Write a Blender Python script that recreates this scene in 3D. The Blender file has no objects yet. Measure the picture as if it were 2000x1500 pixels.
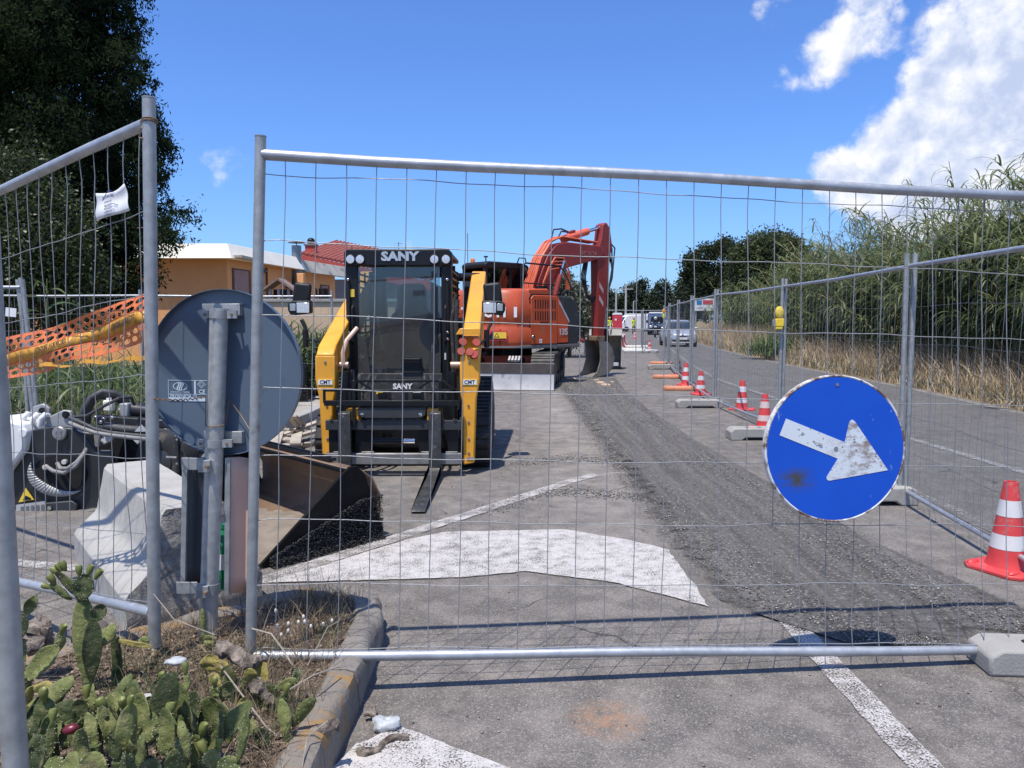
import bpy, bmesh, math, random
import numpy as np
from mathutils import Vector, Matrix, noise as mnoise

R = math.radians
random.seed(7)
rng = np.random.default_rng(11)
scene = bpy.context.scene
col = scene.collection

# ------------------------------------------------------------------ camera
cam_d = bpy.data.cameras.new("camera")
cam = bpy.data.objects.new("camera", cam_d)
col.objects.link(cam)
cam.location = (0, 0, 1.5)
PITCH = math.atan(125 / 1500)
cam.rotation_euler = (R(90) - PITCH, 0, 0)
cam_d.sensor_width = 36
cam_d.lens = 27
cam_d.clip_start = 0.05
cam_d.clip_end = 3000
scene.camera = cam

# ------------------------------------------------------------------ light
SUN_EL, SUN_AZ = 70.0, 207.0          # degrees; azimuth clockwise from +Y
sun_d = bpy.data.lights.new("sun", 'SUN')
sun_d.energy = 5.0
sun_d.angle = R(0.53)
sun_d.color = (1.0, 0.945, 0.85)
sun = bpy.data.objects.new("sun", sun_d)
col.objects.link(sun)
sun.rotation_euler = (R(90 - SUN_EL), 0, R(-(SUN_AZ - 180)))

world = bpy.data.worlds.new("World")
scene.world = world
world.use_nodes = True
wn, wl = world.node_tree.nodes, world.node_tree.links
wn.clear()
w_out = wn.new('ShaderNodeOutputWorld')
w_bg = wn.new('ShaderNodeBackground')
w_sky = wn.new('ShaderNodeTexSky')
w_sky.sky_type = 'NISHITA'
w_sky.sun_disc = False
w_sky.sun_elevation = R(SUN_EL)
w_sky.sun_rotation = R(SUN_AZ)
w_sky.altitude = 0
w_sky.air_density = 1.0
w_sky.dust_density = 0.9
w_sky.ozone_density = 2.2
w_bg.inputs['Strength'].default_value = 0.145


def wmath(op, a, b=None, c=None):
    n = wn.new('ShaderNodeMath')
    n.operation = op
    for i, x in enumerate((a, b, c)):
        if x is None:
            continue
        if isinstance(x, (int, float)):
            n.inputs[i].default_value = x
        else:
            wl.new(x, n.inputs[i])
    return n.outputs[0]


w_tc = wn.new('ShaderNodeTexCoord')

def sky_dir(u, v):
    """direction of a photo pixel"""
    x, y = (u - 1000) / 1500, (750 - v) / 1500
    c, sn = math.cos(PITCH), math.sin(PITCH)
    return Vector((x, c + y * sn, -sn + y * c)).normalized()


# cumulus bank to the right, small puffs above it: (photo u, v, radius px, weight)
CLOUDS = [(2000, 40, 150, 1), (1935, 140, 120, 1), (1960, 240, 150, 1), (1820, 275, 105, 1), (1735, 300, 85, .95), (1850, 175, 85, .9),
          (1655, 338, 75, .85), (1770, 355, 110, .9), (1900, 350, 150, .95), (2120, 100, 240, 1), (2160, 330, 260, 1), (2400, 0, 320, 1), (2700, 250, 380, 1),
          (1510, 22, 55, .62), (1605, 115, 70, .64), (1540, 148, 40, .55), (1660, 62, 72, .64), (1690, 8, 65, .6), (1720, 75, 45, .56), (1752, 30, 26, .5),
          (430, 330, 60, .40), (798, 480, 26, .5), (3600, -200, 420, .9), (-900, -300, 260, .8)]
FARC = [(96, 28, 11, .8), (-118, 24, 10, .8), (170, 22, 12, .8), (137, 34, 9, .8)]
blobs_ = [(sky_dir(u, v), math.degrees(r / 1500) * .9, w) for u, v, r, w in CLOUDS]
blobs_ += [(Vector((math.sin(R(az)) * math.cos(R(el)), math.cos(R(az)) * math.cos(R(el)), math.sin(R(el)))), rad, wt) for az, el, rad, wt in FARC]
acc = None
for dvec, rad, wt in blobs_:
    d = wn.new('ShaderNodeVectorMath')
    d.operation = 'DOT_PRODUCT'
    wl.new(w_tc.outputs['Generated'], d.inputs[0])
    d.inputs[1].default_value = dvec
    mr = wn.new('ShaderNodeMapRange')
    mr.clamp = True
    wl.new(d.outputs['Value'], mr.inputs['Value'])
    mr.inputs['From Min'].default_value = math.cos(R(rad * 1.35))
    mr.inputs['From Max'].default_value = math.cos(R(rad * .25))
    mr.inputs['To Min'].default_value = 0
    mr.inputs['To Max'].default_value = wt
    acc = mr.outputs[0] if acc is None else wmath('MAXIMUM', acc, mr.outputs[0])


def puff(offset):
    """billowy noise: soft large swells plus finer cauliflower detail"""
    mp = wn.new('ShaderNodeMapping')
    mp.inputs['Location'].default_value = offset
    wl.new(w_tc.outputs['Generated'], mp.inputs['Vector'])
    out = None
    for sc, amp, det in ((10, .6, 2), (23, .8, 8)):
        n = wn.new('ShaderNodeTexNoise')
        n.inputs['Scale'].default_value = sc
        n.inputs['Detail'].default_value = det
        n.inputs['Roughness'].default_value = 0.60
        n.inputs['Distortion'].default_value = 0.15
        wl.new(mp.outputs[0], n.inputs['Vector'])
        v = wmath('MULTIPLY', wmath('SUBTRACT', n.outputs['Fac'], .5), amp * 2)
        out = v if out is None else wmath('ADD', out, v)
    return out


p0 = puff((0, 0, 0))
p1 = puff((-.010, .006, .016))            # a step towards the light
cov = wmath('ADD', acc, wmath('MULTIPLY', p0, 0.72))
w_al = wn.new('ShaderNodeMapRange')
w_al.interpolation_type = 'SMOOTHSTEP'
wl.new(cov, w_al.inputs['Value'])
w_al.inputs['From Min'].default_value = 0.36
w_al.inputs['From Max'].default_value = 0.74
alpha = wmath('MULTIPLY', w_al.outputs[0], wmath('GREATER_THAN', acc, 0.001))
alpha = wmath('MULTIPLY', alpha, wmath('MINIMUM', wmath('MULTIPLY', acc, 1.9), .97))
shade = wn.new('ShaderNodeValToRGB')
sh_v = wmath('ADD', wmath('MULTIPLY', wmath('SUBTRACT', p0, p1), 1.15), wmath('ADD', .62, wmath('MULTIPLY', wmath('SUBTRACT', .75, cov), .42)))
wl.new(sh_v, shade.inputs['Fac'])
shade.color_ramp.elements[0].position = 0.30
shade.color_ramp.elements[0].color = (3.7, 4.25, 5.75, 1)
shade.color_ramp.elements[1].position = 0.90
shade.color_ramp.elements[1].color = (6.9, 6.9, 6.9, 1)
e_ = shade.color_ramp.elements.new(.58)
e_.color = (5.0, 5.4, 6.4, 1)
w_mix = wn.new('ShaderNodeMix')
w_mix.data_type = 'RGBA'
wl.new(alpha, w_mix.inputs[0])
w_hs = wn.new('ShaderNodeMix')
w_hs.data_type = 'RGBA'
w_hs.blend_type = 'MULTIPLY'
w_hs.inputs[0].default_value = 1
w_hs.inputs[7].default_value = (.56, .83, 1.32, 1)
wl.new(w_sky.outputs[0], w_hs.inputs[6])
wl.new(w_hs.outputs[2], w_mix.inputs[6])
wl.new(shade.outputs[0], w_mix.inputs[7])
wl.new(w_mix.outputs[2], w_bg.inputs['Color'])
wl.new(w_bg.outputs[0], w_out.inputs['Surface'])

scene.view_settings.view_transform = 'Standard'
scene.view_settings.look = 'None'
scene.view_settings.exposure = 0.1
scene.view_settings.gamma = 1.0
scene.cycles.max_bounces = 8
scene.cycles.transparent_max_bounces = 24


# ------------------------------------------------------------------ helpers
def sight(u, v, Y):
    """world point at ground distance Y along the line measured at (u, v) of the 2000x1500 photograph"""
    x, y = (u - 1000) / 1500, (750 - v) / 1500
    c, s = math.cos(PITCH), math.sin(PITCH)
    t = Y / (c + y * s)
    return Vector((x * t, Y, 1.5 + (-s + y * c) * t))


def lin(c):
    """sRGB 0-255 to linear"""
    return tuple((x / 255 / 12.92) if x / 255 <= .04045 else ((x / 255 + .055) / 1.055) ** 2.4 for x in c)


class MB:
    def __init__(s):
        s.v, s.f = [], []

    def add(s, vs, fs):
        o = len(s.v)
        s.v += [tuple(v) for v in vs]
        s.f += [tuple(i + o for i in f) for f in fs]
        return s

    def box(s, c, d, rot=None):
        hx, hy, hz = d[0] / 2, d[1] / 2, d[2] / 2
        vs = [Vector((x, y, z)) for x in (-hx, hx) for y in (-hy, hy) for z in (-hz, hz)]
        if rot is not None:
            if not isinstance(rot, Matrix):
                rot = Matrix.Rotation(rot, 3, 'Z')
            vs = [rot @ v for v in vs]
        c = Vector(c)
        return s.add([v + c for v in vs], [(0, 1, 3, 2), (4, 6, 7, 5), (0, 4, 5, 1), (2, 3, 7, 6), (0, 2, 6, 4), (1, 5, 7, 3)])

    def bar(s, p0, p1, w, h, up=(0, 0, 1)):
        p0, p1 = Vector(p0), Vector(p1)
        d = (p1 - p0).normalized()
        up = Vector(up)
        if abs(d.dot(up)) > .98:
            up = Vector((0, 1, 0))
        sx = d.cross(up).normalized() * w / 2
        sz = sx.cross(d).normalized() * h / 2
        vs = [p + a * sx + b * sz for p in (p0, p1) for a, b in ((-1, -1), (1, -1), (1, 1), (-1, 1))]
        return s.add(vs, [(0, 1, 2, 3), (7, 6, 5, 4), (0, 4, 5, 1), (1, 5, 6, 2), (2, 6, 7, 3), (3, 7, 4, 0)])

    def tube(s, pts, r, n=8, caps=True):
        pts = [Vector(p) for p in pts]
        rs = r if isinstance(r, (list, tuple)) else [r] * len(pts)
        t0 = (pts[1] - pts[0]).normalized()
        ref = Vector((0, 0, 1)) if abs(t0.z) < .9 else Vector((1, 0, 0))
        nrm = t0.cross(ref).normalized()
        o = len(s.v)
        for i, p in enumerate(pts):
            a = pts[max(i - 1, 0)]
            b = pts[min(i + 1, len(pts) - 1)]
            t = (b - a).normalized()
            nrm = (nrm - t * nrm.dot(t)).normalized()
            bn = t.cross(nrm)
            for k in range(n):
                an = 2 * math.pi * k / n
                s.v.append(tuple(p + (nrm * math.cos(an) + bn * math.sin(an)) * rs[i]))
        for i in range(len(pts) - 1):
            for k in range(n):
                k2 = (k + 1) % n
                s.f.append((o + i * n + k, o + i * n + k2, o + (i + 1) * n + k2, o + (i + 1) * n + k))
        if caps:
            s.f.append(tuple(o + k for k in range(n))[::-1])
            s.f.append(tuple(o + (len(pts) - 1) * n + k for k in range(n)))
        return s

    def cyl(s, p0, p1, r, n=16):
        return s.tube([p0, p1], r, n)

    def prism(s, poly, axis, a, b):
        def mk(p, t):
            return {'x': (t, p[0], p[1]), 'y': (p[0], t, p[1]), 'z': (p[0], p[1], t)}[axis]
        n = len(poly)
        vs = [mk(p, a) for p in poly] + [mk(p, b) for p in poly]
        fs = [tuple(range(n))[::-1], tuple(range(n, 2 * n))] + [(i, (i + 1) % n, (i + 1) % n + n, i + n) for i in range(n)]
        return s.add(vs, fs)

    def lathe(s, prof, c=(0, 0, 0), axis=(0, 0, 1), n=16, caps=True):
        ax = Vector(axis).normalized()
        q = Vector((0, 0, 1)).rotation_difference(ax)
        c = Vector(c)
        o = len(s.v)
        for r, h in prof:
            for k in range(n):
                an = 2 * math.pi * k / n
                s.v.append(tuple(c + q @ Vector((r * math.cos(an), r * math.sin(an), h))))
        for i in range(len(prof) - 1):
            for k in range(n):
                k2 = (k + 1) % n
                s.f.append((o + i * n + k, o + i * n + k2, o + (i + 1) * n + k2, o + (i + 1) * n + k))
        if caps:
            s.f.append(tuple(o + k for k in range(n))[::-1])
            s.f.append(tuple(o + (len(prof) - 1) * n + k for k in range(n)))
        return s

    def loft(s, rings, caps=True):
        n = len(rings[0])
        o = len(s.v)
        for r in rings:
            s.v += [tuple(p) for p in r]
        for i in range(len(rings) - 1):
            for k in range(n):
                k2 = (k + 1) % n
                s.f.append((o + i * n + k, o + i * n + k2, o + (i + 1) * n + k2, o + (i + 1) * n + k))
        if caps:
            s.f.append(tuple(o + k for k in range(n))[::-1])
            s.f.append(tuple(o + (len(rings) - 1) * n + k for k in range(n)))
        return s

    def sphere(s, c, r, n=12, m=8):
        rx, ry, rz = (r, r, r) if isinstance(r, (int, float)) else r
        rings = []
        for i in range(m + 1):
            th = math.pi * i / m
            rings.append([(c[0] + rx * math.sin(th) * math.cos(2 * math.pi * k / n) + 1e-5 * math.cos(2 * math.pi * k / n),
                           c[1] + ry * math.sin(th) * math.sin(2 * math.pi * k / n) + 1e-5 * math.sin(2 * math.pi * k / n),
                           c[2] + rz * math.cos(th)) for k in range(n)])
        return s.loft(rings)

    def build(s, name, mat, parent=None, bevel=0, smooth=40, recalc=True, segs=2):
        me = bpy.data.meshes.new(name)
        me.from_pydata(s.v, [], s.f)
        if recalc:
            bm = bmesh.new()
            bm.from_mesh(me)
            bmesh.ops.recalc_face_normals(bm, faces=bm.faces)
            bm.to_mesh(me)
            bm.free()
        if smooth:
            me.shade_smooth()
            me.set_sharp_from_angle(angle=R(smooth))
        me.materials.append(mat)
        o = bpy.data.objects.new(name, me)
        col.objects.link(o)
        if parent is not None:
            o.parent = parent
        if bevel:
            b = o.modifiers.new('bevel', 'BEVEL')
            b.width = bevel
            b.segments = segs
            b.limit_method = 'ANGLE'
            b.angle_limit = R(38)
        return o


def tag(o, label=None, cat=None, group=None, kind=None):
    if label:
        o['label'] = label
    if cat:
        o['category'] = cat
    if group:
        o['group'] = group
    if kind:
        o['kind'] = kind
    return o


def thing(name, label, cat, loc=(0, 0, 0), rz=0, group=None):
    o = bpy.data.objects.new(name, None)
    col.objects.link(o)
    o.empty_display_size = 0.1
    o.location = loc
    o.rotation_euler = (0, 0, rz)
    return tag(o, label, cat, group)


def copy_tree(o, parent=None):
    c = o.copy()
    col.objects.link(c)
    c.parent = parent
    for ch in [x for x in col.objects if x.parent == o]:
        copy_tree(ch, c)
    return c


def raw(name, vs, fs, mat, parent=None, smooth=False):
    """fast mesh from numpy arrays; fs is an (n,3) or (n,4) int array"""
    me = bpy.data.meshes.new(name)
    vs = np.asarray(vs, dtype=np.float32)
    fs = np.asarray(fs, dtype=np.int32)
    k = fs.shape[1]
    me.vertices.add(len(vs))
    me.vertices.foreach_set('co', vs.ravel())
    me.loops.add(fs.size)
    me.loops.foreach_set('vertex_index', fs.ravel())
    me.polygons.add(len(fs))
    me.polygons.foreach_set('loop_start', np.arange(0, fs.size, k, dtype=np.int32))
    me.update(calc_edges=True)
    me.validate()
    if smooth:
        me.shade_smooth()
    me.materials.append(mat)
    o = bpy.data.objects.new(name, me)
    col.objects.link(o)
    if parent is not None:
        o.parent = parent
    return o


def lettering(txt, size, origin, xd, yd, mat, parent=None, bold=0.0, name='lettering', align='CENTER', shear=0, arc=None, width=None):
    cu = bpy.data.curves.new('txt', 'FONT')
    cu.body = txt
    cu.size = size
    cu.align_x = align
    cu.align_y = 'CENTER'
    cu.offset = bold
    cu.shear = shear
    cu.resolution_u = 2
    cu.extrude = size * .01
    ob = bpy.data.objects.new('txt', cu)
    col.objects.link(ob)
    bpy.context.view_layer.update()
    me = bpy.data.meshes.new_from_object(ob)
    bpy.data.objects.remove(ob)
    bpy.data.curves.remove(cu)
    O, X, Y = Vector(origin), Vector(xd).normalized(), Vector(yd).normalized()
    Z = X.cross(Y)
    sx = 1.0
    if width:
        xs = [v.co.x for v in me.vertices]
        sx = width / (max(xs) - min(xs))
    for v in me.vertices:
        x, y, z = v.co
        x *= sx
        if arc:
            y = y - x * x * arc
        v.co = O + X * x + Y * y + Z * z
    me.materials.append(mat)
    me.name = name
    o = bpy.data.objects.new(name, me)
    col.objects.link(o)
    if parent is not None:
        o.parent = parent
    return o


def empty_fix(o, scale=1):
    return o


# ------------------------------------------------------------------ materials
class NT:
    """tiny node-tree writer"""
    def __init__(s, name):
        s.m = bpy.data.materials.new(name)
        s.m.use_nodes = True
        s.n, s.l = s.m.node_tree.nodes, s.m.node_tree.links
        s.b = s.n['Principled BSDF']
        s.tc = s.n.new('ShaderNodeTexCoord')

    def set(s, inp, val):
        if hasattr(val, 'is_linked') or hasattr(val, 'links'):
            s.l.new(val, inp)
        elif isinstance(val, (tuple, list)) and len(val) == 3 and inp.type == 'RGBA':
            inp.default_value = (*val, 1)
        else:
            inp.default_value = val

    def noise(s, scale, detail=4, rough=.55, vec=None, dist=0, stretch=None):
        n = s.n.new('ShaderNodeTexNoise')
        n.inputs['Scale'].default_value = scale
        n.inputs['Detail'].default_value = detail
        n.inputs['Roughness'].default_value = rough
        n.inputs['Distortion'].default_value = dist
        v = vec or s.tc.outputs['Object']
        if stretch:
            mp = s.n.new('ShaderNodeMapping')
            mp.inputs['Scale'].default_value = stretch
            s.l.new(v, mp.inputs['Vector'])
            v = mp.outputs[0]
        s.l.new(v, n.inputs['Vector'])
        return n.outputs['Fac']

    def voro(s, scale, out='Distance', feature='F1'):
        n = s.n.new('ShaderNodeTexVoronoi')
        n.feature = feature
        n.inputs['Scale'].default_value = scale
        s.l.new(s.tc.outputs['Object'], n.inputs['Vector'])
        return n.outputs[out]

    def math(s, op, a, b=None, c=None):
        n = s.n.new('ShaderNodeMath')
        n.operation = op
        for i, x in enumerate((a, b, c)):
            if x is not None:
                s.set(n.inputs[i], x)
        return n.outputs[0]

    def ramp(s, fac, lo, hi, a=0.0, b=1.0):
        n = s.n.new('ShaderNodeMapRange')
        s.set(n.inputs['Value'], fac)
        n.inputs['From Min'].default_value = lo
        n.inputs['From Max'].default_value = hi
        n.inputs['To Min'].default_value = a
        n.inputs['To Max'].default_value = b
        return n.outputs[0]

    def mix(s, fac, a, b):
        n = s.n.new('ShaderNodeMix')
        n.data_type = 'RGBA'
        s.set(n.inputs[0], fac)
        s.set(n.inputs[6], a)
        s.set(n.inputs[7], b)
        return n.outputs[2]

    def cramp(s, fac, stops):
        n = s.n.new('ShaderNodeValToRGB')
        s.set(n.inputs[0], fac)
        e = n.color_ramp.elements
        while len(e) < len(stops):
            e.new(.5)
        for i, (p, c) in enumerate(stops):
            e[i].position = p
            e[i].color = (*c, 1)
        return n.outputs[0]

    def bump(s, h, strength=.3, dist=.01):
        n = s.n.new('ShaderNodeBump')
        n.inputs['Strength'].default_value = strength
        n.inputs['Distance'].default_value = dist
        s.l.new(h, n.inputs['Height'])
        s.l.new(n.outputs[0], s.b.inputs['Normal'])

    def done(s, color=None, rough=None, metal=None, spec=None):
        if color is not None:
            s.set(s.b.inputs['Base Color'], color)
        if rough is not None:
            s.set(s.b.inputs['Roughness'], rough)
        if metal is not None:
            s.set(s.b.inputs['Metallic'], metal)
        if spec is not None:
            s.set(s.b.inputs['Specular IOR Level'], spec)
        return s.m

    def sep(s, out='Object'):
        n = s.n.new('ShaderNodeSeparateXYZ')
        s.l.new(s.tc.outputs[out], n.inputs[0])
        return n.outputs


def M(name, c, rough=.5, metal=0, var=.14, scale=7, bump=0, bscale=80, dirt=None, damt=.35, dscale=4, spec=.5):
    t = NT(name)
    n1 = t.noise(scale, 5)
    out = t.mix(t.ramp(n1, .3, .7), tuple(x * (1 - var) for x in c), tuple(min(1, x * (1 + var)) for x in c))
    if dirt is not None:
        n2 = t.noise(dscale, 9, .68)
        out = t.mix(t.ramp(n2, .72 - damt * .5, .86 - damt * .5), out, dirt)
    r = t.ramp(t.noise(scale * 2.3, 5), .3, .7, max(rough - .1, .02), min(rough + .1, 1))
    if bump:
        t.bump(t.noise(bscale, 6, .6), bump, .01)
    return t.done(out, r, metal, spec)


def leafmat(name, stops, trans=.3, rough=.55, spec=.3, clump=0, cscale=1.2):
    """leaf colour varies from leaf to leaf and from clump to clump; some light comes through"""
    t = NT(name)
    g = t.n.new('ShaderNodeNewGeometry')
    f = g.outputs['Random Per Island']
    if clump:
        f = t.math('ADD', t.math('MULTIPLY', f, 1 - clump), t.math('MULTIPLY', t.ramp(t.noise(cscale, 4), .3, .7), clump))
    c = t.cramp(f, stops)
    t.done(c, rough, 0, spec)
    tr = t.n.new('ShaderNodeBsdfTranslucent')
    t.l.new(c, tr.inputs['Color'])
    mx = t.n.new('ShaderNodeMixShader')
    mx.inputs[0].default_value = trans
    t.l.new(t.b.outputs[0], mx.inputs[1])
    t.l.new(tr.outputs[0], mx.inputs[2])
    t.l.new(mx.outputs[0], t.n['Material Output'].inputs['Surface'])
    return t.m


def glassmat(name, tint, gloss=.12, rough=.02, dust=0):
    t = NT(name)
    tr = t.n.new('ShaderNodeBsdfTransparent')
    tr.inputs['Color'].default_value = (*tint, 1)
    gl = t.n.new('ShaderNodeBsdfGlossy')
    gl.inputs['Roughness'].default_value = rough
    fr = t.n.new('ShaderNodeFresnel')
    fr.inputs['IOR'].default_value = 1.5
    mx = t.n.new('ShaderNodeMixShader')
    t.l.new(t.math('ADD', fr.outputs[0], gloss), mx.inputs[0])
    t.l.new(tr.outputs[0], mx.inputs[1])
    t.l.new(gl.outputs[0], mx.inputs[2])
    out = mx.outputs[0]
    if dust:                                   # dusty film; its grey also stands in for cabin and reflected light
        df = t.n.new('ShaderNodeBsdfDiffuse')
        df.inputs['Color'].default_value = (.40, .44, .46, 1)
        m2 = t.n.new('ShaderNodeMixShader')
        t.l.new(t.ramp(t.noise(3, 7, .7), .3, .75, dust * .5, dust * 1.6), m2.inputs[0])
        t.l.new(out, m2.inputs[1])
        t.l.new(df.outputs[0], m2.inputs[2])
        out = m2.outputs[0]
    t.l.new(out, t.n['Material Output'].inputs['Surface'])
    return t.m


galv = M('galvanised_steel', (.42, .435, .45), .5, .6, .16, 14, .05, 120, dirt=(.2, .19, .18), damt=.16, dscale=9)
galv_dull = M('dull_galvanised_steel', (.36, .37, .36), .55, .5, .2, 20, .05, 90, dirt=(.17, .15, .13), damt=.22, dscale=8)
wire_m = M('wire_steel', (.28, .285, .29), .6, .3, .15, 30)
wire_far = M('weathered_wire', (.25, .255, .26), .5, .5, .15, 12)
black = M('black_paint', (.008, .0085, .010), .40, 0, .3, 5, .03, 60, dirt=(.06, .055, .05), damt=.18, dscale=5, spec=.35)
blackp = M('black_plastic', (.011, .0115, .012), .5, 0, .2, 12, .05, 90, spec=.35)
rubber = M('rubber', (.022, .022, .022), .75, 0, .3, 9, .2, 60, dirt=(.13, .11, .09), damt=.34, dscale=5)
yellow = M('machine_yellow', (.78, .355, .030), .42, 0, .10, 4, .03, 90, dirt=(.44, .26, .11), damt=.26, dscale=6)
orange = M('machine_orange', (.52, .084, .026), .42, 0, .12, 3, .03, 60, dirt=(.38, .14, .075), damt=.32, dscale=2.2)
darkred = M('shaded_boom_red', (.27, .034, .026), .45, 0, .12, 3, 0, 60, dirt=(.2, .05, .04), damt=.22, dscale=3)  # darker machine orange; the boom's shade side is put into the colour
dgrey = M('dark_grey_paint', (.036, .038, .04), .45, 0, .15, 4, 0, 60, dirt=(.14, .13, .11), damt=.2)
steel = M('worn_steel', (.30, .29, .28), .45, .6, .25, 6, .1, 60, dirt=(.15, .10, .07), damt=.3)
rust = M('rusty_steel', (.23, .15, .09), .7, .1, .3, 5, .2, 40, dirt=(.07, .055, .045), damt=.4)
chrome = M('hydraulic_chrome', (.7, .7, .7), .15, 1, .05)
white = M('white_paint', (.78, .77, .74), .5, 0, .06, 4, 0, 60, dirt=(.4, .36, .3), damt=.18)
redp = M('red_plastic', (.62, .035, .03), .45, 0, .12, 6)
glassd = glassmat('tinted_glass', (.66, .76, .82), .03, .02, .06)
glassc = glassmat('dark_glass', (.10, .13, .14), .10)
lampg = M('lamp_lens', (.62, .64, .66), .15, .3, .2, 60)
# ------------------------------------------------------------------ ground, road, markings
def groundmat():
    t = NT('dry_earth')
    a = t.noise(.35, 8, .6)
    b = t.noise(9, 8, .65)
    c = t.mix(t.ramp(a, .35, .65), (.20, .15, .085), (.13, .12, .05))
    c = t.mix(t.ramp(b, .35, .7), c, (.27, .20, .12))
    t.bump(b, .5, .05)
    return t.done(c, .95, 0, .1)


def asphalt(name, base, light, dust=.25):
    t = NT(name)
    big = t.noise(.55, 6, .6)
    mid = t.noise(5, 7, .62)
    fine = t.noise(170, 3, .6)
    vr = t.voro(190, 'Color')
    sp = t.n.new('ShaderNodeSeparateColor')
    t.l.new(vr, sp.inputs[0])
    c = t.mix(t.ramp(big, .3, .7), base, light)
    c = t.mix(t.ramp(mid, .42, .72, 0, dust), c, (.36, .315, .275))
    c = t.mix(t.ramp(fine, .32, .68, .35, 0), c, tuple(x * .45 for x in base))
    c = t.mix(t.math('MULTIPLY', t.math('GREATER_THAN', sp.outputs[0], .84), .32), c, (.46, .42, .38))
    c = t.mix(t.math('MULTIPLY', t.math('GREATER_THAN', sp.outputs[1], .90), .4), c, tuple(x * .3 for x in base))
    # long dark drag lines left by wheels
    st = t.noise(1.1, 5, .6, stretch=(3.2, .16, 1))
    c = t.mix(t.ramp(st, .56, .7, 0, .3), c, tuple(x * .6 for x in base))
    # hairline cracks and rusty dust spot
    o = t.sep()
    dx = t.math('SUBTRACT', o[0], .36)
    dy = t.math('SUBTRACT', o[1], 2.78)
    d2 = t.math('ADD', t.math('POWER', dx, 2), t.math('POWER', dy, 2))
    spot = t.math('MULTIPLY', t.ramp(d2, 0, .03, 1, 0), t.ramp(t.noise(16, 5), .35, .6))
    n = t.math('MAXIMUM', spot, 0)
    c = t.mix(t.math('MULTIPLY', n, .6), c, (.36, .20, .11))
    # pale sandy dust beside the scraped strip
    sx_ = t.ramp(t.math('ABSOLUTE', t.math('SUBTRACT', o[0], .70)), 0, .55, 1, 0)
    sy_ = t.math('MULTIPLY', t.ramp(o[1], 4.5, 6.5), t.ramp(o[1], 13, 18, 1, 0))
    sand = t.math('MULTIPLY', t.math('MAXIMUM', t.math('MULTIPLY', sx_, sy_), 0), t.ramp(t.noise(2.2, 7, .65), .35, .62))
    c = t.mix(t.math('MULTIPLY', sand, .6), c, (.36, .32, .27))
    # oil and water stains
    c = t.mix(t.ramp(t.noise(1.7, 5, .6, dist=.6), .60, .70, 0, .32), c, tuple(x * .45 for x in base))
    # cracks
    cr = t.n.new('ShaderNodeTexVoronoi')
    cr.feature = 'DISTANCE_TO_EDGE'
    cr.inputs['Scale'].default_value = .75
    wv = t.n.new('ShaderNodeVectorMath')
    wv.operation = 'ADD'
    wn_ = t.n.new('ShaderNodeTexNoise')
    wn_.inputs['Scale'].default_value = 2.4
    wn_.inputs['Detail'].default_value = 8
    t.l.new(t.tc.outputs['Object'], wn_.inputs['Vector'])
    ws_ = t.n.new('ShaderNodeVectorMath')
    ws_.operation = 'SCALE'
    ws_.inputs['Scale'].default_value = .5
    t.l.new(wn_.outputs['Color'], ws_.inputs[0])
    t.l.new(t.tc.outputs['Object'], wv.inputs[0])
    t.l.new(ws_.outputs[0], wv.inputs[1])
    t.l.new(wv.outputs[0], cr.inputs['Vector'])
    ck = t.math('MULTIPLY', t.ramp(cr.outputs['Distance'], .003, .0075, 1, 0), t.ramp(t.noise(.8, 3), .50, .56))
    c = t.mix(t.math('MULTIPLY', t.math('MAXIMUM', ck, 0), .75), c, (.035, .033, .03))
    t.bump(t.math('ADD', fine, t.math('MULTIPLY', t.noise(420, 2), .6)), .55, .004)
    return t.done(c, .88, 0, .25)


def paintmat(name, wear, cc=(.52, .49, .46)):
    """old road paint: stone tips worn bare, mask is transparent where paint is gone"""
    t = NT(name)
    m = t.math('ADD', t.math('MULTIPLY', t.noise(120, 4, .65), .9), t.math('MULTIPLY', t.noise(9, 8, .7), .55))
    m = t.math('ADD', m, t.math('MULTIPLY', t.noise(1.2, 4), .15))
    keep = t.ramp(m, wear, wear + .13)
    c = t.mix(t.ramp(t.noise(26, 6), .35, .7), cc, tuple(x * .82 for x in cc))
    t.done(c, .8, 0, .2)
    tr = t.n.new('ShaderNodeBsdfTransparent')
    mx = t.n.new('ShaderNodeMixShader')
    t.l.new(keep, mx.inputs[0])
    t.l.new(tr.outputs[0], mx.inputs[1])
    t.l.new(t.b.outputs[0], mx.inputs[2])
    t.l.new(mx.outputs[0], t.n['Material Output'].inputs['Surface'])
    return t.m


def sheet(name, poly, z, mat, parent=None):
    mb = MB()
    mb.add([(x, y, z) for x, y in poly], [tuple(range(len(poly)))])
    o = mb.build(name, mat, parent, smooth=0, recalc=False)
    me = o.data
    if me.polygons[0].normal.z < 0:
        me.flip_normals()
    return o


ground = sheet('ground', [(-900, -300), (900, -300), (900, 1500), (-900, 1500)], -.03, groundmat())
tag(ground, 'dry brown earth and stubble around the road works', 'ground', kind='structure')

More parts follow.
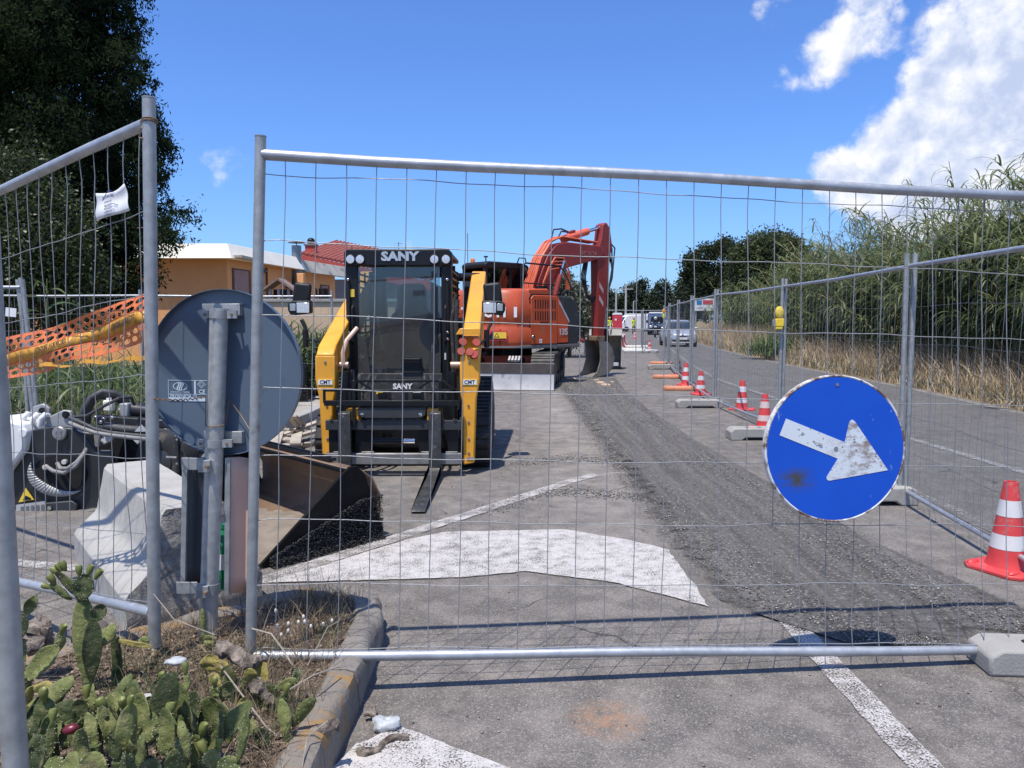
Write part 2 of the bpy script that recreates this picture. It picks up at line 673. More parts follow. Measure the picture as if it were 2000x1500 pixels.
asph_old = asphalt('old_asphalt', (.120, .109, .098), (.178, .162, .145), .6)
asph_new = asphalt('traffic_lane_asphalt', (.094, .091, .088), (.130, .126, .122), .25)
redge = [(8.1, -8), (8.36, 8), (8.4, 12.5), (8.9, 16.7), (9.3, 25), (10.9, 41), (12.6, 52.5), (16.5, 75), (22, 105), (32, 150), (48, 210)]
ledge = [(33, 212), (17, 150), (6, 95), (-1, 60), (-3.2, 40), (-3.1, 14), (-3.05, 10.2), (-4.6, 8.3), (-9, 7.6), (-16, 6.5), (-16, -8)]
road = sheet('road', redge + ledge, 0, asph_old)
tag(road, 'sunlit grey asphalt of the closed half of the road', 'road', kind='structure')
lane_l = [(3.3, -8), (3.4, 8), (3.75, 14), (4.2, 19), (5.1, 25.5), (6.9, 38), (9.0, 52), (13, 75), (18.5, 105), (29, 150), (45, 210)]
lane = sheet('traffic_lane', [(x - .25, y) for x, y in redge] + lane_l[::-1], .004, asph_new)
tag(lane, 'darker asphalt of the lane still open to traffic', 'road', kind='structure')


def ragged(poly, step=.06, amp=.009, closed=True):
    """outline with the small bites of a worn paint edge"""
    out = []
    n = len(poly)
    for i in range(n if closed else n - 1):
        a, b = Vector((*poly[i], 0)), Vector((*poly[(i + 1) % n], 0))
        k = max(1, int((b - a).length / step))
        d = (b - a).normalized()
        nn = Vector((-d.y, d.x, 0))
        for j in range(k):
            p = lerp(a, b, j / k)
            p = p + nn * amp * (mnoise.noise(p * 7) + .7 * mnoise.noise(p * 23)) * (0 if j == 0 else 1)
            out.append((p.x, p.y))
    if not closed:
        out.append(tuple(poly[-1]))
    return out


def lerp(a, b, t):
    return a + (b - a) * t


def strip(name, pts, w, mat, z=.008, parent=road):
    if pts[0][1] < 9 and abs(pts[-1][1] - pts[0][1]) < 9:
        pts = ragged(pts, .05, .0, False)
    L, Rr = [], []
    for i, p in enumerate(pts):
        a = Vector(pts[max(i - 1, 0)])
        b = Vector(pts[min(i + 1, len(pts) - 1)])
        d = (b - a).normalized()
        n = Vector((-d.y, d.x)) * w / 2
        q3 = Vector((p[0], p[1], 1))
        L.append(tuple(Vector(p) + n * (1 + .16 * mnoise.noise(q3 * 9) + .1 * mnoise.noise(q3 * 31))))
        Rr.append(tuple(Vector(p) - n * (1 + .16 * mnoise.noise(q3 * 9 + Vector((5, 5, 5))) + .1 * mnoise.noise(q3 * 31 + Vector((5, 5, 5))))))
    mb = MB()
    k = len(pts)
    mb.add([(x, y, z) for x, y in L + Rr], [(i, i + 1, k + i + 1, k + i) for i in range(k - 1)])
    o = mb.build(name, mat, parent, smooth=0, recalc=False)
    if o.data.polygons[0].normal.z < 0:
        o.data.flip_normals()
    return o


paint_a = paintmat('worn_white_road_paint', .735)
paint_b = paintmat('thick_white_road_paint', .665)
paint_d = paintmat('grey_lane_paint', .74, (.34, .335, .33))
paint_c = paintmat('faded_white_road_paint', .82, (.5, .49, .47))
strip('road_marking', [(-1.45, 4.29), (-.35, 5.80), (.55, 7.05), (.82, 7.36)], .125, paint_a)
sheet('road_marking', ragged([(-1.40, 4.27), (-.72, 5.13), (-.47, 5.32), (.37, 5.39), (.80, 5.12), (1.02, 4.9), (1.03, 3.90), (.61, 4.26), (.09, 4.47), (-.30, 4.36)], .05, .014), .009, paint_b, road)
sheet('road_marking', ragged([(-.62, 2.40), (-.55, 2.60), (-.42, 2.72), (.02, 2.43), (.12, 2.2), (-.55, 2.1)], .04, .010), .009, paint_b, road)
strip('road_marking', [(1.385, 3.75), (1.385, 3.0), (1.385, 2.4), (1.38, .3)], .122, paint_a)
strip('road_marking', [(-4.9, 5.15), (-4.0, 4.9), (-3.0, 4.62), (-2.2, 4.42)], .11, paint_a)
strip('road_marking', [(.82, 7.36), (1.1, 7.42), (1.3, 7.3)], .12, paint_c)
strip('road_marking', [(5.02, -3), (5.02, 9.5), (5.05, 15), (5.15, 19), (5.9, 25), (7.6, 36), (9.8, 50), (14, 75), (20, 108)], .12, paint_d, .012)
strip('road_marking', [(3.50, 4.0), (3.49, 6.8), (3.6, 9), (3.9, 14), (4.3, 18)], .10, paint_c, .012)
strip('road_marking', [(8.15, 8), (8.18, 12.5), (8.68, 16.7), (9.05, 25), (10.6, 41), (12.3, 52.5), (16.1, 75)], .11, paint_c, .012)
strip('road_marking', [(4.6, 27.5), (1.5, 27.0)], .14, paint_a)
strip('road_marking', [(3.4, 20.5), (2.0, 16.9), (1.8, 15.4)], .12, paint_c)


# milled strip with loose gravel
def milled():
    t = NT('milled_asphalt')
    st = t.noise(2.2, 8, .68, stretch=(4.5, .16, 1))
    fine = t.noise(110, 4, .65)
    vr = t.voro(75, 'Color')
    sp = t.n.new('ShaderNodeSeparateColor')
    t.l.new(vr, sp.inputs[0])
    c = t.mix(t.ramp(st, .35, .65), (.082, .077, .072), (.175, .163, .148))
    c = t.mix(t.ramp(fine, .4, .75, 0, .4), c, (.21, .195, .18))
    c = t.mix(t.math('MULTIPLY', t.math('GREATER_THAN', sp.outputs[0], .90), .5), c, (.36, .33, .30))
    c = t.mix(t.math('MULTIPLY', t.math('LESS_THAN', sp.outputs[1], .14), .5), c, (.04, .04, .04))
    t.bump(t.math('ADD', t.math('MULTIPLY', st, 1.5), fine), .8, .02)
    t.done(c, .95, 0, .15)
    # frayed edge
    o = t.sep('Generated')
    e = t.math('MINIMUM', o[0], t.math('SUBTRACT', 1, o[0]))
    e2 = t.math('ADD', t.math('MULTIPLY', e, 1.5), t.math('MULTIPLY', t.math('SUBTRACT', t.noise(5, 8, .7), .5), .75))
    ey = t.math('MINIMUM', t.math('MULTIPLY', o[1], 14), t.math('MULTIPLY', t.math('SUBTRACT', 1, o[1]), 6))
    keep = t.ramp(t.math('MINIMUM', t.math('SUBTRACT', e2, .04), t.math('ADD', ey, t.math('SUBTRACT', t.noise(3, 6), .5))), .08, .22)
    tr = t.n.new('ShaderNodeBsdfTransparent')
    mx = t.n.new('ShaderNodeMixShader')
    t.l.new(keep, mx.inputs[0])
    t.l.new(tr.outputs[0], mx.inputs[1])
    t.l.new(t.b.outputs[0], mx.inputs[2])
    t.l.new(mx.outputs[0], t.n['Material Output'].inputs['Surface'])
    return t.m


MILL = [(3.0, 2.1, 2.95), (3.45, 1.55, 2.85), (3.95, 1.12, 2.65), (5, .95, 2.45), (6.6, .92, 2.38), (9.5, .90, 2.28), (13, 1.0, 2.3), (17, 1.0, 2.45), (20, .9, 2.7)]


def mill_x(y):
    ys = [m[0] for m in MILL]
    return np.interp(y, ys, [m[1] for m in MILL]), np.interp(y, ys, [m[2] for m in MILL])


nx, ny = 44, 220
gx, gy = np.meshgrid(np.linspace(0, 1, nx), np.linspace(0, 1, ny))
yy = 3.30 + gy * 16.8
lo, hi = mill_x(yy)
xx = lo + gx * (hi - lo)
zz = np.zeros_like(xx)
for i in range(ny):
    for j in range(nx):
        f = min(gx[i, j], 1 - gx[i, j]) * 2
        h = mnoise.noise(Vector((xx[i, j] * 3.3, yy[i, j] * .55, 1.5))) + .6 * mnoise.noise(Vector((xx[i, j] * 9, yy[i, j] * 3.1, 4)))
        zz[i, j] = .011 + max(0, h) * .03 * min(1, f * 3) + (.010 * math.exp(-((gx[i, j] - .22) / .1) ** 2) + .008 * math.exp(-((gx[i, j] - .8) / .1) ** 2))
vs = np.stack([xx, yy, zz], -1).reshape(-1, 3)
idx = np.arange(nx * ny).reshape(ny, nx)
fs = np.stack([idx[:-1, :-1], idx[:-1, 1:], idx[1:, 1:], idx[1:, :-1]], -1).reshape(-1, 4)
o = raw('milled_strip', vs, fs, milled(), road, True)


def stones(name, P, S, mat, parent=None):
    """angular chips: squashed octahedra with random axes"""
    n = len(P)
    base = np.array([(1, 0, 0), (-1, 0, 0), (0, 1, 0), (0, -1, 0), (0, 0, 1), (0, 0, -1)], float)
    tri = np.array([(0, 2, 4), (2, 1, 4), (1, 3, 4), (3, 0, 4), (2, 0, 5), (1, 2, 5), (3, 1, 5), (0, 3, 5)])
    a = rng.uniform(0, 6.28, n)
    sc = rng.uniform(.55, 1.35, (n, 6, 1)) * np.asarray(S)[:, None, None]
    v = base[None] * sc
    v[..., 2] *= .6
    tilt = rng.uniform(-.5, .5, n)
    x = v[..., 0] * np.cos(a)[:, None] - v[..., 1] * np.sin(a)[:, None]
    y = v[..., 0] * np.sin(a)[:, None] + v[..., 1] * np.cos(a)[:, None]
    z = v[..., 2] + x * np.sin(tilt)[:, None] * .6
    out = np.stack([x, y, z], -1) + np.asarray(P)[:, None, :]
    f = (tri[None] + (np.arange(n) * 6)[:, None, None]).reshape(-1, 3)
    return raw(name, out.reshape(-1, 3), f, mat, parent)


gravm = leafmat('gravel_chips', [(0, (.085, .081, .077)), (.5, (.19, .178, .165)), (.8, (.28, .26, .235)), (1, (.46, .43, .40))], 0, .9, .2)
ys = 3.42 + 16.5 * rng.random(26000) ** 1.9
lo, hi = mill_x(ys)
g = rng.random(26000)
g = np.where(rng.random(26000) < .82, np.where(rng.random(26000) < .6, .20 + rng.normal(0, .09, 26000), .80 + rng.normal(0, .09, 26000)), g)
g = np.clip(g, -.08, 1.08)
xs = lo + g * (hi - lo)
P = np.stack([xs, ys, .014 + rng.random(26000) * .012], -1)
S = (.002 + .0055 * rng.random(26000) ** 2.8) * np.where(np.abs(np.abs(g - .5) - .3) < .13, 1.1, .6) + .00045 * (ys - 3)
tag(stones('loose_gravel', P, S, gravm), 'loose dark gravel and milled asphalt chips along the scraped strip', 'gravel', kind='stuff')
n = 2600
P = np.stack([rng.uniform(-2.6, 4.5, n), 1.9 + 13 * rng.random(n) ** 1.6, np.full(n, .004)], -1)
S = .0025 + .006 * rng.random(n) ** 3
tag(stones('road_grit', P, S, gravm), 'scattered grit and small stones on the asphalt', 'grit', kind='stuff')
# dark spill of crumbs crossing the markings and round the fork truck
n = 1200
tt = rng.random(n)
P = np.stack([-.2 + 1.6 * tt + rng.normal(0, .06, n), 5.9 + 1.0 * tt + .35 * np.sin(tt * 5) + rng.normal(0, .09, n), np.full(n, .006)], -1)
P2 = np.stack([.1 + 1.4 * tt + rng.normal(0, .08, n), 7.9 + .35 * np.sin(tt * 4) + rng.normal(0, .1, n), np.full(n, .006)], -1)
tag(stones('asphalt_crumbs', np.concatenate([P, P2]), .004 + .009 * rng.random(2 * n) ** 2, gravm), 'thin dark trails of asphalt crumbs crossing the painted line', 'crumbs', kind='stuff')
# pale and reddish lumps of rubble in front of the narrow bucket
mb = []
for i, (u, v, s) in enumerate([(1172, 748, .12), (1183, 755, .13), (1120, 738, .09), (1165, 741, .08), (1196, 744, .06)]):
    p = sight(u, v, {748: 17.9, 755: 17.2, 738: 19.2, 741: 18.8, 744: 18.4}[v])
    b = MB().sphere((0, 0, 0), (s, s * .7, s * .4), 8, 5)
    b.v = [tuple(Vector(q) * (1 + .35 * mnoise.noise(Vector(q) * 9 + Vector((i * 3, 0, 0))))) for q in b.v]
    o = b.build('rubble_lump', M('rubble', (.42, .30, .22), .9, 0, .2, 8, .3, 40), smooth=25)
    o.location = (p.x, p.y, s * .25)
    tag(o, ['reddish rubble lump touching the longest one before the narrow bucket', 'longest pale rubble lump lying before the narrow bucket', 'rubble lump lying at the teeth of the narrow bucket', 'small rubble lump just under the narrow bucket shell', 'smallest rubble lump on the milled strip edge'][i], 'rubble', 'rubble lumps by the bucket')
# ------------------------------------------------------------------ fences
def lerp(a, b, t):
    return a + (b - a) * t


def near_panel(name, label, group, lb, lt, rb, rt, npitch, hfr, postL, postR, prad, rrad, wig, seed):
    """big panel close to the camera: every wire is its own part.
    lb..rt: rail ends (left bottom, left top, right bottom, right top)"""
    rd = random.Random(seed)
    base = Vector((postL[0].x, postL[0].y, 0))
    t = thing(name, label, 'fence panel', base, 0, group)

    def loc(p):
        return p - base

    def pt(u, v):
        return lerp(lerp(lb, rb, u), lerp(lt, rt, u), v)
    nrm = (rb - lb).cross(lt - lb).normalized()
    if nrm.y > 0:
        nrm = -nrm
    for a, b in (postL, postR):
        d = (b - a)
        mb = MB().tube([loc(a), loc(a + d * .5), loc(b)], prad, 18)
        mb.lathe([(prad + .0012, 0), (prad + .0012, .004)], loc(b - d.normalized() * .004), d, 18)
        mb.build('post', galv_dull, t)
    for a, b in ((lt, rt), (lb, rb)):
        pts = [loc(lerp(a, b, i / 8)) + Vector((0, 0, .004 * math.sin(i * 1.3 + seed))) for i in range(9)]
        MB().tube(pts, rrad, 18).build('rail', galv, t)
    n = npitch

    def bulge(u, v):
        return nrm * (.012 * math.sin(u * 9 + seed) * math.sin(v * 3.1) + .008 * math.sin(u * 23 + v * 11))
    bend = {}
    for i in range(n):
        u = (i + .75) / n
        ph, am = rd.uniform(0, 6), rd.uniform(.2, 1) * wig
        kink = rd.uniform(.15, .9)
        ka = rd.choice([0, 0, 0, 1, -1]) * wig * rd.uniform(1.0, 2.4)
        pts = []
        v0, v1 = .012, .988
        for k in range(22):
            v = lerp(v0, v1, k / 21)
            du = am * math.sin(v * 7 + ph) + am * .5 * math.sin(v * 17 + ph * 2) + ka * max(0, 1 - abs(v - kink) / .09)
            pts.append(loc(pt(u, v) + (rb - lb).normalized() * du + bulge(u, v)))
        pts[0] = loc(pt(u, 0)) + nrm * .004
        pts[-1] = loc(pt(u, 1)) + nrm * .004
        MB().tube(pts, .0019, 5).build('wire', wire_m, t)
    for f in hfr:
        ph = rd.uniform(0, 6)
        pts = []
        for k in range(60):
            u = k / 59
            dv = .0014 * math.sin(u * 31 + ph) + .0022 * math.sin(u * 9 + ph * 1.7) + .0007 * math.sin(u * 77)
            v = f + dv * (0 if k in (0, 59) else 1)
            pts.append(loc(pt(u, v) + bulge(u, v) - nrm * .003))
        MB().tube(pts, .0019, 5).build('wire', wire_m, t)
    return t, pt, nrm


# gate-like panel across the closed carriageway
fl_b, fl_t = sight(492, 1281, 2.94), sight(512, 302, 2.94)
fr_b, fr_t = sight(2000, 1268, 3.27), sight(2000, 383, 3.27)
ext = 3.5 / (fr_b - fl_b).length
fr_b, fr_t = lerp(fl_b, fr_b, ext), lerp(fl_t, fr_t, ext)
pL = (sight(489, 1290, 2.94), sight(509, 265, 2.94))
dv = (pL[1] - pL[0])
pR = (fr_b - dv * .09, fr_b + dv * .99)
front, front_pt, front_n = near_panel('mesh_fence', 'galvanised wire fence panel closing the road, blue arrow sign hung on it', 'site fence panels',
                                      fl_b, fl_t, fr_b, fr_t, 29, [.015, .148, .28, .412, .55, .692, .835, .965], pL, pR, .0205, .0205, .0022, 3)

# panel turning away to the left of the road sign pole
ll_r_b, ll_r_t = sight(296, 1197, 2.96), sight(284, 243, 2.96)
ll_l_b, ll_l_t = sight(10, 1129, 3.74), sight(0, 371, 3.74)
e2 = 3.4 / (ll_l_b - ll_r_b).length
ll_l_b2, ll_l_t2 = lerp(ll_r_b, ll_l_b, e2), lerp(ll_r_t, ll_l_t, e2)
qR = (sight(302, 1262, 2.95), sight(291, 190, 2.95))
dq = qR[1] - qR[0]
qL = (ll_l_b2 - dq * .08, ll_l_b2 + dq * .96)
leftp, left_pt, left_n = near_panel('mesh_fence', 'galvanised wire fence panel with torn orange netting and a white plate', 'site fence panels',
                                    ll_l_b2, ll_l_t2, ll_r_b, ll_r_t, 27, [.02, .165, .33, .50, .665, .83], qL, qR, .024, .0215, .0085, 5)


def on_left(u, v, off=0.0):
    """point of the left panel's plane seen at photo pixel u, v"""
    o = Vector((0, 0, 1.5))
    d = sight(u, v, 5) - o
    p0 = ll_r_b
    n = (ll_l_b - ll_r_b).cross(ll_r_t - ll_r_b).normalized()
    if n.y > 0:
        n = -n
    return o + d * ((p0 - o).dot(n) / d.dot(n)) + n * off


# rusty tie wire round the tops of the left panel's post
t = thing('tie_wire', 'rusty wire wound round the post top of the panel with the orange netting', 'wire', (qR[1].x, qR[1].y, 0))
c0 = qR[1] - dq.normalized() * .085
pts = [Vector((.0265 * math.cos(a), .0265 * math.sin(a), c0.z + .006 * math.sin(a * .7))) for a in [i * .5 for i in range(40)]]
pts += [Vector((-.03, -.01, c0.z - .03)), Vector((-.045, .005, c0.z - .06)), Vector((-.02, -.02, c0.z - .07))]
MB().tube(pts, .0028, 5).build('coil', rust, t)

# nearest post, only its side shows
t = thing('fence_post', 'thick galvanised fence post rising beside the prickly pears', 'fence post', (-1.015, 1.5, 0))
MB().tube([(0, 0, .12), (0, 0, 1.0), (.0, 0, 2.1)], .0235, 20).build('tube', galv_dull, t)
MB().lathe([(.0255, 0), (.0255, .012)], (0, 0, .12), (0, 0, 1), 20).build('end_cap', galv, t)

# white plate with print
t = thing('plate', 'small crumpled white plate with blue print wired to the fence', 'sign plate', on_left(226, 432))
base = t.location
cs = [(196, 432), (257, 412), (252, 360), (197, 379)]
q = [on_left(u, v, .012) - base for u, v in cs]
mb = MB()
N = 8
for j in range(N + 1):
    for i in range(N + 1):
        a, b = i / N, j / N
        p = lerp(lerp(q[0], q[1], a), lerp(q[3], q[2], a), b)
        w = .006 * math.sin(a * 5 + b * 2) + .004 * math.sin(b * 7)
        mb.v.append(tuple(p + left_n * w + Vector((0, 0, -.012 * math.sin(a * math.pi) * b))))
for j in range(N):
    for i in range(N):
        k = j * (N + 1) + i
        mb.f.append((k, k + 1, k + N + 2, k + N + 1))
o = mb.build('sheet', M('white_card', (.74, .74, .73), .6, 0, .04), t)
o.modifiers.new('s', 'SOLIDIFY').thickness = .0015
xd, yd = (q[1] - q[0]).normalized(), (q[3] - q[0]).normalized()
cc = (q[0] + q[1] + q[2] + q[3]) / 4 + left_n * .016
ink = M('blue_ink', (.03, .05, .16), .6)
lettering('CASTELANO FERRO', .020, cc + yd * .022, xd, yd, ink, t, .0002, arc=3.0, width=.088)
for i, (s, w) in enumerate([('MATERIALI EDILI', .055), ('FERRO LAVORATO', .06), ('VENDITA E NOLEGGIO', .062), ('castelanoferro.it', .064), ('Tel. 070.780.167', .058)]):
    lettering(s, .011, cc - yd * (.0 + .0125 * i), xd, yd, ink, t, .0001, width=w)
mb = MB()
for a, b in (((-.045, .012), (.0, .046)), ((.0, .046), (.043, .028))):
    mb.bar(cc + xd * a[0] + yd * a[1], cc + xd * b[0] + yd * b[1], .0022, .0016, left_n)
mb.build('roof_mark', ink, t)


# orange netting with a yellow printed band
def netting():
    t = thing('orange_netting', 'torn orange plastic netting with yellow warning band tied to the fence', 'netting', on_left(130, 720))
    base = t.location
    top = [(283, 566), (262, 570), (200, 600), (120, 626), (60, 644), (0, 660), (-60, 676)]
    bot = [(268, 662), (255, 668), (180, 694), (118, 706), (70, 727), (0, 740), (-60, 752)]

    def edge(pts, s):
        f = s * (len(pts) - 1)
        i = min(int(f), len(pts) - 2)
        a = f - i
        return lerp(pts[i][0], pts[i + 1][0], a), lerp(pts[i][1], pts[i + 1][1], a)

    def pos(s, w):
        a, b = edge(top, s), edge(bot, s)
        wob = .018 * math.sin(s * 11) * math.sin(w * 3.1)
        u, v = lerp(a[0], b[0], w + wob * .4), lerp(a[1], b[1], w + wob)
        return on_left(u, v, -.035 - .022 * math.sin(s * 13 + w * 5)) - base
    rows = [(0, .05, 0), (.05, .20, 1), (.20, .36, 1), (.36, .40, 0), (.62, .66, 0), (.66, .80, 1), (.80, .94, 1), (.94, 1, 0)]
    NC = 24
    mb = MB()
    for w0, w1, hole in rows:
        for c in range(NC):
            off = .5 if abs(w0 - .20) < .01 or abs(w0 - .80) < .01 else 0
            s0, s1 = (c + off) / (NC + .5), (c + 1 + off) / (NC + .5)
            if 14 <= c <= 15 and w0 > .65:
                hole_k = 0
            else:
                hole_k = hole
            if not hole_k:
                mb.add([pos(s0, w0), pos(s1, w0), pos(s1, w1), pos(s0, w1)], [(0, 1, 2, 3)])
                continue
            out = [(0, 0), (.5, 0), (1, 0), (1, .5), (1, 1), (.5, 1), (0, 1), (0, .5)]
            inn = [(.5 + .40 * math.cos(a), .5 + .41 * math.sin(a)) for a in [R(-135 + 45 * k) for k in range(8)]]
            vs = [pos(lerp(s0, s1, a), lerp(w0, w1, b)) for a, b in out] + [pos(lerp(s0, s1, a), lerp(w0, w1, b)) for a, b in inn]
            mb.add(vs, [(k, (k + 1) % 8, 8 + (k + 1) % 8, 8 + k) for k in range(8)])
    om = M('orange_film', (.62, .155, .035), .45, 0, .15, 9)
    o = mb.build('net', om, t, smooth=0, recalc=False)
    o.modifiers.new('s', 'SOLIDIFY').thickness = .0016
    mb = MB()
    for c in range(NC):
        s0, s1 = c / NC, (c + 1) / NC
        for w0, w1 in ((.385, .635),):
            mb.add([pos(s0, w0) + left_n * .004, pos(s1, w0) + left_n * .004, pos(s1, w1) + left_n * .004, pos(s0, w1) + left_n * .004], [(0, 1, 2, 3)])
    o = mb.build('printed_band', M('yellow_film', (.60, .29, .03), .5, 0, .3, 14), t, smooth=30, recalc=False)
    o.modifiers.new('s', 'SOLIDIFY').thickness = .0012
    ik = M('tape_ink', (.05, .03, .02), .6)
    for s in (.22, .58):
        a, b = pos(s, .51), pos(s + .05, .51)
        xd = (a - b).normalized()
        lettering('ATTENZIONE LAVORI IN CORSO', .034, a + left_n * .012, xd, left_n.cross(xd), ik, t, .0006, width=.26)
    # loose yellow tape sagging below
    mb = MB()
    pts = [on_left(lerp(288, 70, k / 20), 699 + 20 * (k / 20) ** .8 + 3 * math.sin(k * .9), -.02 + .01 * math.sin(k * 1.7)) for k in range(21)]
    for k in range(20):
        hh = .013 + .006 * math.sin(k * .8)
        mb.add([pts[k] - base, pts[k + 1] - base, pts[k + 1] - base + Vector((0, .003, hh)), pts[k] - base + Vector((0, .003, hh))], [(0, 1, 2, 3)])
    mb.build('loose_tape', bpy.data.materials['yellow_film'], t, smooth=0, recalc=False).modifiers.new('s', 'SOLIDIFY').thickness = .001


netting()


def far_panel(label, a, b, h=1.93, nw=30, z0=.12, lean=0, prad=.021, cat='fence panel', posts=(True, True), wr=.0015):
    """panel whose wires are too fine to tell apart; a, b = (x, y) of its posts"""
    a, b = Vector((*a, 0)), Vector((*b, 0))
    t = thing('mesh_fence', label, cat, a, 0, 'site fence panels')
    d = b - a
    n = Vector((-d.y, d.x, 0)).normalized()
    lv = Vector((lean, 0, 0))
    for k, use in enumerate(posts):
        if use:
            p = d * k + n * (.022 * (1 if k else -1))
            MB().tube([p + Vector((0, 0, .03)), p + lv + Vector((0, 0, h + .1))], prad, 12).build('post', galv_dull, t)
    for z in (z0, h):
        MB().tube([lv * z / h + Vector((0, 0, z)), d * .5 + lv * z / h + Vector((0, 0, z - .012)), d + lv * z / h + Vector((0, 0, z))], prad * .85, 10).build('rail', galv, t)
    mb = MB()
    for i in range(nw):
        f = (i + .5) / nw
        pts = [d * f + lv * (z / h) + n * (.015 * math.sin(f * 11 + z * 2.3)) + Vector((0, 0, z)) + d.normalized() * .008 * math.sin(z * 4 + i) for z in np.linspace(z0, h, 7)]
        mb.tube(pts, wr, 3, False)
    for z in np.linspace(z0 + .03, h - .03, 7):
        pts = [d * f + lv * (z / h) + n * (.015 * math.sin(f * 11 + z * 2.3)) + Vector((0, 0, z + .008 * math.sin(f * 17 + z))) for f in np.linspace(0, 1, 12)]
        mb.tube(pts, wr, 3, False)
    mb.build('wire_mesh', wire_far, t, recalc=False)['kind'] = 'stuff'
    return t


FP = [(2.80, 2.70), (3.20, 6.20), (3.50, 9.94), (3.52, 13.3), (3.92, 16.8), (4.38, 20.3), (4.96, 24.3), (5.5, 27.8)]
FL = ['wire fence panel along the traffic lane beside the largest cone', 'wire fence panel along the lane, yellow lamp on its end post',
      'wire fence panel along the lane between yellow lamp and second grey foot', 'wire fence panel along the lane above the biggest orange foot',
      'wire fence panel along the lane between the two slimmer orange feet', 'wire fence panel along the lane ending at the orange lamp',
      'wire fence panel along the lane just past the orange lamp']
for i in range(len(FP) - 1):
    far_panel(FL[i], FP[i], FP[i + 1], nw=30 if i < 3 else 24, lean=-.02 if i == 0 else .0)
far_panel('wire fence panel set across the site behind the upright bucket', (4.2, 34.0), (7.0, 34.6), nw=18, wr=.0024)
far_panel('wire fence panel across the site behind the excavator bucket linkage', (1.3, 33.6), (4.2, 34.0), nw=18, wr=.0024)
far_panel('distant wire fence panel along the lane by the standing red cone', (5.9, 34.8), (6.9, 41.0), nw=26, wr=.0026)
far_panel('distant wire fence panel along the lane past the standing red cone', (6.9, 41), (8.0, 47.5), nw=26, wr=.0028)
far_panel('distant wire fence panel along the lane in front of the red cabin', (8.0, 47.5), (9.4, 54.0), nw=24, wr=.003)
# back fence in front of the garden
for (a, b, l) in [((-9.6, 13.1), (-6.4, 13.3), 'back fence panel before the dark cypress and tall weeds'), ((-6.4, 13.3), (-3.2, 13.7), 'back fence panel in front of the orange house'),
                  ((-13, 12.8), (-9.6, 13.1), 'back fence panel under the glossy leaved tree')]:
    far_panel(l, a, b, nw=26, h=1.92, wr=.0022)
# leaning double posts left
t = far_panel('leaning wire fence panel ending in twin posts behind the planer attachment', (-5.12, 8.05), (-8.5, 7.6), h=1.84, nw=26, lean=.0)
for k, dx in ((0, .045), (1, -.012)):
    MB().tube([(dx + .10, .02 * k, .0), (dx - .02, .02 * k, 1.92)], .024, 12).build('post', galv_dull, t)
mb = MB().box((-.09, -.03, 1.58), (.11, .006, .09), Matrix.Rotation(R(6), 3, 'Y'))
mb.build('tag', white, t)


# ------------------------------------------------------------------ feet under the fence
def foot(label, loc, rz, dims, mat, hexa=False, cat='fence block'):
    t = thing('ballast_block', label, cat, (*loc, 0), rz, 'fence feet')
    L, W, H = dims
    if hexa:
        e = .10
        poly = [(-L / 2, 0), (-L / 2 + e, -W / 2), (L / 2 - e, -W / 2), (L / 2, 0), (L / 2 - e, W / 2), (-L / 2 + e, W / 2)]
        rings = [[(x * k, y * k2, z) for x, y in poly] for k, k2, z in ((.985, .95, 0), (1, 1, .03), (1, 1, H * .6), (.93, .72, H))]
        o = MB().loft(rings).build('block', mat, t, .012)
    else:
        prof = [(-L / 2, 0), (-L / 2, H * .72), (-L / 2 + .05, H), (L / 2 - .05, H), (L / 2, H * .72), (L / 2, 0), (L / 2 - .14, 0), (L / 2 - .19, .035), (-L / 2 + .19, .035), (-L / 2 + .14, 0)]
        o = MB().prism(prof, 'y', -W / 2, W / 2).build('block', mat, t, .012)
    for sx in (-.25, 0, .25):
        MB().cyl((sx * L * .8, 0, H - .01), (sx * L * .8, 0, H + .002), .024, 12).build('socket', blackp, t)
    return t


conc = M('concrete', (.33, .315, .285), .9, 0, .14, 5, .35, 70, dirt=(.22, .2, .17), damt=.3, dscale=5)
conc_l = M('pale_concrete', (.55, .53, .48), .9, 0, .12, 6, .3, 60, dirt=(.3, .27, .22), damt=.25)
orp = M('faded_orange_plastic', (.56, .215, .11), .6, 0, .15, 4, 0, 50, dirt=(.5, .33, .22), damt=.25)
foot('pale concrete fence foot on the loose gravel under the road closing panel', (2.36, 3.20), R(-4), (.68, .20, .115), conc)
foot('grey concrete fence foot behind the blue arrow sign', (2.98, 6.22), R(2), (.62, .24, .15), conc)
foot('grey concrete fence foot by the two close cones', (3.12, 9.62), R(0), (.78, .26, .15), conc)
foot('low weathered concrete fence foot next to the biggest orange foot', (3.22, 13.15), R(0), (.78, .26, .14), conc)
foot('biggest faded orange plastic fence foot', (3.60, 16.35), R(0), (.78, .22, .10), orp, True)
foot('slim pale orange plastic fence foot between cones and excavator bucket', (3.98, 19.7), R(0), (.74, .22, .10), orp, True)
foot('small grey concrete fence foot beside the farthest orange foot', (4.56, 23.4), R(0), (.8, .26, .15), conc)
foot('farthest orange plastic fence foot beneath the orange lamp', (5.05, 26.0), R(0), (.8, .22, .10), orp, True)
for i, (x, y) in enumerate([(5.9, 35.2), (5.75, 37.2), (6.5, 41.0)]):
    foot(['long pale barrier foot lying before the distant faded cone', 'pale barrier foot lying left of the distant faded cone', 'pale barrier foot lying beyond the distant faded cone'][i], (x, y), R(-4), (1.6, .4, .16), conc_l, True)


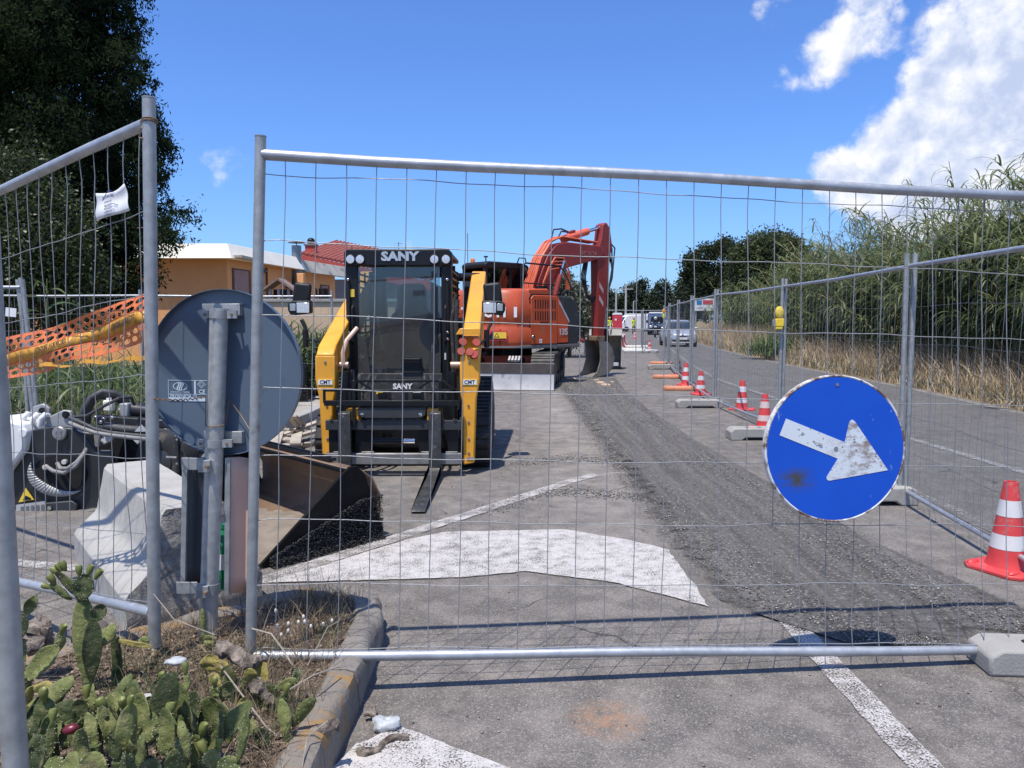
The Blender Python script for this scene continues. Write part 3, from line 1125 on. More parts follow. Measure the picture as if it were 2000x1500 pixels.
# ------------------------------------------------------------------ cones
def cone(label, loc, h=.50, tilt=0, wornw=False):
    t = thing('traffic_cone', label, 'traffic cone', (*loc, 0), tilt, 'traffic cones')
    rm = M('cone_red', (.62, .055, .055), .5, 0, .1, 8, 0, 60, dirt=(.55, .24, .2), damt=.34, dscale=7)
    wm = M('cone_white', (.66, .64, .62) if not wornw else (.62, .5, .47), .45, 0, .08, 10, 0, 60, dirt=(.55, .45, .4), damt=.25, dscale=10)
    poly = [(.18 * s1, .18 * s2) for s1, s2 in ((-1, -.72), (-.72, -1), (.72, -1), (1, -.72), (1, .72), (.72, 1), (-.72, 1), (-1, .72))]
    MB().loft([[(x * k, y * k, z) for x, y in poly] for k, z in ((1, 0), (1, .022), (.9, .032))]).build('base', rm, t, .006)
    for sx, sy in ((-1, -1), (1, -1), (-1, 1), (1, 1)):
        MB().sphere((.125 * sx, .125 * sy, .032), (.045, .022, .016), 10, 6).build('grip', rm, t)
    r0, r1 = .115, .038

    def rr(f):
        return lerp(r0, r1, f) + (.02 * max(0, .1 - f) / .1)
    cuts = [(.06, .26, rm), (.26, .42, wm), (.42, .62, rm), (.62, .80, wm), (.80, 1, rm)]
    for a, b, m in cuts:
        e = .0015 if m is wm else 0
        prof = [(rr(lerp(a, b, k / 3)) + e, lerp(a, b, k / 3) * h) for k in range(4)]
        if b == 1:
            prof += [(rr(1) * .72, h), (rr(1) * .70, h * .93)]
        MB().lathe(prof, n=20, caps=(b == 1)).build('sleeve' if m is wm else 'band', m, t)
    return t


cone('largest red and white traffic cone on its square base under the rail', (2.98, 4.52), .54, R(24))
cone('scuffed pale traffic cone standing tight behind a grey concrete foot', (3.46, 10.45), .49, R(10), True)
cone('bright red and white cone on the lane just past the scuffed cone', (3.84, 12.75), .50, R(30))
cone('red and white cone at the end of the biggest orange foot', (3.80, 15.4), .48, R(5))
cone('red and white cone half hidden behind the fence near the slim orange foot', (4.0, 17.6), .52, R(12))
cone('small cone behind fence wires by the small grey foot', (4.48, 20.6), .42, R(0), True)
cone('distant faded cone standing by the white barrier feet', (6.55, 36.6), .56, R(0), True)
cone('faint distant cone at the lane edge beyond the fence', (9.9, 62.0), .6, R(0))


# ------------------------------------------------------------------ warning lamps
def wlamp(label, p, lens, body):
    t = thing('warning_lamp', label, 'warning lamp', p)
    MB().box((0, 0, .0), (.105, .06, .10)).build('battery_box', body, t, .008)
    MB().box((-.005, 0, -.068), (.085, .052, .034)).build('box_foot', body, t, .006)
    MB().box((-.066, .01, -.005), (.032, .045, .085)).build('bracket', galv_dull, t, .004)
    mb = MB()
    prof = [(.0, -.030), (.035, -.028), (.052, -.020), (.056, 0), (.052, .020), (.035, .028), (.0, .030)]
    mb.lathe([(max(r, .001), z) for r, z in prof], (0, 0, .13), (.35, -1, .1), 20)
    mb.v = [(x, y, .13 + (z - .13) * 1.35) for x, y, z in mb.v]
    mb.build('lens', lens, t)
    mb = MB().lathe([(.059, -.008), (.059, .008)], (0, 0, .13), (.35, -1, .1), 20)
    mb.v = [(x, y, .13 + (z - .13) * 1.35) for x, y, z in mb.v]
    mb.build('lens_ring', body, t)
    return t


lensy = glassmat('yellow_lens', (.85, .72, .25), .10)
ly = M('lens_yellow_body', (.72, .55, .10), .2, 0, .2, 30)
yb = M('lamp_yellow', (.82, .58, .04), .45, 0, .08, 8)
lo_ = M('lens_orange', (.80, .26, .02), .25, 0, .15, 30)
wlamp('yellow hazard lamp clamped to a fence post by the lane', sight(1522, 630, 9.86), ly, yb)
wlamp('orange hazard lamp with lime battery box on a far fence post', sight(1297, 616, 24.2), lo_, M('lamp_lime', (.62, .66, .10), .5))


# ------------------------------------------------------------------ blue arrow sign
def blue_sign():
    c = sight(1632, 876, 3.12)
    t = thing('arrow_sign', 'round blue sign with scratched white arrow hung on the fence', 'road sign', (c.x, c.y, c.z))
    r = .303
    # facing: parallel to the panel, leaning a little
    xd = (fr_b - fl_b).normalized()
    yd = Vector((.03, .06, 1))
    yd = (yd - xd * yd.dot(xd)).normalized()
    nd = xd.cross(yd)
    b = NT('sign_blue')
    o_ = b.tc.outputs['Object']
    c1 = b.mix(b.ramp(b.noise(3, 5), .3, .7), (.004, .068, .46), (.006, .085, .52))
    sc = b.noise(22, 6, .7, stretch=(1, 1, .35))
    c1 = b.mix(b.ramp(sc, .65, .70, 0, .6), c1, (.30, .38, .55))
    xs_ = b.sep()
    sm = b.math('MULTIPLY', b.ramp(b.math('ABSOLUTE', b.math('ADD', xs_[0], .17)), .0, .10, 1, 0), b.ramp(b.math('ABSOLUTE', b.math('ADD', xs_[2], .125)), .0, .06, 1, 0))
    sm = b.math('MULTIPLY', b.math('MAXIMUM', sm, 0), b.ramp(b.noise(18, 6, stretch=(.5, 1, 2)), .35, .6))
    c1 = b.mix(b.math('MULTIPLY', sm, 1.4), c1, (.06, .06, .045))
    bm = b.done(c1, b.ramp(b.noise(9, 4), .3, .7, .28, .45), 0, .4)
    n = 56
    ring = [(math.cos(2 * math.pi * k / n), math.sin(2 * math.pi * k / n)) for k in range(n)]

    def P3(x, y, z):
        return xd * x + yd * y + nd * z
    mb = MB()
    mb.loft([[P3(a * (r - .008), b_ * (r - .008), .001) for a, b_ in ring], [P3(a * (r - .008), b_ * (r - .008), -.002) for a, b_ in ring]])
    mb.build('face', bm, t)
    rm = NT('rusty_white_rim')
    c2 = rm.mix(rm.ramp(rm.noise(11, 7, .7), .46, .56), (.66, .65, .62), (.16, .085, .05))
    rmm = rm.done(c2, .7, 0, .3)
    prof = [(r - .0085, .0015), (r - .004, .0035), (r, .001), (r + .001, -.01), (r - .001, -.026), (r - .004, -.026), (r - .004, -.004)]
    mb = MB().loft([[P3(a * q, b_ * q, z) for a, b_ in ring] for q, z in prof], caps=False)
    mb.build('rim', rmm, t)
    px = .303 / 146
    A = [(1527, 819), (1650, 863), (1657, 826), (1660, 820), (1664, 818), (1669, 821), (1743, 917), (1621, 940), (1616, 938), (1615, 933), (1637, 896), (1515, 852)]
    poly = [((u - 1632) * px, (876 - v) * px) for u, v in A]
    aw = NT('arrow_white')
    c3 = aw.mix(aw.math('MULTIPLY', aw.ramp(aw.noise(16, 8, .75, stretch=(.8, 1, 1.7)), .46, .62, 0, .95), aw.ramp(aw.sep()[0], -.06, .06)), (.62, .66, .68), (.22, .16, .13))
    c3 = aw.mix(aw.ramp(aw.noise(60, 4), .62, .68), c3, (.12, .1, .09))
    awm = aw.done(c3, .45, 0, .4)
    mb = MB()
    k = len(poly)
    mb.add([P3(x, y, .0014) for x, y in poly] + [P3(x, y, .0026) for x, y in poly], [tuple(range(k))[::-1], tuple(range(k, 2 * k))] + [(i, (i + 1) % k, (i + 1) % k + k, i + k) for i in range(k)])
    mb.build('arrow', awm, t, smooth=0)
    MB().cyl(P3(.0, .0, .002), P3(.0, .0, .005), .0085, 12).build('rivet', steel, t)
    MB().cyl(P3(-.005, .262, .001), P3(-.005, .262, .004), .007, 10).build('rivet', steel, t)
    mb = MB().bar(P3(-.16, .05, -.012), P3(.16, .05, -.012), .03, .008, nd)
    mb.bar(P3(-.16, -.12, -.012), P3(.16, -.12, -.012), .03, .008, nd)
    mb.build('back_channel', galv_dull, t)
    w = MB().tube([P3(-.10, .03, .004), P3(-.085, .022, .007), P3(-.07, .02, .005), P3(-.06, .014, .006), P3(-.062, .008, .005), P3(-.075, .014, .005)], .0012, 5)
    w.build('tie_wire', rust, t)


blue_sign()


# ------------------------------------------------------------------ sign seen from behind, on its pole
def back_sign():
    D = 3.17
    foot_ = sight(405, 1262, D)
    topp = sight(428, 604, D)
    base = Vector((foot_.x, foot_.y, 0))
    t = thing('sign_post', 'grey steel post carrying a round sign seen from its back', 'road sign', base)
    f = foot_ - base
    tp = topp - base
    r = .037
    ax = (tp - f).normalized()
    ring = []
    n = 28
    for k in range(n):
        a = 2 * math.pi * k / n
        rr = r * (1 - (.16 if k in (20,) else .0))
        ring.append((rr * math.cos(a), rr * math.sin(a)))
    mb = MB()
    f0 = f - ax * .12
    mb.loft([[Vector((x, y, 0)) + p for x, y in ring] for p in (f0, lerp(f0, tp, .5), tp)])
    mb.build('pole', M('zinc_pole', (.44, .44, .42), .5, .45, .2, 26, .06, 60, dirt=(.30, .28, .25), damt=.25, dscale=14), t)
    MB().lathe([(r * .9, 0), (r * .9, .004)], tp, ax, 20).build('cap', galv_dull, t)
    # plate
    c = sight(440, 727, 3.235) - base
    yaw = R(-9)
    xd = Vector((math.cos(yaw), math.sin(yaw), 0))
    yd = Vector((.055, .02, 1))
    yd = (yd - xd * yd.dot(xd)).normalized()
    nd = xd.cross(yd)
    if nd.y > 0:
        nd = -nd
    rx = .345
    N = 64
    cir = [(math.cos(2 * math.pi * k / N), math.sin(2 * math.pi * k / N)) for k in range(N)]

    def P3(x, y, z):
        return c + xd * x + yd * y + nd * z
    pm = M('slate_back_paint', (.088, .122, .165), .4, 0, .06, 3, 0, 60, dirt=(.06, .085, .12), damt=.22, dscale=7, spec=.5)
    MB().loft([[P3(a * rx, b * rx, 0) for a, b in cir], [P3(a * rx, b * rx, -.003) for a, b in cir]]).build('plate', pm, t)
    prof = [(rx - .0005, 0), (rx + .0015, .024), (rx + .004, .024), (rx + .003, -.003), (rx, -.003)]
    MB().loft([[P3(a * q, b * q, z) for a, b in cir] for q, z in prof], caps=False).build('lip', pm, t)
    for yy in (.262, -.272):
        b0 = P3(-.085, yy, .014)
        b1 = P3(.085, yy, .014)
        MB().bar(b0, b1, .028, .05, yd).build('channel', galv_dull, t, .002)
        # clamp round the pole at that height
        pc = f + ax * ((b0.z + b1.z) / 2 - f.z) / ax.z
        pc = pc + Vector((0, 0, -.02))
        cl = MB().lathe([(r + .001, -.016), (r + .0045, -.016), (r + .0045, .016), (r + .001, .016)], pc, ax, 24, False)
        cl.bar(pc + Vector((-.062, -.004, 0)), pc + Vector((-r, -.008, 0)), .022, .032)
        cl.bar(pc + Vector((r, -.008, 0)), pc + Vector((.075, -.004, 0)), .022, .032)
        o = cl.build('clamp', galv_dull, t)
        for sx in (-.053, .056):
            MB().tube([pc + Vector((sx, -.024, 0)), pc + Vector((sx, .04, 0))], .0055, 8).build('bolt', rust, o)
    # printed label
    wm = M('label_white', (.50, .58, .66), .5)
    lc = sight(368, 762, 3.0)
    # find label centre on the plate
    o = Vector((0, 0, 1.5)) - base
    d = (lc - base) - o
    lc = o + d * ((c - o).dot(nd) / d.dot(nd)) + nd * .0012
    W, H = .185, .086

    def rect(mb, x0, y0, x1, y1, z=.0012):
        mb.add([lc + xd * x + yd * y + nd * z for x, y in ((x0, y0), (x1, y0), (x1, y1), (x0, y1))], [(0, 1, 2, 3)])
    lab = MB()
    e = .0022
    for (x0, y0, x1, y1) in ((-W / 2, H / 2 - e, W / 2, H / 2), (-W / 2, -H / 2 - .004, W / 2, -H / 2 + .012), (-W / 2, -H / 2, -W / 2 + e, H / 2), (W / 2 - e, -H / 2, W / 2, H / 2),
                            (-W / 2, -.018, W / 2, -.016), (.028, -.016, .036, H / 2)):
        rect(lab, x0, y0, x1, y1)
    lab.build('label', wm, t, smooth=0, recalc=False)
    em = MB()
    ec = (-.036, .016)
    M_ = 28
    for k in range(M_):
        a0, a1 = 2 * math.pi * k / M_, 2 * math.pi * (k + 1) / M_
        em.add([lc + xd * (ec[0] + q * .034 * math.cos(a)) + yd * (ec[1] + q * .0175 * math.sin(a)) + nd * .0014 for q, a in ((1, a0), (1, a1), (.88, a1), (.88, a0))], [(0, 1, 2, 3)])
    for j in (-1, 0, 1):
        pts = [(ec[0] + j * .0095 + .004 * math.sin(v * 3.1), ec[1] + v * .019) for v in np.linspace(-1, 1, 9)]
        for k in range(8):
            em.add([lc + xd * (p[0] + s * .0034) + yd * p[1] + nd * .0014 for p, s in ((pts[k], -1), (pts[k], 1), (pts[k + 1], 1), (pts[k + 1], -1))], [(0, 1, 2, 3)])
    dm = (.062, .026)
    for q0, q1 in ((.017, .0145), (.009, .007)):
        cs_ = [(1.2, 0), (0, 1), (-1.2, 0), (0, -1)]
        for k in range(4):
            a, b = cs_[k], cs_[(k + 1) % 4]
            em.add([lc + xd * (dm[0] + q * p[0]) + yd * (dm[1] + q * p[1]) + nd * .0014 for q, p in ((q0, a), (q0, b), (q1, b), (q1, a))], [(0, 1, 2, 3)])
    em.build('emblem', wm, t, smooth=0, recalc=False)
    lettering('CE', .024, lc + xd * .064 - yd * .006 + nd * .0014, xd, yd, wm, t, .0006)
    lettering('PROVINCIA DI', .019, lc - xd * .022 - yd * .027 + nd * .0014, xd, yd, wm, t, .0004)
    lettering('SEGNALETICA STRADALE', .008, lc - xd * .036 - yd * .0085 + nd * .0014, xd, yd, wm, t, .0001)
    # bent marker plates lower on the pole
    g2 = thing('marker_plates', 'two long bent metal marker plates strapped to the sign post', 'marker plate', base)
    dk = M('dark_grey_sheet', (.075, .085, .095), .5, .2, .1, 5, 0, 60, dirt=(.14, .14, .14), damt=.15)
    cop = M('faded_copper_sheet', (.64, .41, .31), .55, 0, .10, 3, 0, 60, dirt=(.28, .19, .15), damt=.16, dscale=12)

    def plate(px_top, px_bot, mat, lipc, curve):
        rows = []
        for k in range(9):
            f_ = k / 8
            y_ = lerp(px_top[2], px_bot[2], f_)
            a = sight(lerp(px_top[0], px_bot[0], f_), y_, 3.19) - base
            b = sight(lerp(px_top[1], px_bot[1], f_), y_ + 6, 3.19 + curve * 1.2) - base
            m = (a + b) / 2 + Vector((0, curve, 0))
            rows.append([a, lerp(a, m, .5) + Vector((0, curve * .3, 0)), m, lerp(m, b, .5) + Vector((0, curve * .3, 0)), b])
        mb = MB()
        for r_ in rows:
            mb.v += [tuple(p) for p in r_]
        for j in range(8):
            for i in range(4):
                mb.f.append((j * 5 + i, j * 5 + i + 1, j * 5 + i + 6, j * 5 + i + 5))
        o_ = mb.build('plate', mat, g2, recalc=False)
        o_.modifiers.new('s', 'SOLIDIFY').thickness = .003
        lip_ = MB().bar(rows[0][0] + Vector((-.009, -.006, 0)), rows[-1][0] + Vector((-.009, -.006, 0)), .022, .02, (0, 1, 0))
        lip_.build('edge_strip', galv_dull, g2, .002)
    plate((368, 412, 893), (364, 400, 1140), dk, 0, .03)
    plate((451, 490, 893), (449, 486, 1160), cop, 0, .035)
    for yy, half in ((906, (355, 470)), (1148, (345, 452))):
        a, b = sight(half[0], yy, 3.15) - base, sight(half[1], yy, 3.15) - base
        pc = sight(414 if yy < 1000 else 410, yy, D) - base
        mb = MB().bar(a, lerp(a, b, .38), .006, .05, (0, 0, 1))
        mb.lathe([(r + .001, -.024), (r + .004, -.024), (r + .004, .024), (r + .001, .024)], pc, ax, 22, False)
        mb.box(pc + Vector((-.012, -.045, 0)), (.05, .022, .05))
        o_ = mb.build('strap', galv_dull, g2, .001)
        MB().cyl(pc + Vector((.005, -.075, 0)), pc + Vector((.005, -.05, 0)), .007, 8).build('bolt', rust, o_)
    # twisted wire tying post, pole and fence post together
    g3 = thing('twisted_wire', 'twisted rusty wire tying the sign post to the fence posts', 'wire', base)
    pts = []
    a, b = sight(300, 779, 2.93), sight(402, 775, D - .04)
    for k in range(40):
        f_ = k / 39
        p = lerp(a, b, f_) - base
        amp = .004 * math.sin(f_ * math.pi)
        pts.append(p + Vector((0, amp * math.cos(k * 1.7), amp * math.sin(k * 1.7) - .008 * math.sin(f_ * 3.1))))
    pts += [f + ax * (1.07 - f.z) + Vector((r * 1.08 * math.cos(q), r * 1.08 * math.sin(q), .004 * math.sin(q))) for q in np.linspace(-2.4, .4, 9)]
    pts += [sight(448, 780, 3.2) - base, sight(470, 810, 3.19) - base, sight(487, 838, 3.0) - base, sight(493, 842, 2.95) - base]
    MB().tube(pts, .0022, 5).build('strand', rust, g3)
    MB().tube([p + Vector((0, -.003, .004 * math.sin(i * 1.9))) for i, p in enumerate(pts[:40])], .0018, 5).build('strand', rust, g3)
    # green bottle jammed behind the plate
    bb = thing('bottle', 'green plastic bottle with white label wedged behind the copper plate', 'bottle', sight(440, 1150, 3.29))
    gm = glassmat('green_pet', (.05, .42, .20), .06)
    gb = M('green_plastic', (.02, .22, .10), .2, 0, .2, 20)
    MB().lathe([(.02, 0), (.034, .008), (.036, .03), (.033, .06), (.036, .10), (.036, .19), (.03, .225), (.015, .26), (.013, .275)], n=20).build('body', gb, bb)
    MB().lathe([(.0365, .095), (.0365, .165)], n=20, caps=False).build('paper_label', white, bb)
    MB().lathe([(.016, .272), (.016, .292), (.012, .294)], n=16).build('cap', gb, bb)


back_sign()
# ------------------------------------------------------------------ skid loader with pallet forks
def loader():
    t = thing('track_loader', 'yellow and black compact track loader with pallet forks facing the fence', 'loader', (-1.10, 7.35, 0))
    for s in (-1, 1):
        # front arm leg, drawn in the front view
        x = lambda a: s * a
        leg = [(.60, 1.16), (.785, 1.16), (.79, .93), (.755, .74), (.735, .12), (.63, .10), (.625, .70), (.60, .80)]
        arm = MB().prism([(x(a), z) for a, z in leg], 'y', 0, .17)
        beam = [(0, 1.15), (.0, 1.175), (.10, 1.26), (2.25, 2.10), (2.46, 2.06), (2.46, 1.80), (.34, .98), (.17, 1.02), (.17, 1.15)]
        arm.prism([(y, z) for y, z in beam], 'x', x(.605), x(.775))
        o = arm.build('lift_arm', yellow, t, .014)
        MB().cyl((x(.60), .16, 1.06), (x(.50), .16, 1.06), .035, 14).build('pivot_pin', M('bronze_pin', (.55, .36, .24), .4, .6), o)
        st = MB().box((x(.693), -.003, .905), (.15, .004, .062))
        lab = st.build('sticker', M('sticker_yellow', (.80, .50, .06), .4), o)
        MB().box((x(.693), -.0062, .905), (.132, .003, .046)).build('sticker_face', white, o)
        ik = M('logo_ink', (.03, .04, .06), .5)
        lettering('CMT', .050, (x(.693), -.0088, .905), (1, 0, 0), (0, 0, 1), ik, o, .0012, width=.105)
        # rear tower
        MB().prism([(1.95, .75), (2.55, .75), (2.6, 1.7), (2.4, 2.02), (2.2, 1.9)], 'x', x(.50), x(.598)).build('tower', black, t, .01)
        # lift cylinder
        MB().cyl((x(.55), .35, .75), (x(.55), 1.9, 1.35), .038, 12).build('lift_cylinder', black, t)
        MB().cyl((x(.52), .10, 1.0), (x(.52), .10, .55), .045, 12).build('tilt_cylinder', black, t)
        MB().cyl((x(.52), .10, .55), (x(.52), .10, .30), .022, 12).build('cylinder_rod', chrome, t)
        # track
        prof = [(.22, .28), (.30, .10), (.48, .0), (2.2, .0), (2.42, .12), (2.5, .32), (2.38, .55), (1.7, .80), (1.45, .84), (.75, .62), (.36, .52)]
        o = MB().prism(prof, 'x', x(.56), x(.875)).build('track', rubber, t, .02)
        lug = MB()
        for k in range(len(prof)):
            a, b = Vector((0, *prof[k])), Vector((0, *prof[(k + 1) % len(prof)]))
            L = (b - a).length
            nn = max(1, int(L / .1))
            d = (b - a).normalized()
            out = Vector((0, d.z, -d.y))
            for q in range(nn):
                p = lerp(a, b, (q + .5) / nn) + out * .010
                m = Matrix(((1, 0, 0), (0, d.y, out.y), (0, d.z, out.z))).to_3x3()
                lug.box(p + Vector((x(.717), 0, 0)), (.30, .05, .026), m)
        lug.build('tread_lugs', rubber, o)
        for yy, zz, rr in ((.48, .27, .17), (2.2, .27, .19), (1.5, .66, .12), (.95, .14, .10), (1.35, .14, .10), (1.75, .14, .10)):
            MB().cyl((x(.80), yy, zz), (x(.88), yy, zz), rr, 18).build('roller', dgrey, o)
        MB().box((x(.45), 1.25, .42), (.2, 1.6, .34)).build('track_frame', black, t, .01)
    # chassis and belly
    MB().box((0, 1.35, .43), (1.02, 1.9, .46)).build('chassis', black, t, .02)
    MB().box((0, 2.30, 1.15), (1.10, .75, .75)).build('engine_hood', dgrey, t, .03)
    # cab
    X0, X1 = -.64, .47
    Y0, Y1 = .75, 2.0
    cx = (X0 + X1) / 2
    roof = MB().prism([(X0 - .005, 2.06), (X1 + .005, 2.06), (X1 + .005, 2.20), (X1 - .03, 2.235), (X0 + .03, 2.235), (X0 - .005, 2.20)], 'y', Y0 - .05, Y0 + .12)
    ro = roof.build('cab_header', black, t, .012)
    MB().box((cx, (Y0 + Y1) / 2 + .1, 2.205), (X1 - X0 - .04, Y1 - Y0, .05)).build('roof', black, t, .015)
    sil = M('silver_letters', (.62, .62, .60), .3, .6)
    lettering('SANY', .125, (cx + .02, Y0 - .056, 2.155), (1, 0, 0), (0, 0, 1), sil, ro, .006, width=.40)
    for px_ in (-.575, -.475, .295, .415):
        l = MB().lathe([(.050, 0), (.052, .03), (.046, .034)], (px_, Y0 - .035, 2.125), (0, -1, 0), 20).build('work_lamp', blackp, t)
        MB().lathe([(.046, .030), (.040, .038), (.001, .040)], (px_, Y0 - .035, 2.125), (0, -1, 0), 20).build('lens', lampg, l)
    for xx, w in ((X0 + .065, .13), (X1 - .055, .11)):
        MB().box((xx, Y0 + .03, 1.40), (w, .10, 1.34)).build('cab_post', black, t, .012)
        MB().box((xx, Y1 - .05, 1.45), (.08, .08, 1.25)).build('cab_post', black, t, .01)
    for z in (1.95, 1.35):
        MB().cyl((X0 + .035, Y0 - .04, z - .05), (X0 + .035, Y0 - .04, z - .55), .018, 10).build('door_strut', blackp, t)
        MB().cyl((X1 - .045, Y0 - .04, z - .05), (X1 - .045, Y0 - .04, z - .55), .018, 10).build('door_strut', blackp, t)
    # front pane with dark corner panels
    gl = MB().box((cx, Y0 + .0, 1.47), (.86, .008, 1.16)).build('windscreen', glassd, t)
    dusty = M('dusty_black', (.035, .035, .036), .7, 0, .3, 10, .1, 60, dirt=(.13, .12, .105), damt=.34, dscale=14)
    cl = [(X0 + .12, .86), (X0 + .12, 1.36), (X0 + .16, 1.33), (X0 + .215, 1.24), (X0 + .235, 1.05), (X0 + .26, .86)]
    MB().prism(cl, 'y', Y0 - .02, Y0 - .008).build('corner_panel', dusty, t, .003)
    MB().prism([(2 * cx - a, z) for a, z in cl], 'y', Y0 - .02, Y0 - .008).build('corner_panel', dusty, t, .003)
    MB().box((cx, Y0 - .01, .79), (.90, .03, .30)).build('lower_front_panel', dusty, t, .01)
    lettering('SANY', .080, (cx + .03, Y0 - .031, .80), (1, 0, 0), (0, 0, 1), white, t, .004, width=.21)
    h = MB().tube([(cx + .04, Y0 - .02, 1.10), (cx + .04, Y0 - .07, 1.09), (cx + .22, Y0 - .07, 1.09), (cx + .22, Y0 - .02, 1.08)], .014, 8)
    h.box((cx + .13, Y0 - .03, 1.03), (.21, .03, .13))
    h.build('door_handle', blackp, t, .004)
    w = MB().tube([(.305, Y0 - .03, 1.27), (.315, Y0 - .035, 1.85)], .010, 6)
    w.bar((.285, Y0 - .022, 1.33), (.30, Y0 - .022, 1.98), .012, .02)
    w.box((.295, Y0 - .03, 1.29), (.05, .04, .10))
    w.build('wiper', blackp, t)
    MB().box((cx + .0, Y0 + .09, 1.99), (.22, .03, .05)).build('interior_mirror', blackp, t, .008)
    # interior
    seatm = M('seat_fabric', (.025, .032, .045), .8, 0, .2, 20)
    MB().loft([[(cx + .03 + a * hw, 1.55 + .02 * hw, z) for a, hw in ((-1, w_), (1, w_))] + [(cx + .03 + w_, 1.68, z), (cx + .03 - w_, 1.68, z)]
               for z, w_ in ((1.0, .24), (1.25, .27), (1.55, .25), (1.62, .17), (1.86, .16), (1.92, .12))]).build('seat_back', seatm, t, .03)
    MB().box((cx + .03, 1.32, 1.02), (.50, .50, .12)).build('seat_cushion', seatm, t, .03)
    for s in (-1, 1):
        MB().box((cx + .03 + s * .33, 1.25, 1.10), (.11, .45, .12)).build('armrest', blackp, t, .02)
        MB().tube([(cx + .03 + s * .31, 1.08, 1.15), (cx + .03 + s * .30, 1.04, 1.34)], .018, 8).build('joystick', blackp, t)
    MB().box((cx, 1.35, .90), (1.0, 1.2, .05)).build('cab_floor', black, t)
    # rear wall with its window
    rw = MB()
    rw.box((cx, Y1, 1.15), (1.0, .03, .55))
    rw.box((X0 + .12, Y1, 1.72), (.2, .03, .6))
    rw.box((X1 - .08, Y1, 1.72), (.12, .03, .6))
    rw.box((cx, Y1, 2.08), (1.0, .03, .14))
    rw.build('rear_wall', black, t)
    MB().box((cx, Y1 + .005, 1.72), (.86, .006, .58)).build('rear_window', glassmat('clear_rear_glass', (.85, .9, .92), .0), t)
    # side guards
    for xx in (X0 + .01, X1 - .01):
        g = MB()
        for k in range(15):
            g.box((xx, (Y0 + Y1) / 2 + .05, .98 + k * .074), (.018, Y1 - Y0 - .14, .020))
        for yy in (1.05, 1.4, 1.75):
            g.box((xx, yy, 1.5), (.02, .02, 1.1))
        g.build('side_guard', black, t)
        MB().box((xx, (Y0 + Y1) / 2 + .05, .90), (.03, Y1 - Y0 - .1, .12)).build('side_sill', black, t)
    # lamps and mirrors on stalks
    for s in (-1, 1):
        m = Vector((s * .90 if s > 0 else -1.08, .62, 1.62))
        st = MB().tube([(s * .62, .30, 1.12), (s * .80, .42, 1.28), (m.x - s * .07, .55, 1.30), (m.x - s * .04, .6, 1.42), (m.x, .62, 1.5)], .016, 8)
        st.cyl((m.x - s * .06, .55, 1.22), (m.x - s * .06, .55, 1.40), .03, 10)
        st.build('lamp_stalk', blackp, t)
        MB().box(m + Vector((-s * .0, .06, .15)), (.185, .06, .23), Matrix.Rotation(R(-6 * s), 3, 'Y')).build('mirror', blackp, t, .03, segs=3)
        hb = MB().prism([(m.x - .11 * 1.0, 1.57), (m.x + .10, 1.545), (m.x + .13, 1.60), (m.x + .13, 1.67), (m.x + .08, 1.70), (m.x - .11, 1.70)] if s > 0 else
                        [(m.x + .11, 1.57), (m.x - .10, 1.545), (m.x - .13, 1.60), (m.x - .13, 1.67), (m.x - .08, 1.70), (m.x + .11, 1.70)], 'y', m.y - .03, m.y + .07).build('headlamp', blackp, t, .015)
        MB().box((m.x - s * .03, m.y - .034, 1.625), (.13, .008, .105)).build('lens', lampg, hb, .006)
        MB().box((m.x + s * .075, m.y - .034, 1.63), (.06, .008, .075)).build('lens', M('clear_lens', (.35, .38, .40), .1, .2, .2, 50), hb, .006)
    # bright strut joints, handles, reflectors, stickers and bolts
    for xx in (X0 + .035, X1 - .045):
        for z in (1.92, 1.37, 1.30, .82):
            MB().sphere((xx, Y0 - .055, z), .017, 8, 6).build('strut_joint', chrome, t)
    for s in (-1, 1):
        MB().tube([(s * .0 + (X0 + .075 if s < 0 else X1 - .065), Y0 - .025, 1.25), (X0 + .075 if s < 0 else X1 - .065, Y0 - .07, 1.28), (X0 + .075 if s < 0 else X1 - .065, Y0 - .07, 1.62), (X0 + .075 if s < 0 else X1 - .065, Y0 - .025, 1.65)], .011, 8).build('grab_handle', blackp, t)
        for z in (.22, .36, .52, .68, 1.10):
            MB().lathe([(.012, 0), (.012, .008), (.007, .010)], (s * (.69 if z > .7 else .682), -.001, z), (0, -1, 0), 6).build('bolt', steel, t)
        MB().box((s * .70, -.004, .165), (.075, .005, .03)).build('scraped_patch', M('scraped_steel', (.34, .26, .20), .6, .2), t)
        MB().tube([(s * .30, .20, .95), (s * .34, .05, .82), (s * .36, .0, .66), (s * .30, .02, .52)], .018, 8).build('hose', rubber, t)
        MB().tube([(s * .24, .20, .95), (s * .26, .03, .80), (s * .29, .0, .62), (s * .22, .02, .50)], .016, 8).build('hose', rubber, t)
        MB().lathe([(.020, 0), (.020, .05)], (s * .33, .0, .80), (0, -.4, 1), 10).build('hose_fitting', chrome, t)
    for (xx, z, w_, h_, c_) in ((X0 + .065, 1.78, .06, .08, (.75, .55, .05)), (X1 - .055, 1.12, .05, .07, (.7, .7, .68)), (.10, .72, .09, .05, (.7, .68, .62)), (-.30, .74, .07, .04, (.72, .5, .05))):
        MB().box((xx, Y0 - .028, z), (w_, .004, h_)).build('warning_sticker', M('sticker', c_, .5), t)
    for k in range(2):
        MB().box((cx - .18 + .36 * k, Y0 - .028, .71), (.10, .006, .05)).build('drain_vent', blackp, t)
    # red coupler caps and yellow shelf on the right arm
    MB().prism([(.56, 1.36), (.80, 1.36), (.79, 1.42), (.60, 1.42)], 'y', .02, .30).build('shelf', yellow, t, .006)
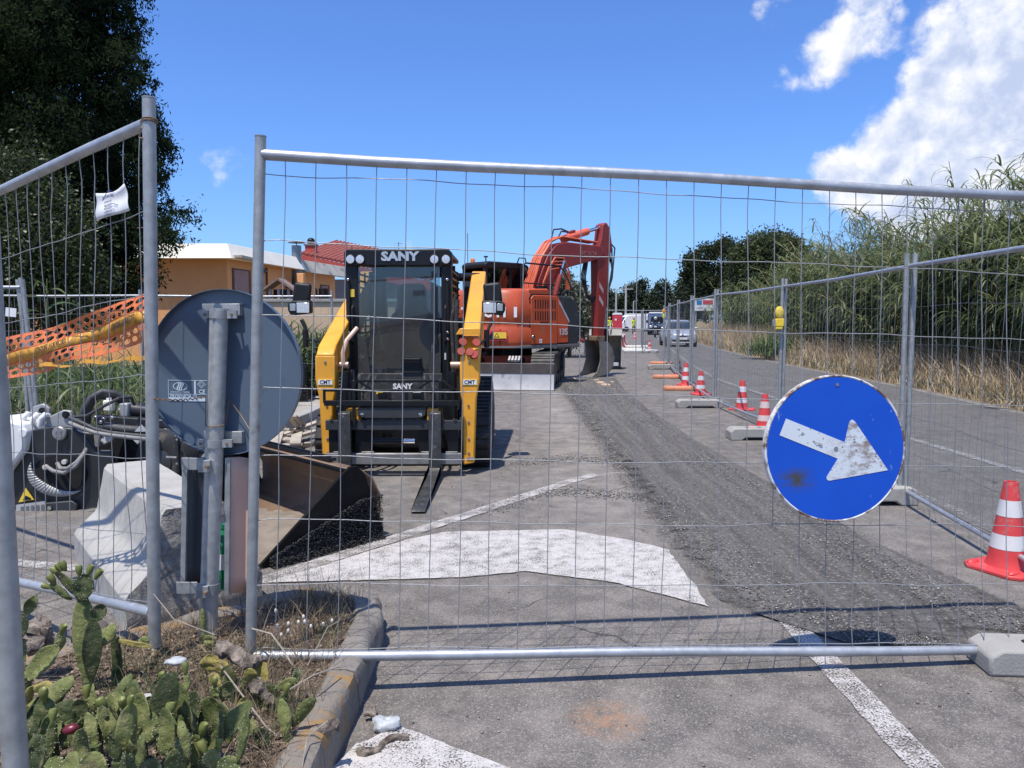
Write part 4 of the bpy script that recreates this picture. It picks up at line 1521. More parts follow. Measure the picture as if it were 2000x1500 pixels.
    for i, (a, z) in enumerate([(.63, 1.29), (.76, 1.285), (.615, 1.20), (.70, 1.195), (.745, 1.17)]):
        MB().lathe([(.036, -.012), (.042, 0), (.036, .012)], (a, .02 - .01 * i, z), (.3 - .15 * i, -1, .35), 14).build('coupler_cap', M('coupler_red', (.36, .055, .03), .5), t)
    MB().tube([(.70, .05, 1.20), (.70, -.02, 1.16), (.72, -.02, 1.13), (.745, 0, 1.15)], .006, 6).build('cap_cord', blackp, t)
    MB().tube([(.56, .3, 1.7), (.545, .28, 1.45), (.56, .26, 1.2), (.55, .22, .95)], .022, 8).build('hose', rubber, t)
    MB().tube([(.54, .34, 1.75), (.50, .3, 1.5), (.52, .28, 1.1), (.5, .25, .8)], .018, 8).build('hose', rubber, t)
    MB().cyl((.42, 2.1, 2.02), (.70, 2.2, 2.03), .05, 12).build('cross_tube', black, t)
    cop = M('pink_pipe', (.60, .38, .27), .4, .1)
    MB().tube([(-.44, .30, 1.42), (-.52, .18, 1.30), (-.55, .14, 1.18), (-.545, .13, 1.06)], .022, 8).build('hydraulic_pipe', cop, t)
    MB().tube([(-.49, .30, 1.0), (-.47, .2, .8), (-.46, .2, .5)], .02, 8).build('hose', rubber, t)
    MB().tube([(-.42, .30, .95), (-.40, .2, .8), (-.40, .2, .5)], .02, 8).build('hose', rubber, t)
    # fork carriage
    y = -.10
    fr = MB()
    for (a, z0, b, z1, wd) in ((-.36, .925, .44, .925, .024), (-.68, .835, .60, .835, .024), (-.68, .715, .60, .715, .05), (-.68, .715, -.68, .855, .024), (.60, .715, .60, .82, .024)):
        fr.bar((a, y, z0), (b, y, z1), wd, wd, (0, 1, 0))
    fr.bar((.44, y, .925), (.60, y, .80), .024, .024, (0, 1, 0))
    fr.bar((-.36, y, .925), (-.22, y, .84), .02, .02, (0, 1, 0))
    fr.bar((.32, y, .925), (.20, y, .84), .02, .02, (0, 1, 0))
    for a in (-.55, -.44, -.35, -.23, -.06, .1, .25, .36, .47):
        fr.bar((a, y, .715), (a, y, .84), .03, .02, (0, 1, 0))
    for a in (-.40, .42):
        fr.bar((a, y, .50), (a, y, .93), .03, .03, (0, 1, 0))
    fr.build('load_guard', black, t, .003)
    MB().prism([(-.36, .67), (.28, .67), (.28, .60), (.24, .57), (-.30, .57), (-.36, .60)], 'y', y - .01, y + .03).build('coupler_plate', steel if False else dgrey, t, .006)
    for a in (-.32, .23):
        MB().lathe([(.018, 0), (.018, .012), (.010, .014)], (a, y - .012, .605), (0, -1, 0), 8).build('bolt', chrome, t)
    for a, w_ in ((-.42, .12), (.36, .14)):
        MB().box((a, y + .06, .60), (w_, .10, .11)).build('coupler_block', yellow, t, .006)
    MB().box((-.03, y + .04, .50), (1.30, .05, .095)).build('upper_bar', dgrey, t, .006)
    tabs = MB()
    for k in range(11):
        tabs.box((-.62 + k * .118, y + .015, .552), (.03, .02, .014))
    tabs.build('notches', dgrey, t)
    lw = MB().box((-.03, y + .04, .175), (1.30, .06, .105))
    lw.build('lower_bar', steel, t, .006)
    for a in (-.55, -.28, .29, .52):
        MB().box((a, y + .03, .236), (.12, .03, .016)).build('stop', steel, t, .003)
    for a, w_ in ((-.60, .12), (-.33, .15), (.28, .15), (.53, .10)):
        MB().box((a, y + .07, .34), (w_, .03, .24)).build('back_plate', black, t, .004)
    MB().cyl((-.26, y + .12, .33), (.05, y + .12, .33), .038, 12).build('tilt_ram', black, t)
    MB().cyl((.03, y + .12, .33), (.16, y + .12, .33), .026, 12).build('ram_rod', chrome, t)
    for fx in (-.485, .37):
        f = MB()
        f.prism([(y - .005, .64), (y - .055, .62), (y - .062, .09), (y - .11, .035), (y - 1.36, .012), (y - 1.40, .016), (y - 1.38, .028), (y - .30, .065), (y - .08, .085), (y - .018, .14)][::-1], 'x', fx - .058, fx + .058)
        o = f.build('fork', M('fork_steel', (.075, .074, .072), .42, .5, .35, 9, .15, 50, dirt=(.3, .28, .26), damt=.3, dscale=14), t, .006)
    return t


loader()


# ------------------------------------------------------------------ excavator
def excavator():
    t = thing('excavator', 'orange tracked excavator with folded boom and dozer blade', 'excavator', (-.07, 18.45, 0), R(-48))
    U = Matrix.Rotation(R(48 - 8), 3, 'Z')            # undercarriage, turned under the house

    def ub(mb):
        mb.v = [tuple(U @ Vector(v)) for v in mb.v]
        return mb
    # tracks
    mud = M('dusty_shaded_track_steel', (.10, .09, .075), .85, 0, .3, 7, .3, 40, dirt=(.05, .048, .045), damt=.4)  # dusty steel, colour darkened to carry the counterweight's shade
    for s in (-1, 1):
        x0, x1 = s * .72, s * 1.22
        prof = []
        for k in range(10):
            a = R(90 + 180 * k / 9)
            prof.append((-1.35 + .36 * math.cos(a), .37 + .36 * math.sin(a)))
        for k in range(10):
            a = R(-90 + 180 * k / 9)
            prof.append((1.35 + .36 * math.cos(a), .37 + .36 * math.sin(a)))
        o = ub(MB().prism([(p[0], p[1] * .92 + .02) for p in prof], 'x', lerp(x0, x1, .12), lerp(x0, x1, .88))).build('track_frame', black, t, .02)
        sh = MB()
        P = [Vector((0, *p)) for p in prof]
        cum = [0]
        for k in range(len(P)):
            cum.append(cum[-1] + (P[(k + 1) % len(P)] - P[k]).length)
        n = 46
        for q in range(n):
            L = cum[-1] * q / n
            k = max(i for i in range(len(P)) if cum[i] <= L)
            a, b = P[k], P[(k + 1) % len(P)]
            d = (b - a).normalized()
            p = a + d * (L - cum[k])
            out = Vector((0, d.z, -d.y))
            c0 = (P[0] + P[10]) / 2
            if out.dot(p - Vector((0, 0, .37))) < 0:
                out = -out
            m = Matrix(((1, 0, 0), (0, d.y, out.y), (0, d.z, out.z))).to_3x3()
            sh.box(p + out * .012 + Vector(((x0 + x1) / 2, 0, 0)), (.50, .145, .03), m)
            sh.box(p + out * .035 + Vector(((x0 + x1) / 2, 0, 0)), (.50, .025, .03), m)
        ub(sh).build('track_shoes', mud, o)
        for yy, rr in ((-1.35, .27), (1.35, .29), (-.7, .12), (-.2, .12), (.3, .12), (.8, .12)):
            z = .37 if rr > .2 else .17
            ub(MB().cyl((x1 - s * .08, yy, z), (x1 + s * .01, yy, z), rr, 18)).build('roller', dgrey, o)
    ub(MB().box((0, 0, .52), (1.5, 1.5, .34))).build('car_body', orange, t, .03)
    MB().cyl((0, 0, .66), (0, 0, .92), .55, 28).build('slew_ring', black, t)
    # dozer blade
    pale = M('worn_blade_steel', (.50, .48, .46), .5, .2, .15, 3, 0, 60, dirt=(.25, .22, .2), damt=.3, dscale=3)
    bl = [(-2.06, .02), (-2.12, .02), (-2.05, .16), (-2.03, .34), (-2.08, .36), (-2.03, .36), (-1.99, .30), (-2.0, .15)]
    o = ub(MB().prism([(-2.10, .01), (-2.06, .01), (-2.0, .16), (-1.99, .36), (-2.035, .36), (-2.045, .17)], 'x', -1.26, 1.26)).build('blade', pale, t, .006)
    ub(MB().prism([(-2.045, .36), (-1.99, .36), (-1.99, .58), (-2.09, .58)], 'x', -1.26, 1.26)).build('blade_top', M('blade_brown', (.13, .105, .09), .7, 0, .25, 4, .1, 40, dirt=(.3, .27, .24), damt=.2), o, .008)
    for xx in (-.55, .38):
        ub(MB().prism([(-1.95, .34), (-1.0, .42), (-1.0, .62), (-1.5, .72), (-1.95, .62)], 'x', xx - .14, xx + .14)).build('blade_arm', black, t, .01)
        o = MB()
        for k in range(4):
            o.box((xx - .105 + .07 * k, -1.84, .66), (.045, .20, .05), Matrix.Rotation(R(24), 3, 'X'))
        ub(o).build('step_cleats', M('cleat_steel', (.5, .49, .46), .5, .4), t)
    # house
    rear = [(1.22 * math.sin(R(a)) if abs(a) < 90 else 0, 0) for a in ()]

    def outline(k, inset=0):
        pts = [(-1.22 + inset, -.42), (-1.23 + inset, -.70)]
        for a in range(-54, 55, 12):
            pts.append(((1.46 - inset) * math.sin(R(a)) * 1.02, -(1.46 - inset) * math.cos(R(a))))
        pts += [(1.23 - inset, -.70), (1.22 - inset, -.42)]
        return [(x * k, y * k if y < -.5 else y) for x, y in pts]
    cw = MB().loft([[(x, y, z) for x, y in outline(k)] for k, z in ((.94, .86), (.99, .93), (1, 1.02), (1, 1.30), (.985, 1.34), (.985, 1.44), (1, 1.48), (1.0, 1.78), (.97, 2.06), (.93, 2.16), (.84, 2.20))])
    cwo = cw.build('counterweight', orange, t, .012)
    MB().loft([[(x, y, z) for x, y in outline(1.004)] for z in (.885, .925)]).build('lower_trim', M('grey_trim', (.20, .2, .2), .6), cwo)
    # letters wrapped on the rear, last two show beside the loader
    for i, ch in enumerate('HITACHI'):
        a = R(-19 + 12.0 * i)
        rr = 1.47
        p = Vector((rr * math.sin(a) * 1.02, -rr * math.cos(a), 1.66))
        xd = Vector((math.cos(a), math.sin(a), 0))
        lettering(ch, .30, p + Vector((math.sin(a), -math.cos(a), 0)) * .012, xd, (0, 0, 1), white, cwo, .012, width=.20 if ch != 'I' else .07)
    # warning decal
    a = R(40)
    p = Vector((1.475 * math.sin(a) * 1.02, -1.475 * math.cos(a), 1.14))
    xd = Vector((math.cos(a), math.sin(a), 0))
    nd = Vector((math.sin(a), -math.cos(a), 0))

    def decal(pts, mat, z, name):
        mb = MB()
        mb.add([p + nd * (.012 + z) + xd * x + Vector((0, 0, y)) for x, y in pts], [tuple(range(len(pts)))])
        o_ = mb.build(name, mat, cwo, smooth=0, recalc=False)
        o_.modifiers.new('s', 'SOLIDIFY').thickness = .003
    decal([(-.40, -.09), (.16, -.09), (.16, .12), (-.22, .12)], M('decal_red', (.62, .04, .06), .4), .0, 'decal')
    decal([(-.30, -.07), (.14, -.07), (.14, .10), (-.18, .10)], blackp, .004, 'decal')
    decal([(-.16, -.045), (.14, -.045), (.14, .095), (-.16, .095)], M('decal_yellow', (.85, .55, .05), .4), .008, 'decal')
    decal([(-.13, -.02), (-.01, -.02), (-.07, .08)], blackp, .012, 'decal')
    decal([(-.108, -.008), (-.032, -.008), (-.07, .058)], bpy.data.materials['decal_yellow'], .016, 'decal')
    # right side: grille door, front door, grey nose
    sd = MB().prism([(-.44, .95), (.42, .95), (.42, 2.06), (-.36, 2.06), (-.44, 1.98)], 'x', .55, 1.225).build('engine_door', orange, t, .02)
    dk = M('shadow_slot', (.01, .01, .01), .9)
    for row in range(2):
        for k in range(9):
            MB().box((1.222, -.30 + k * .078, 1.86 - row * .26), (.012, .032, .20)).build('grille_slot', blackp, sd)
    MB().prism([(.43, .97), (.78, .97), (.78, 1.55), (.43, 2.04)], 'x', .55, 1.22).build('pump_door', orange, t, .015)
    gr = MB().prism([(.43, 2.05), (.79, 1.55), (.79, .93), (1.12, .93), (1.16, 1.6), (1.0, 1.95), (.85, 2.04)], 'x', .55, 1.215).build('nose_panel', dgrey, t, .02)
    MB().prism([(.46, 1.96), (.80, 1.50), (.80, 1.42), (.46, 1.88)], 'x', 1.222, 1.226).build('pale_stripe', M('stripe_grey', (.42, .44, .45), .5), gr)
    lettering('135', .20, (1.228, .60, 1.22), (0, 1, 0), (0, 0, 1), M('number_grey', (.62, .6, .58), .4, .3), t, .008, width=.26)
    MB().box((.86, .2, .90), (.72, 1.9, .08)).build('side_skirt', M('skirt', (.13, .125, .12), .7), t, .01)
    lg = MB()
    for dz in (0, .05):
        for dy in (0, .05):
            lg.box((1.229, -.16 + dy, 1.0 + dz), (.004, .038, .038))
    lg.build('square_decal', white, t)
    lettering('HITACHI', .07, (1.228, -.02, 1.44), (0, 1, 0), (0, 0, 1), blackp, t, .002)
    MB().box((0, .2, .90), (2.3, 2.1, .10)).build('deck', dgrey, t, .01)
    MB().prism([(-.45, 2.06), (.3, 2.06), (.22, 2.22), (-.4, 2.2)], 'x', -.3, 1.1).build('hood', orange, t, .03)
    # cab, far side
    cb = MB().prism([(-.45, 2.02), (1.1, 2.02), (1.15, 2.3), (.95, 2.82), (.8, 2.87), (-.35, 2.87), (-.45, 2.78)], 'x', -1.2, -.34)
    # frame from bars so that the panes stay clear
    cabm = blackp
    MB().prism([(-.45, .95), (1.2, .95), (1.2, 1.62), (-.45, 1.62)], 'x', -1.2, -.34).build('cab_lower', orange, t, .02)
    MB().prism([(-.48, 2.74), (1.0, 2.74), (.92, 2.86), (.7, 2.90), (-.35, 2.90), (-.48, 2.84)], 'x', -1.22, -.32).build('cab_roof', blackp, t, .03)
    for xx in (-1.16, -.38):
        for (y0, y1) in ((-.40, -.42), (.35, .35), (1.18, .92)):
            MB().bar((xx, y0, 1.6), (xx, y1, 2.78), .09, .08, (1, 0, 0)).build('cab_pillar', blackp, t)
    for nm, c, d in (('cab_window', (-.36, -.03, 2.18), (.01, .68, 1.12)), ('cab_window', (-.36, .66, 2.18), (.01, .56, 1.12)), ('cab_window', (-1.19, -.03, 2.18), (.01, .68, 1.12)),
                     ('cab_window', (-1.19, .66, 2.18), (.01, .56, 1.12)), ('rear_window', (-.77, -.42, 2.25), (.70, .01, .95)), ('windscreen', (-.77, 1.05, 2.18), (.70, .01, 1.12))):
        MB().box(c, d).build(nm, glassc, t)
    MB().box((-.78, .25, 1.95), (.46, .16, .75)).build('operator_seat', blackp, t, .05)
    MB().lathe([(.055, 0), (.055, .07), (.04, .10), (.001, .11)], (-1.0, -.3, 2.90), n=14).build('beacon', M('beacon_orange', (.75, .22, .03), .3), t)
    MB().cyl((-1.12, -.36, 2.9), (-1.12, -.36, 3.62), .008, 6).build('antenna', blackp, t)
    MB().tube([(-.5, -.3, 2.9), (-.5, -.3, 3.02)], .015, 8).build('antenna', blackp, t)
    MB().lathe([(.05, 0), (.05, .03)], (-.5, -.3, 3.0), n=12).build('horn', blackp, t)
    MB().tube([(-.34, .55, 2.85), (-.30, .6, 3.02), (-.1, .62, 3.0), (-.08, .62, 2.9)], .016, 8).build('mirror_arm', blackp, t)
    MB().lathe([(.09, 0), (.10, .03), (.06, .06)], (-.06, .58, 2.68), (0, -1, 0), 16).build('round_mirror', blackp, t)
    # handrail
    MB().tube([(.75, -.3, 2.05), (.75, -.3, 2.72), (.78, -.18, 2.80), (.8, .85, 2.78), (.85, 1.0, 2.68), (1.1, 1.1, 2.1), (1.17, 1.12, 1.75), (1.17, 1.12, .98)], .020, 8).build('handrail', blackp, t)
    MB().tube([(.75, -.3, 2.35), (.78, .75, 2.33)], .016, 8).build('handrail', blackp, t)
    MB().cyl((.6, .5, 2.05), (.6, .5, 2.3), .16, 16).build('air_filter', blackp, t)
    # boom
    bx = .12
    bw = .17
    boom = [(.38, 1.25), (.70, 1.22), (1.0, 2.0), (1.30, 2.52), (1.75, 2.80), (3.12, 3.08), (3.30, 3.18), (3.34, 3.30), (3.2, 3.42), (1.70, 3.44), (1.32, 3.36), (1.02, 3.08), (.72, 2.5), (.50, 1.9)]
    bo = MB().prism(boom, 'x', bx - bw, bx + bw).build('boom', darkred, t, .02)
    orp_ = M('pipe_orange', (.66, .14, .06), .4)
    lettering('HITACHI', .20, (bx + bw + .006, 2.66, 3.18), (0, 1, 0), (0, 0, 1), M('boom_letters', (.36, .13, .11), .5), bo, .002, width=.62)
    for k, (off, xo) in enumerate([(.06, -.15), (.06, -.09), (.06, -.03), (.06, .04), (.06, .10), (.06, .15)]):
        path = [(xo + bx, .46, 1.75), (xo + bx, .60, 2.35), (xo + bx, .86, 2.95), (xo + bx, 1.22, 3.36 + .03 * (k % 2)), (xo + bx, 1.62, 3.52), (xo + bx, 2.2, 3.50), (xo + bx, 3.1, 3.47)]
        MB().tube([(a, b - .06, c + .04) for a, b, c in path], .022, 8).build('boom_pipe', orp_, bo)
    for k in range(4):
        r_ = .22 + .09 * k
        pts = [(bx + .24, .72, 2.15), (bx + .25, .80 + .05 * k, 2.45 + .1 * k), (bx + .25, 1.0 + .06 * k, 2.72 + .1 * k), (bx + .25, 1.35 + .05 * k, 2.78 + .08 * k), (bx + .24, 1.6 + .05 * k, 2.55 + .05 * k), (bx + .24, 1.62 + .04 * k, 2.25)]
        MB().tube(pts, .02, 8).build('boom_pipe', orp_, bo)
    for k in range(5):
        MB().tube([(bx + .05 + .05 * k, .75, 1.3), (bx + .3, 1.15 + .08 * k, 1.5 + .1 * k), (bx + .3, 1.35, 1.95 + .05 * k), (bx + .25, 1.62, 2.25)], .024, 8).build('hose', rubber, bo)
    for k in range(3):
        MB().tube([(bx + .2, .42 + .02 * k, 1.9 + .17 * k), (bx + .2, .9, 1.95 + .17 * k)], .016, 8).build('boom_pipe', orp_, bo)
    MB().cyl((bx - bw - .03, 1.45, 3.0), (bx + bw + .05, 1.45, 3.0), .10, 16).build('boom_pin', blackp, bo)
    for sx in (-.26, .26):
        MB().cyl((bx + sx, .9, 1.35), (bx + sx, 1.35, 2.6), .07, 14).build('boom_cylinder', darkred, bo)
        MB().cyl((bx + sx, 1.35, 2.6), (bx + sx, 1.5, 2.95), .042, 12).build('cylinder_rod', chrome, bo)
    # arm cylinder over the boom
    MB().cyl((bx, 1.75, 3.52), (bx, 2.78, 3.78), .095, 18).build('arm_cylinder', M('cylinder_coral', (.72, .14, .08), .4), bo)
    MB().cyl((bx, 2.78, 3.78), (bx, 3.42, 3.94), .045, 14).build('cylinder_rod', chrome, bo)
    MB().box((bx, 2.1, 3.72), (.12, .25, .08), Matrix.Rotation(R(14), 3, 'X')).build('cylinder_port', darkred, bo, .02)
    MB().tube([(bx - .1, 1.4, 3.5), (bx - .1, 1.5, 3.75), (bx - .05, 1.75, 3.78), (bx - .02, 2.0, 3.72)], .02, 8).build('hose', rubber, bo)
    MB().tube([(bx + .08, 1.45, 3.5), (bx + .08, 1.6, 3.7), (bx + .05, 1.85, 3.70)], .02, 8).build('hose', rubber, bo)
    # stick
    stick = [(3.30, 3.98), (3.46, 4.05), (3.62, 3.92), (3.74, 3.42), (3.58, 3.0), (3.40, .92), (3.16, .92), (3.10, 2.9), (3.08, 3.3), (3.24, 3.6)]
    so = MB().prism(stick, 'x', bx - .135, bx + .135).build('stick', darkred, t, .02)
    stq = M('stripe_pale', (.50, .36, .35), .5)
    for z in (2.36, 2.02):
        MB().prism([(3.16, z), (3.34, z - .18), (3.34, z - .05), (3.16, z + .13)], 'x', bx + .136, bx + .14).build('stripe', stq, so)
    MB().cyl((bx, 3.70, 3.3), (bx, 3.62, 1.85), .06, 14).build('bucket_cylinder', darkred, so)
    MB().cyl((bx, 3.62, 1.85), (bx, 3.58, 1.2), .036, 12).build('cylinder_rod', chrome, so)
    for k in range(4):
        MB().tube([(bx - .08 + .05 * k, 3.36, 3.75), (bx + .08 * k - .1, 3.75 + .03 * k, 3.4), (bx + .16, 3.7, 2.9 - .1 * k), (bx + .12, 3.6, 2.3)], .02, 8).build('hose', rubber, so)
        MB().tube([(bx - .05, 2.72 + .05 * k, 3.02), (bx - .05 + .02 * k, 2.58 + .04 * k, 2.6), (bx, 2.72 + .03 * k, 2.2 - .04 * k), (bx, 3.02, 2.06 - .04 * k), (bx, 3.15, 2.12)], .018, 8).build('hose', rubber, so)
    MB().prism([(3.5, 1.3), (3.66, 1.22), (3.7, .75), (3.58, .72), (3.5, 1.0)], 'x', bx - .1, bx + .1).build('link', black, so, .01)
    # bucket: side plates, curved shell, teeth
    bk = M('bucket_steel', (.24, .225, .20), .6, .3, .3, 4, .15, 50, dirt=(.10, .085, .07), damt=.35)
    W = .27
    prof = [(3.10, .98), (3.42, .93), (3.62, .76), (3.72, .50), (3.64, .24), (3.42, .08), (3.05, .02), (2.66, .0)]
    side = [(3.02, 1.0)] + prof + [(2.95, .16), (3.08, .45), (3.06, .75)]
    bob = MB()
    for s in (-1, 1):
        bob.prism(side, 'x', bx + s * W, bx + s * (W - .025))
    for k in range(len(prof) - 1):
        a, b = Vector((0, *prof[k])), Vector((0, *prof[k + 1]))
        d = (b - a).normalized()
        n_ = Vector((0, d.z, -d.y)) * .02
        bob.add([a + Vector((bx - W, 0, 0)), b + Vector((bx - W, 0, 0)), b + Vector((bx + W, 0, 0)), a + Vector((bx + W, 0, 0)), a + n_ + Vector((bx - W, 0, 0)), b + n_ + Vector((bx - W, 0, 0)), b + n_ + Vector((bx + W, 0, 0)), a + n_ + Vector((bx + W, 0, 0))],
                [(0, 1, 2, 3), (7, 6, 5, 4), (0, 4, 5, 1), (2, 6, 7, 3), (1, 5, 6, 2), (0, 3, 7, 4)])
    boo = bob.build('bucket', bk, t)
    for k in range(4):
        xx = bx - W + .06 + k * (2 * W - .12) / 3
        MB().prism([(2.72, .035), (2.72, -.01), (2.50, .0), (2.50, .012)], 'x', xx - .035, xx + .035).build('tooth', steel, boo, .004)
    MB().box((bx, 3.2, 1.02), (.34, .40, .12)).build('hitch', rust, boo, .01)
    # the boom is folded in a little: shorten its reach
    for o_ in [bo, so, boo] + [c_ for c_ in col.objects if c_.parent in (bo, so, boo)]:
        for v_ in o_.data.vertices:
            if v_.co.y > 1.3:
                v_.co.y = 1.3 + (v_.co.y - 1.3) * .88
    # dark gaps round the doors
    MB().prism([(-.47, .93), (.44, .93), (.44, 2.08), (-.38, 2.085), (-.47, 2.0)], 'x', .60, 1.212).build('door_gap', blackp, t)
    for k_ in range(3):
        a_ = R(-40 + 40 * k_)
        MB().bar((1.475 * math.sin(a_) * 1.02, -1.475 * math.cos(a_), .95), (1.475 * math.sin(a_) * 1.02, -1.475 * math.cos(a_), 1.30), .012, .012).build('seam', blackp, cwo)
    MB().lathe([(.05, 0), (.04, .02), (.001, .022)], (1.225, -.36, 1.12), (1, 0, 0), 12).build('lock', chrome, sd)
    return t


excavator()


# ------------------------------------------------------------------ spare buckets
def spare_bucket():
    t = thing('digger_bucket', 'wide grey digger bucket standing open behind the narrow bucket', 'bucket', (2.86, 23.5, 0), R(-8))
    bk = M('spare_bucket_steel', (.30, .285, .25), .6, .2, .2, 3, .1, 50, dirt=(.16, .14, .11), damt=.3)
    W = .50
    prof = [(-.10, 1.02), (.22, 1.20), (.50, 1.18), (.68, .95), (.72, .6), (.60, .28), (.35, .10), (-.08, .02)]
    side = prof + [(-.16, .10), (-.04, .5), (-.06, .9)]
    b = MB()
    for s in (-1, 1):
        b.prism(side, 'x', s * W, s * (W - .03))
    for k in range(len(prof) - 1):
        a, c = Vector((0, *prof[k])), Vector((0, *prof[k + 1]))
        d = (c - a).normalized()
        n_ = Vector((0, d.z, -d.y)) * -.02
        b.add([a + Vector((-W, 0, 0)), c + Vector((-W, 0, 0)), c + Vector((W, 0, 0)), a + Vector((W, 0, 0)), a + n_ + Vector((-W, 0, 0)), c + n_ + Vector((-W, 0, 0)), c + n_ + Vector((W, 0, 0)), a + n_ + Vector((W, 0, 0))],
              [(0, 1, 2, 3), (7, 6, 5, 4), (0, 4, 5, 1), (2, 6, 7, 3), (1, 5, 6, 2), (0, 3, 7, 4)])
    b.build('shell', bk, t)
    for xx in (-.28, .12):
        MB().prism([(-.1, 1.0), (.28, 1.18), (.2, 1.45), (.02, 1.42), (-.12, 1.2)], 'x', xx, xx + .04).build('ear', bk, t, .01)
    for xx in (-.12, .27):
        MB().box((xx, -.10, .16), (.26, .02, .10)).build('wear_plate', M('bare_steel', (.62, .62, .62), .4, .2), t, .004)
    MB().box((0, -.11, .05), (.98, .03, .09)).build('cutting_edge', black, t, .005)


spare_bucket()


def loader_bucket():
    t = thing('loader_bucket', 'rusty black loader bucket lying open on the painted road', 'bucket', (-.90, 5.20, 0))
    Lx = Vector((-.70, .714, 0))
    Dx = Vector((-.67, -.742, 0))
    LEN = 1.75
    prof = [(.93, .0), (.60, .005), (.20, .02), (.07, .06), (.0, .17), (.0, .30), (.06, .42), (.17, .50), (.27, .51)]
    side = [(.95, -.002), (.02, -.002), (-.02, .05), (.13, .46), (.19, .525), (.25, .53), (.30, .50)]

    def P(d, z, l):
        return Dx * d + Lx * l + Vector((0, 0, z + .004))
    outm = M('bucket_black', (.008, .0078, .0078), .75, 0, .3, 5, .2, 50, dirt=(.018, .017, .016), damt=.3, spec=.12)
    inm = M('bucket_tan', (.20, .125, .075), .65, 0, .2, 3, .15, 40, dirt=(.10, .07, .05), damt=.32, dscale=3)
    for l in (0, LEN):
        k = len(side)
        th = .025
        vs = [P(d, z, l) for d, z in side] + [P(d, z, l + (th if l == 0 else -th)) for d, z in side]
        MB().add(vs, [tuple(range(k))[::-1], tuple(range(k, 2 * k))] + [(i, (i + 1) % k, (i + 1) % k + k, i + k) for i in range(k)]).build('side_plate', outm, t, .005)
    pr = []
    for i in range(len(prof) - 1):
        for s in range(3):
            f = s / 3
            pr.append((lerp(prof[i][0], prof[i + 1][0], f), lerp(prof[i][1], prof[i + 1][1], f)))
    pr.append(prof[-1])
    mb = MB()
    for l in (.02, LEN - .02):
        mb.v += [tuple(P(d, z, l)) for d, z in pr]
    k = len(pr)
    mb.f = [(i, i + 1, k + i + 1, k + i) for i in range(k - 1)]
    o = mb.build('shell', inm, t, recalc=False)
    m = o.modifiers.new('s', 'SOLIDIFY')
    m.thickness = .014
    m.offset = 0
    e = MB()
    vs = [P(d, z, l) for l in (0, LEN) for d, z in ((.90, .0), (1.0, -.004), (1.0, .008), (.90, .018))]
    e.add(vs, [(0, 1, 2, 3), (7, 6, 5, 4), (0, 4, 5, 1), (1, 5, 6, 2), (2, 6, 7, 3), (3, 7, 4, 0)])
    e.build('cutting_edge', steel, t)
    MB().bar(P(.29, .505, .02), P(.29, .505, LEN - .02), .03, .025).build('top_lip', outm, t, .004)
    # toothed bar along the lip (far side)
    mb = MB()
    for k_ in range(46):
        mb.box(P(.20, .545, .35 + k_ * .024), (.014, .03, .02), R(45))
    mb.bar(P(.20, .53, .3), P(.20, .53, 1.48), .06, .02)
    mb.build('grip_strip', black, t)
    # sandy soil left on the floor of the bucket
    mb = MB()
    N, K = 18, 40
    for j in range(K + 1):
        for i in range(N + 1):
            d, l = lerp(.10, .93, i / N), lerp(.06, LEN - .06, j / K)
            h = .012 + .07 * max(0, 1 - abs(d - .35) / .45) * (.5 + .5 * math.sin(l * 3.1)) + .02 * mnoise.noise(Vector((d * 9, l * 9, 2)))
            mb.v.append(tuple(P(d, max(h, .012), l)))
    mb.f = [(j * (N + 1) + i, j * (N + 1) + i + 1, (j + 1) * (N + 1) + i + 1, (j + 1) * (N + 1) + i) for j in range(K) for i in range(N)]
    mb.build('soil', M('sandy_soil', (.22, .18, .14), .95, 0, .2, 9, .6, 60), t)
    # tar crumbs stuck to the near plate and spilled under it
    n = 11000
    d = rng.uniform(.0, .86, n)
    z = rng.random(n) ** 1.6 * np.clip(.36 - d * .36, .03, .3) + .01
    l = -.004 - rng.random(n) * .02 - (rng.random(n) < .3) * rng.random(n) * .05 * (z < .05)
    Pp = np.stack([np.full(n, 0.), np.full(n, 0.), z], -1) + d[:, None] * np.array([Dx.x, Dx.y, 0]) + l[:, None] * np.array([Lx.x, Lx.y, 0])
    tar = leafmat('tar_crumbs', [(0, (.008, .008, .009)), (.7, (.022, .022, .023)), (1, (.07, .07, .075))], 0, .55, .5)
    o = stones('tar_crumbs', Pp, .0035 + .006 * rng.random(n) ** 2.5, tar, t)
    o['kind'] = 'stuff'


loader_bucket()
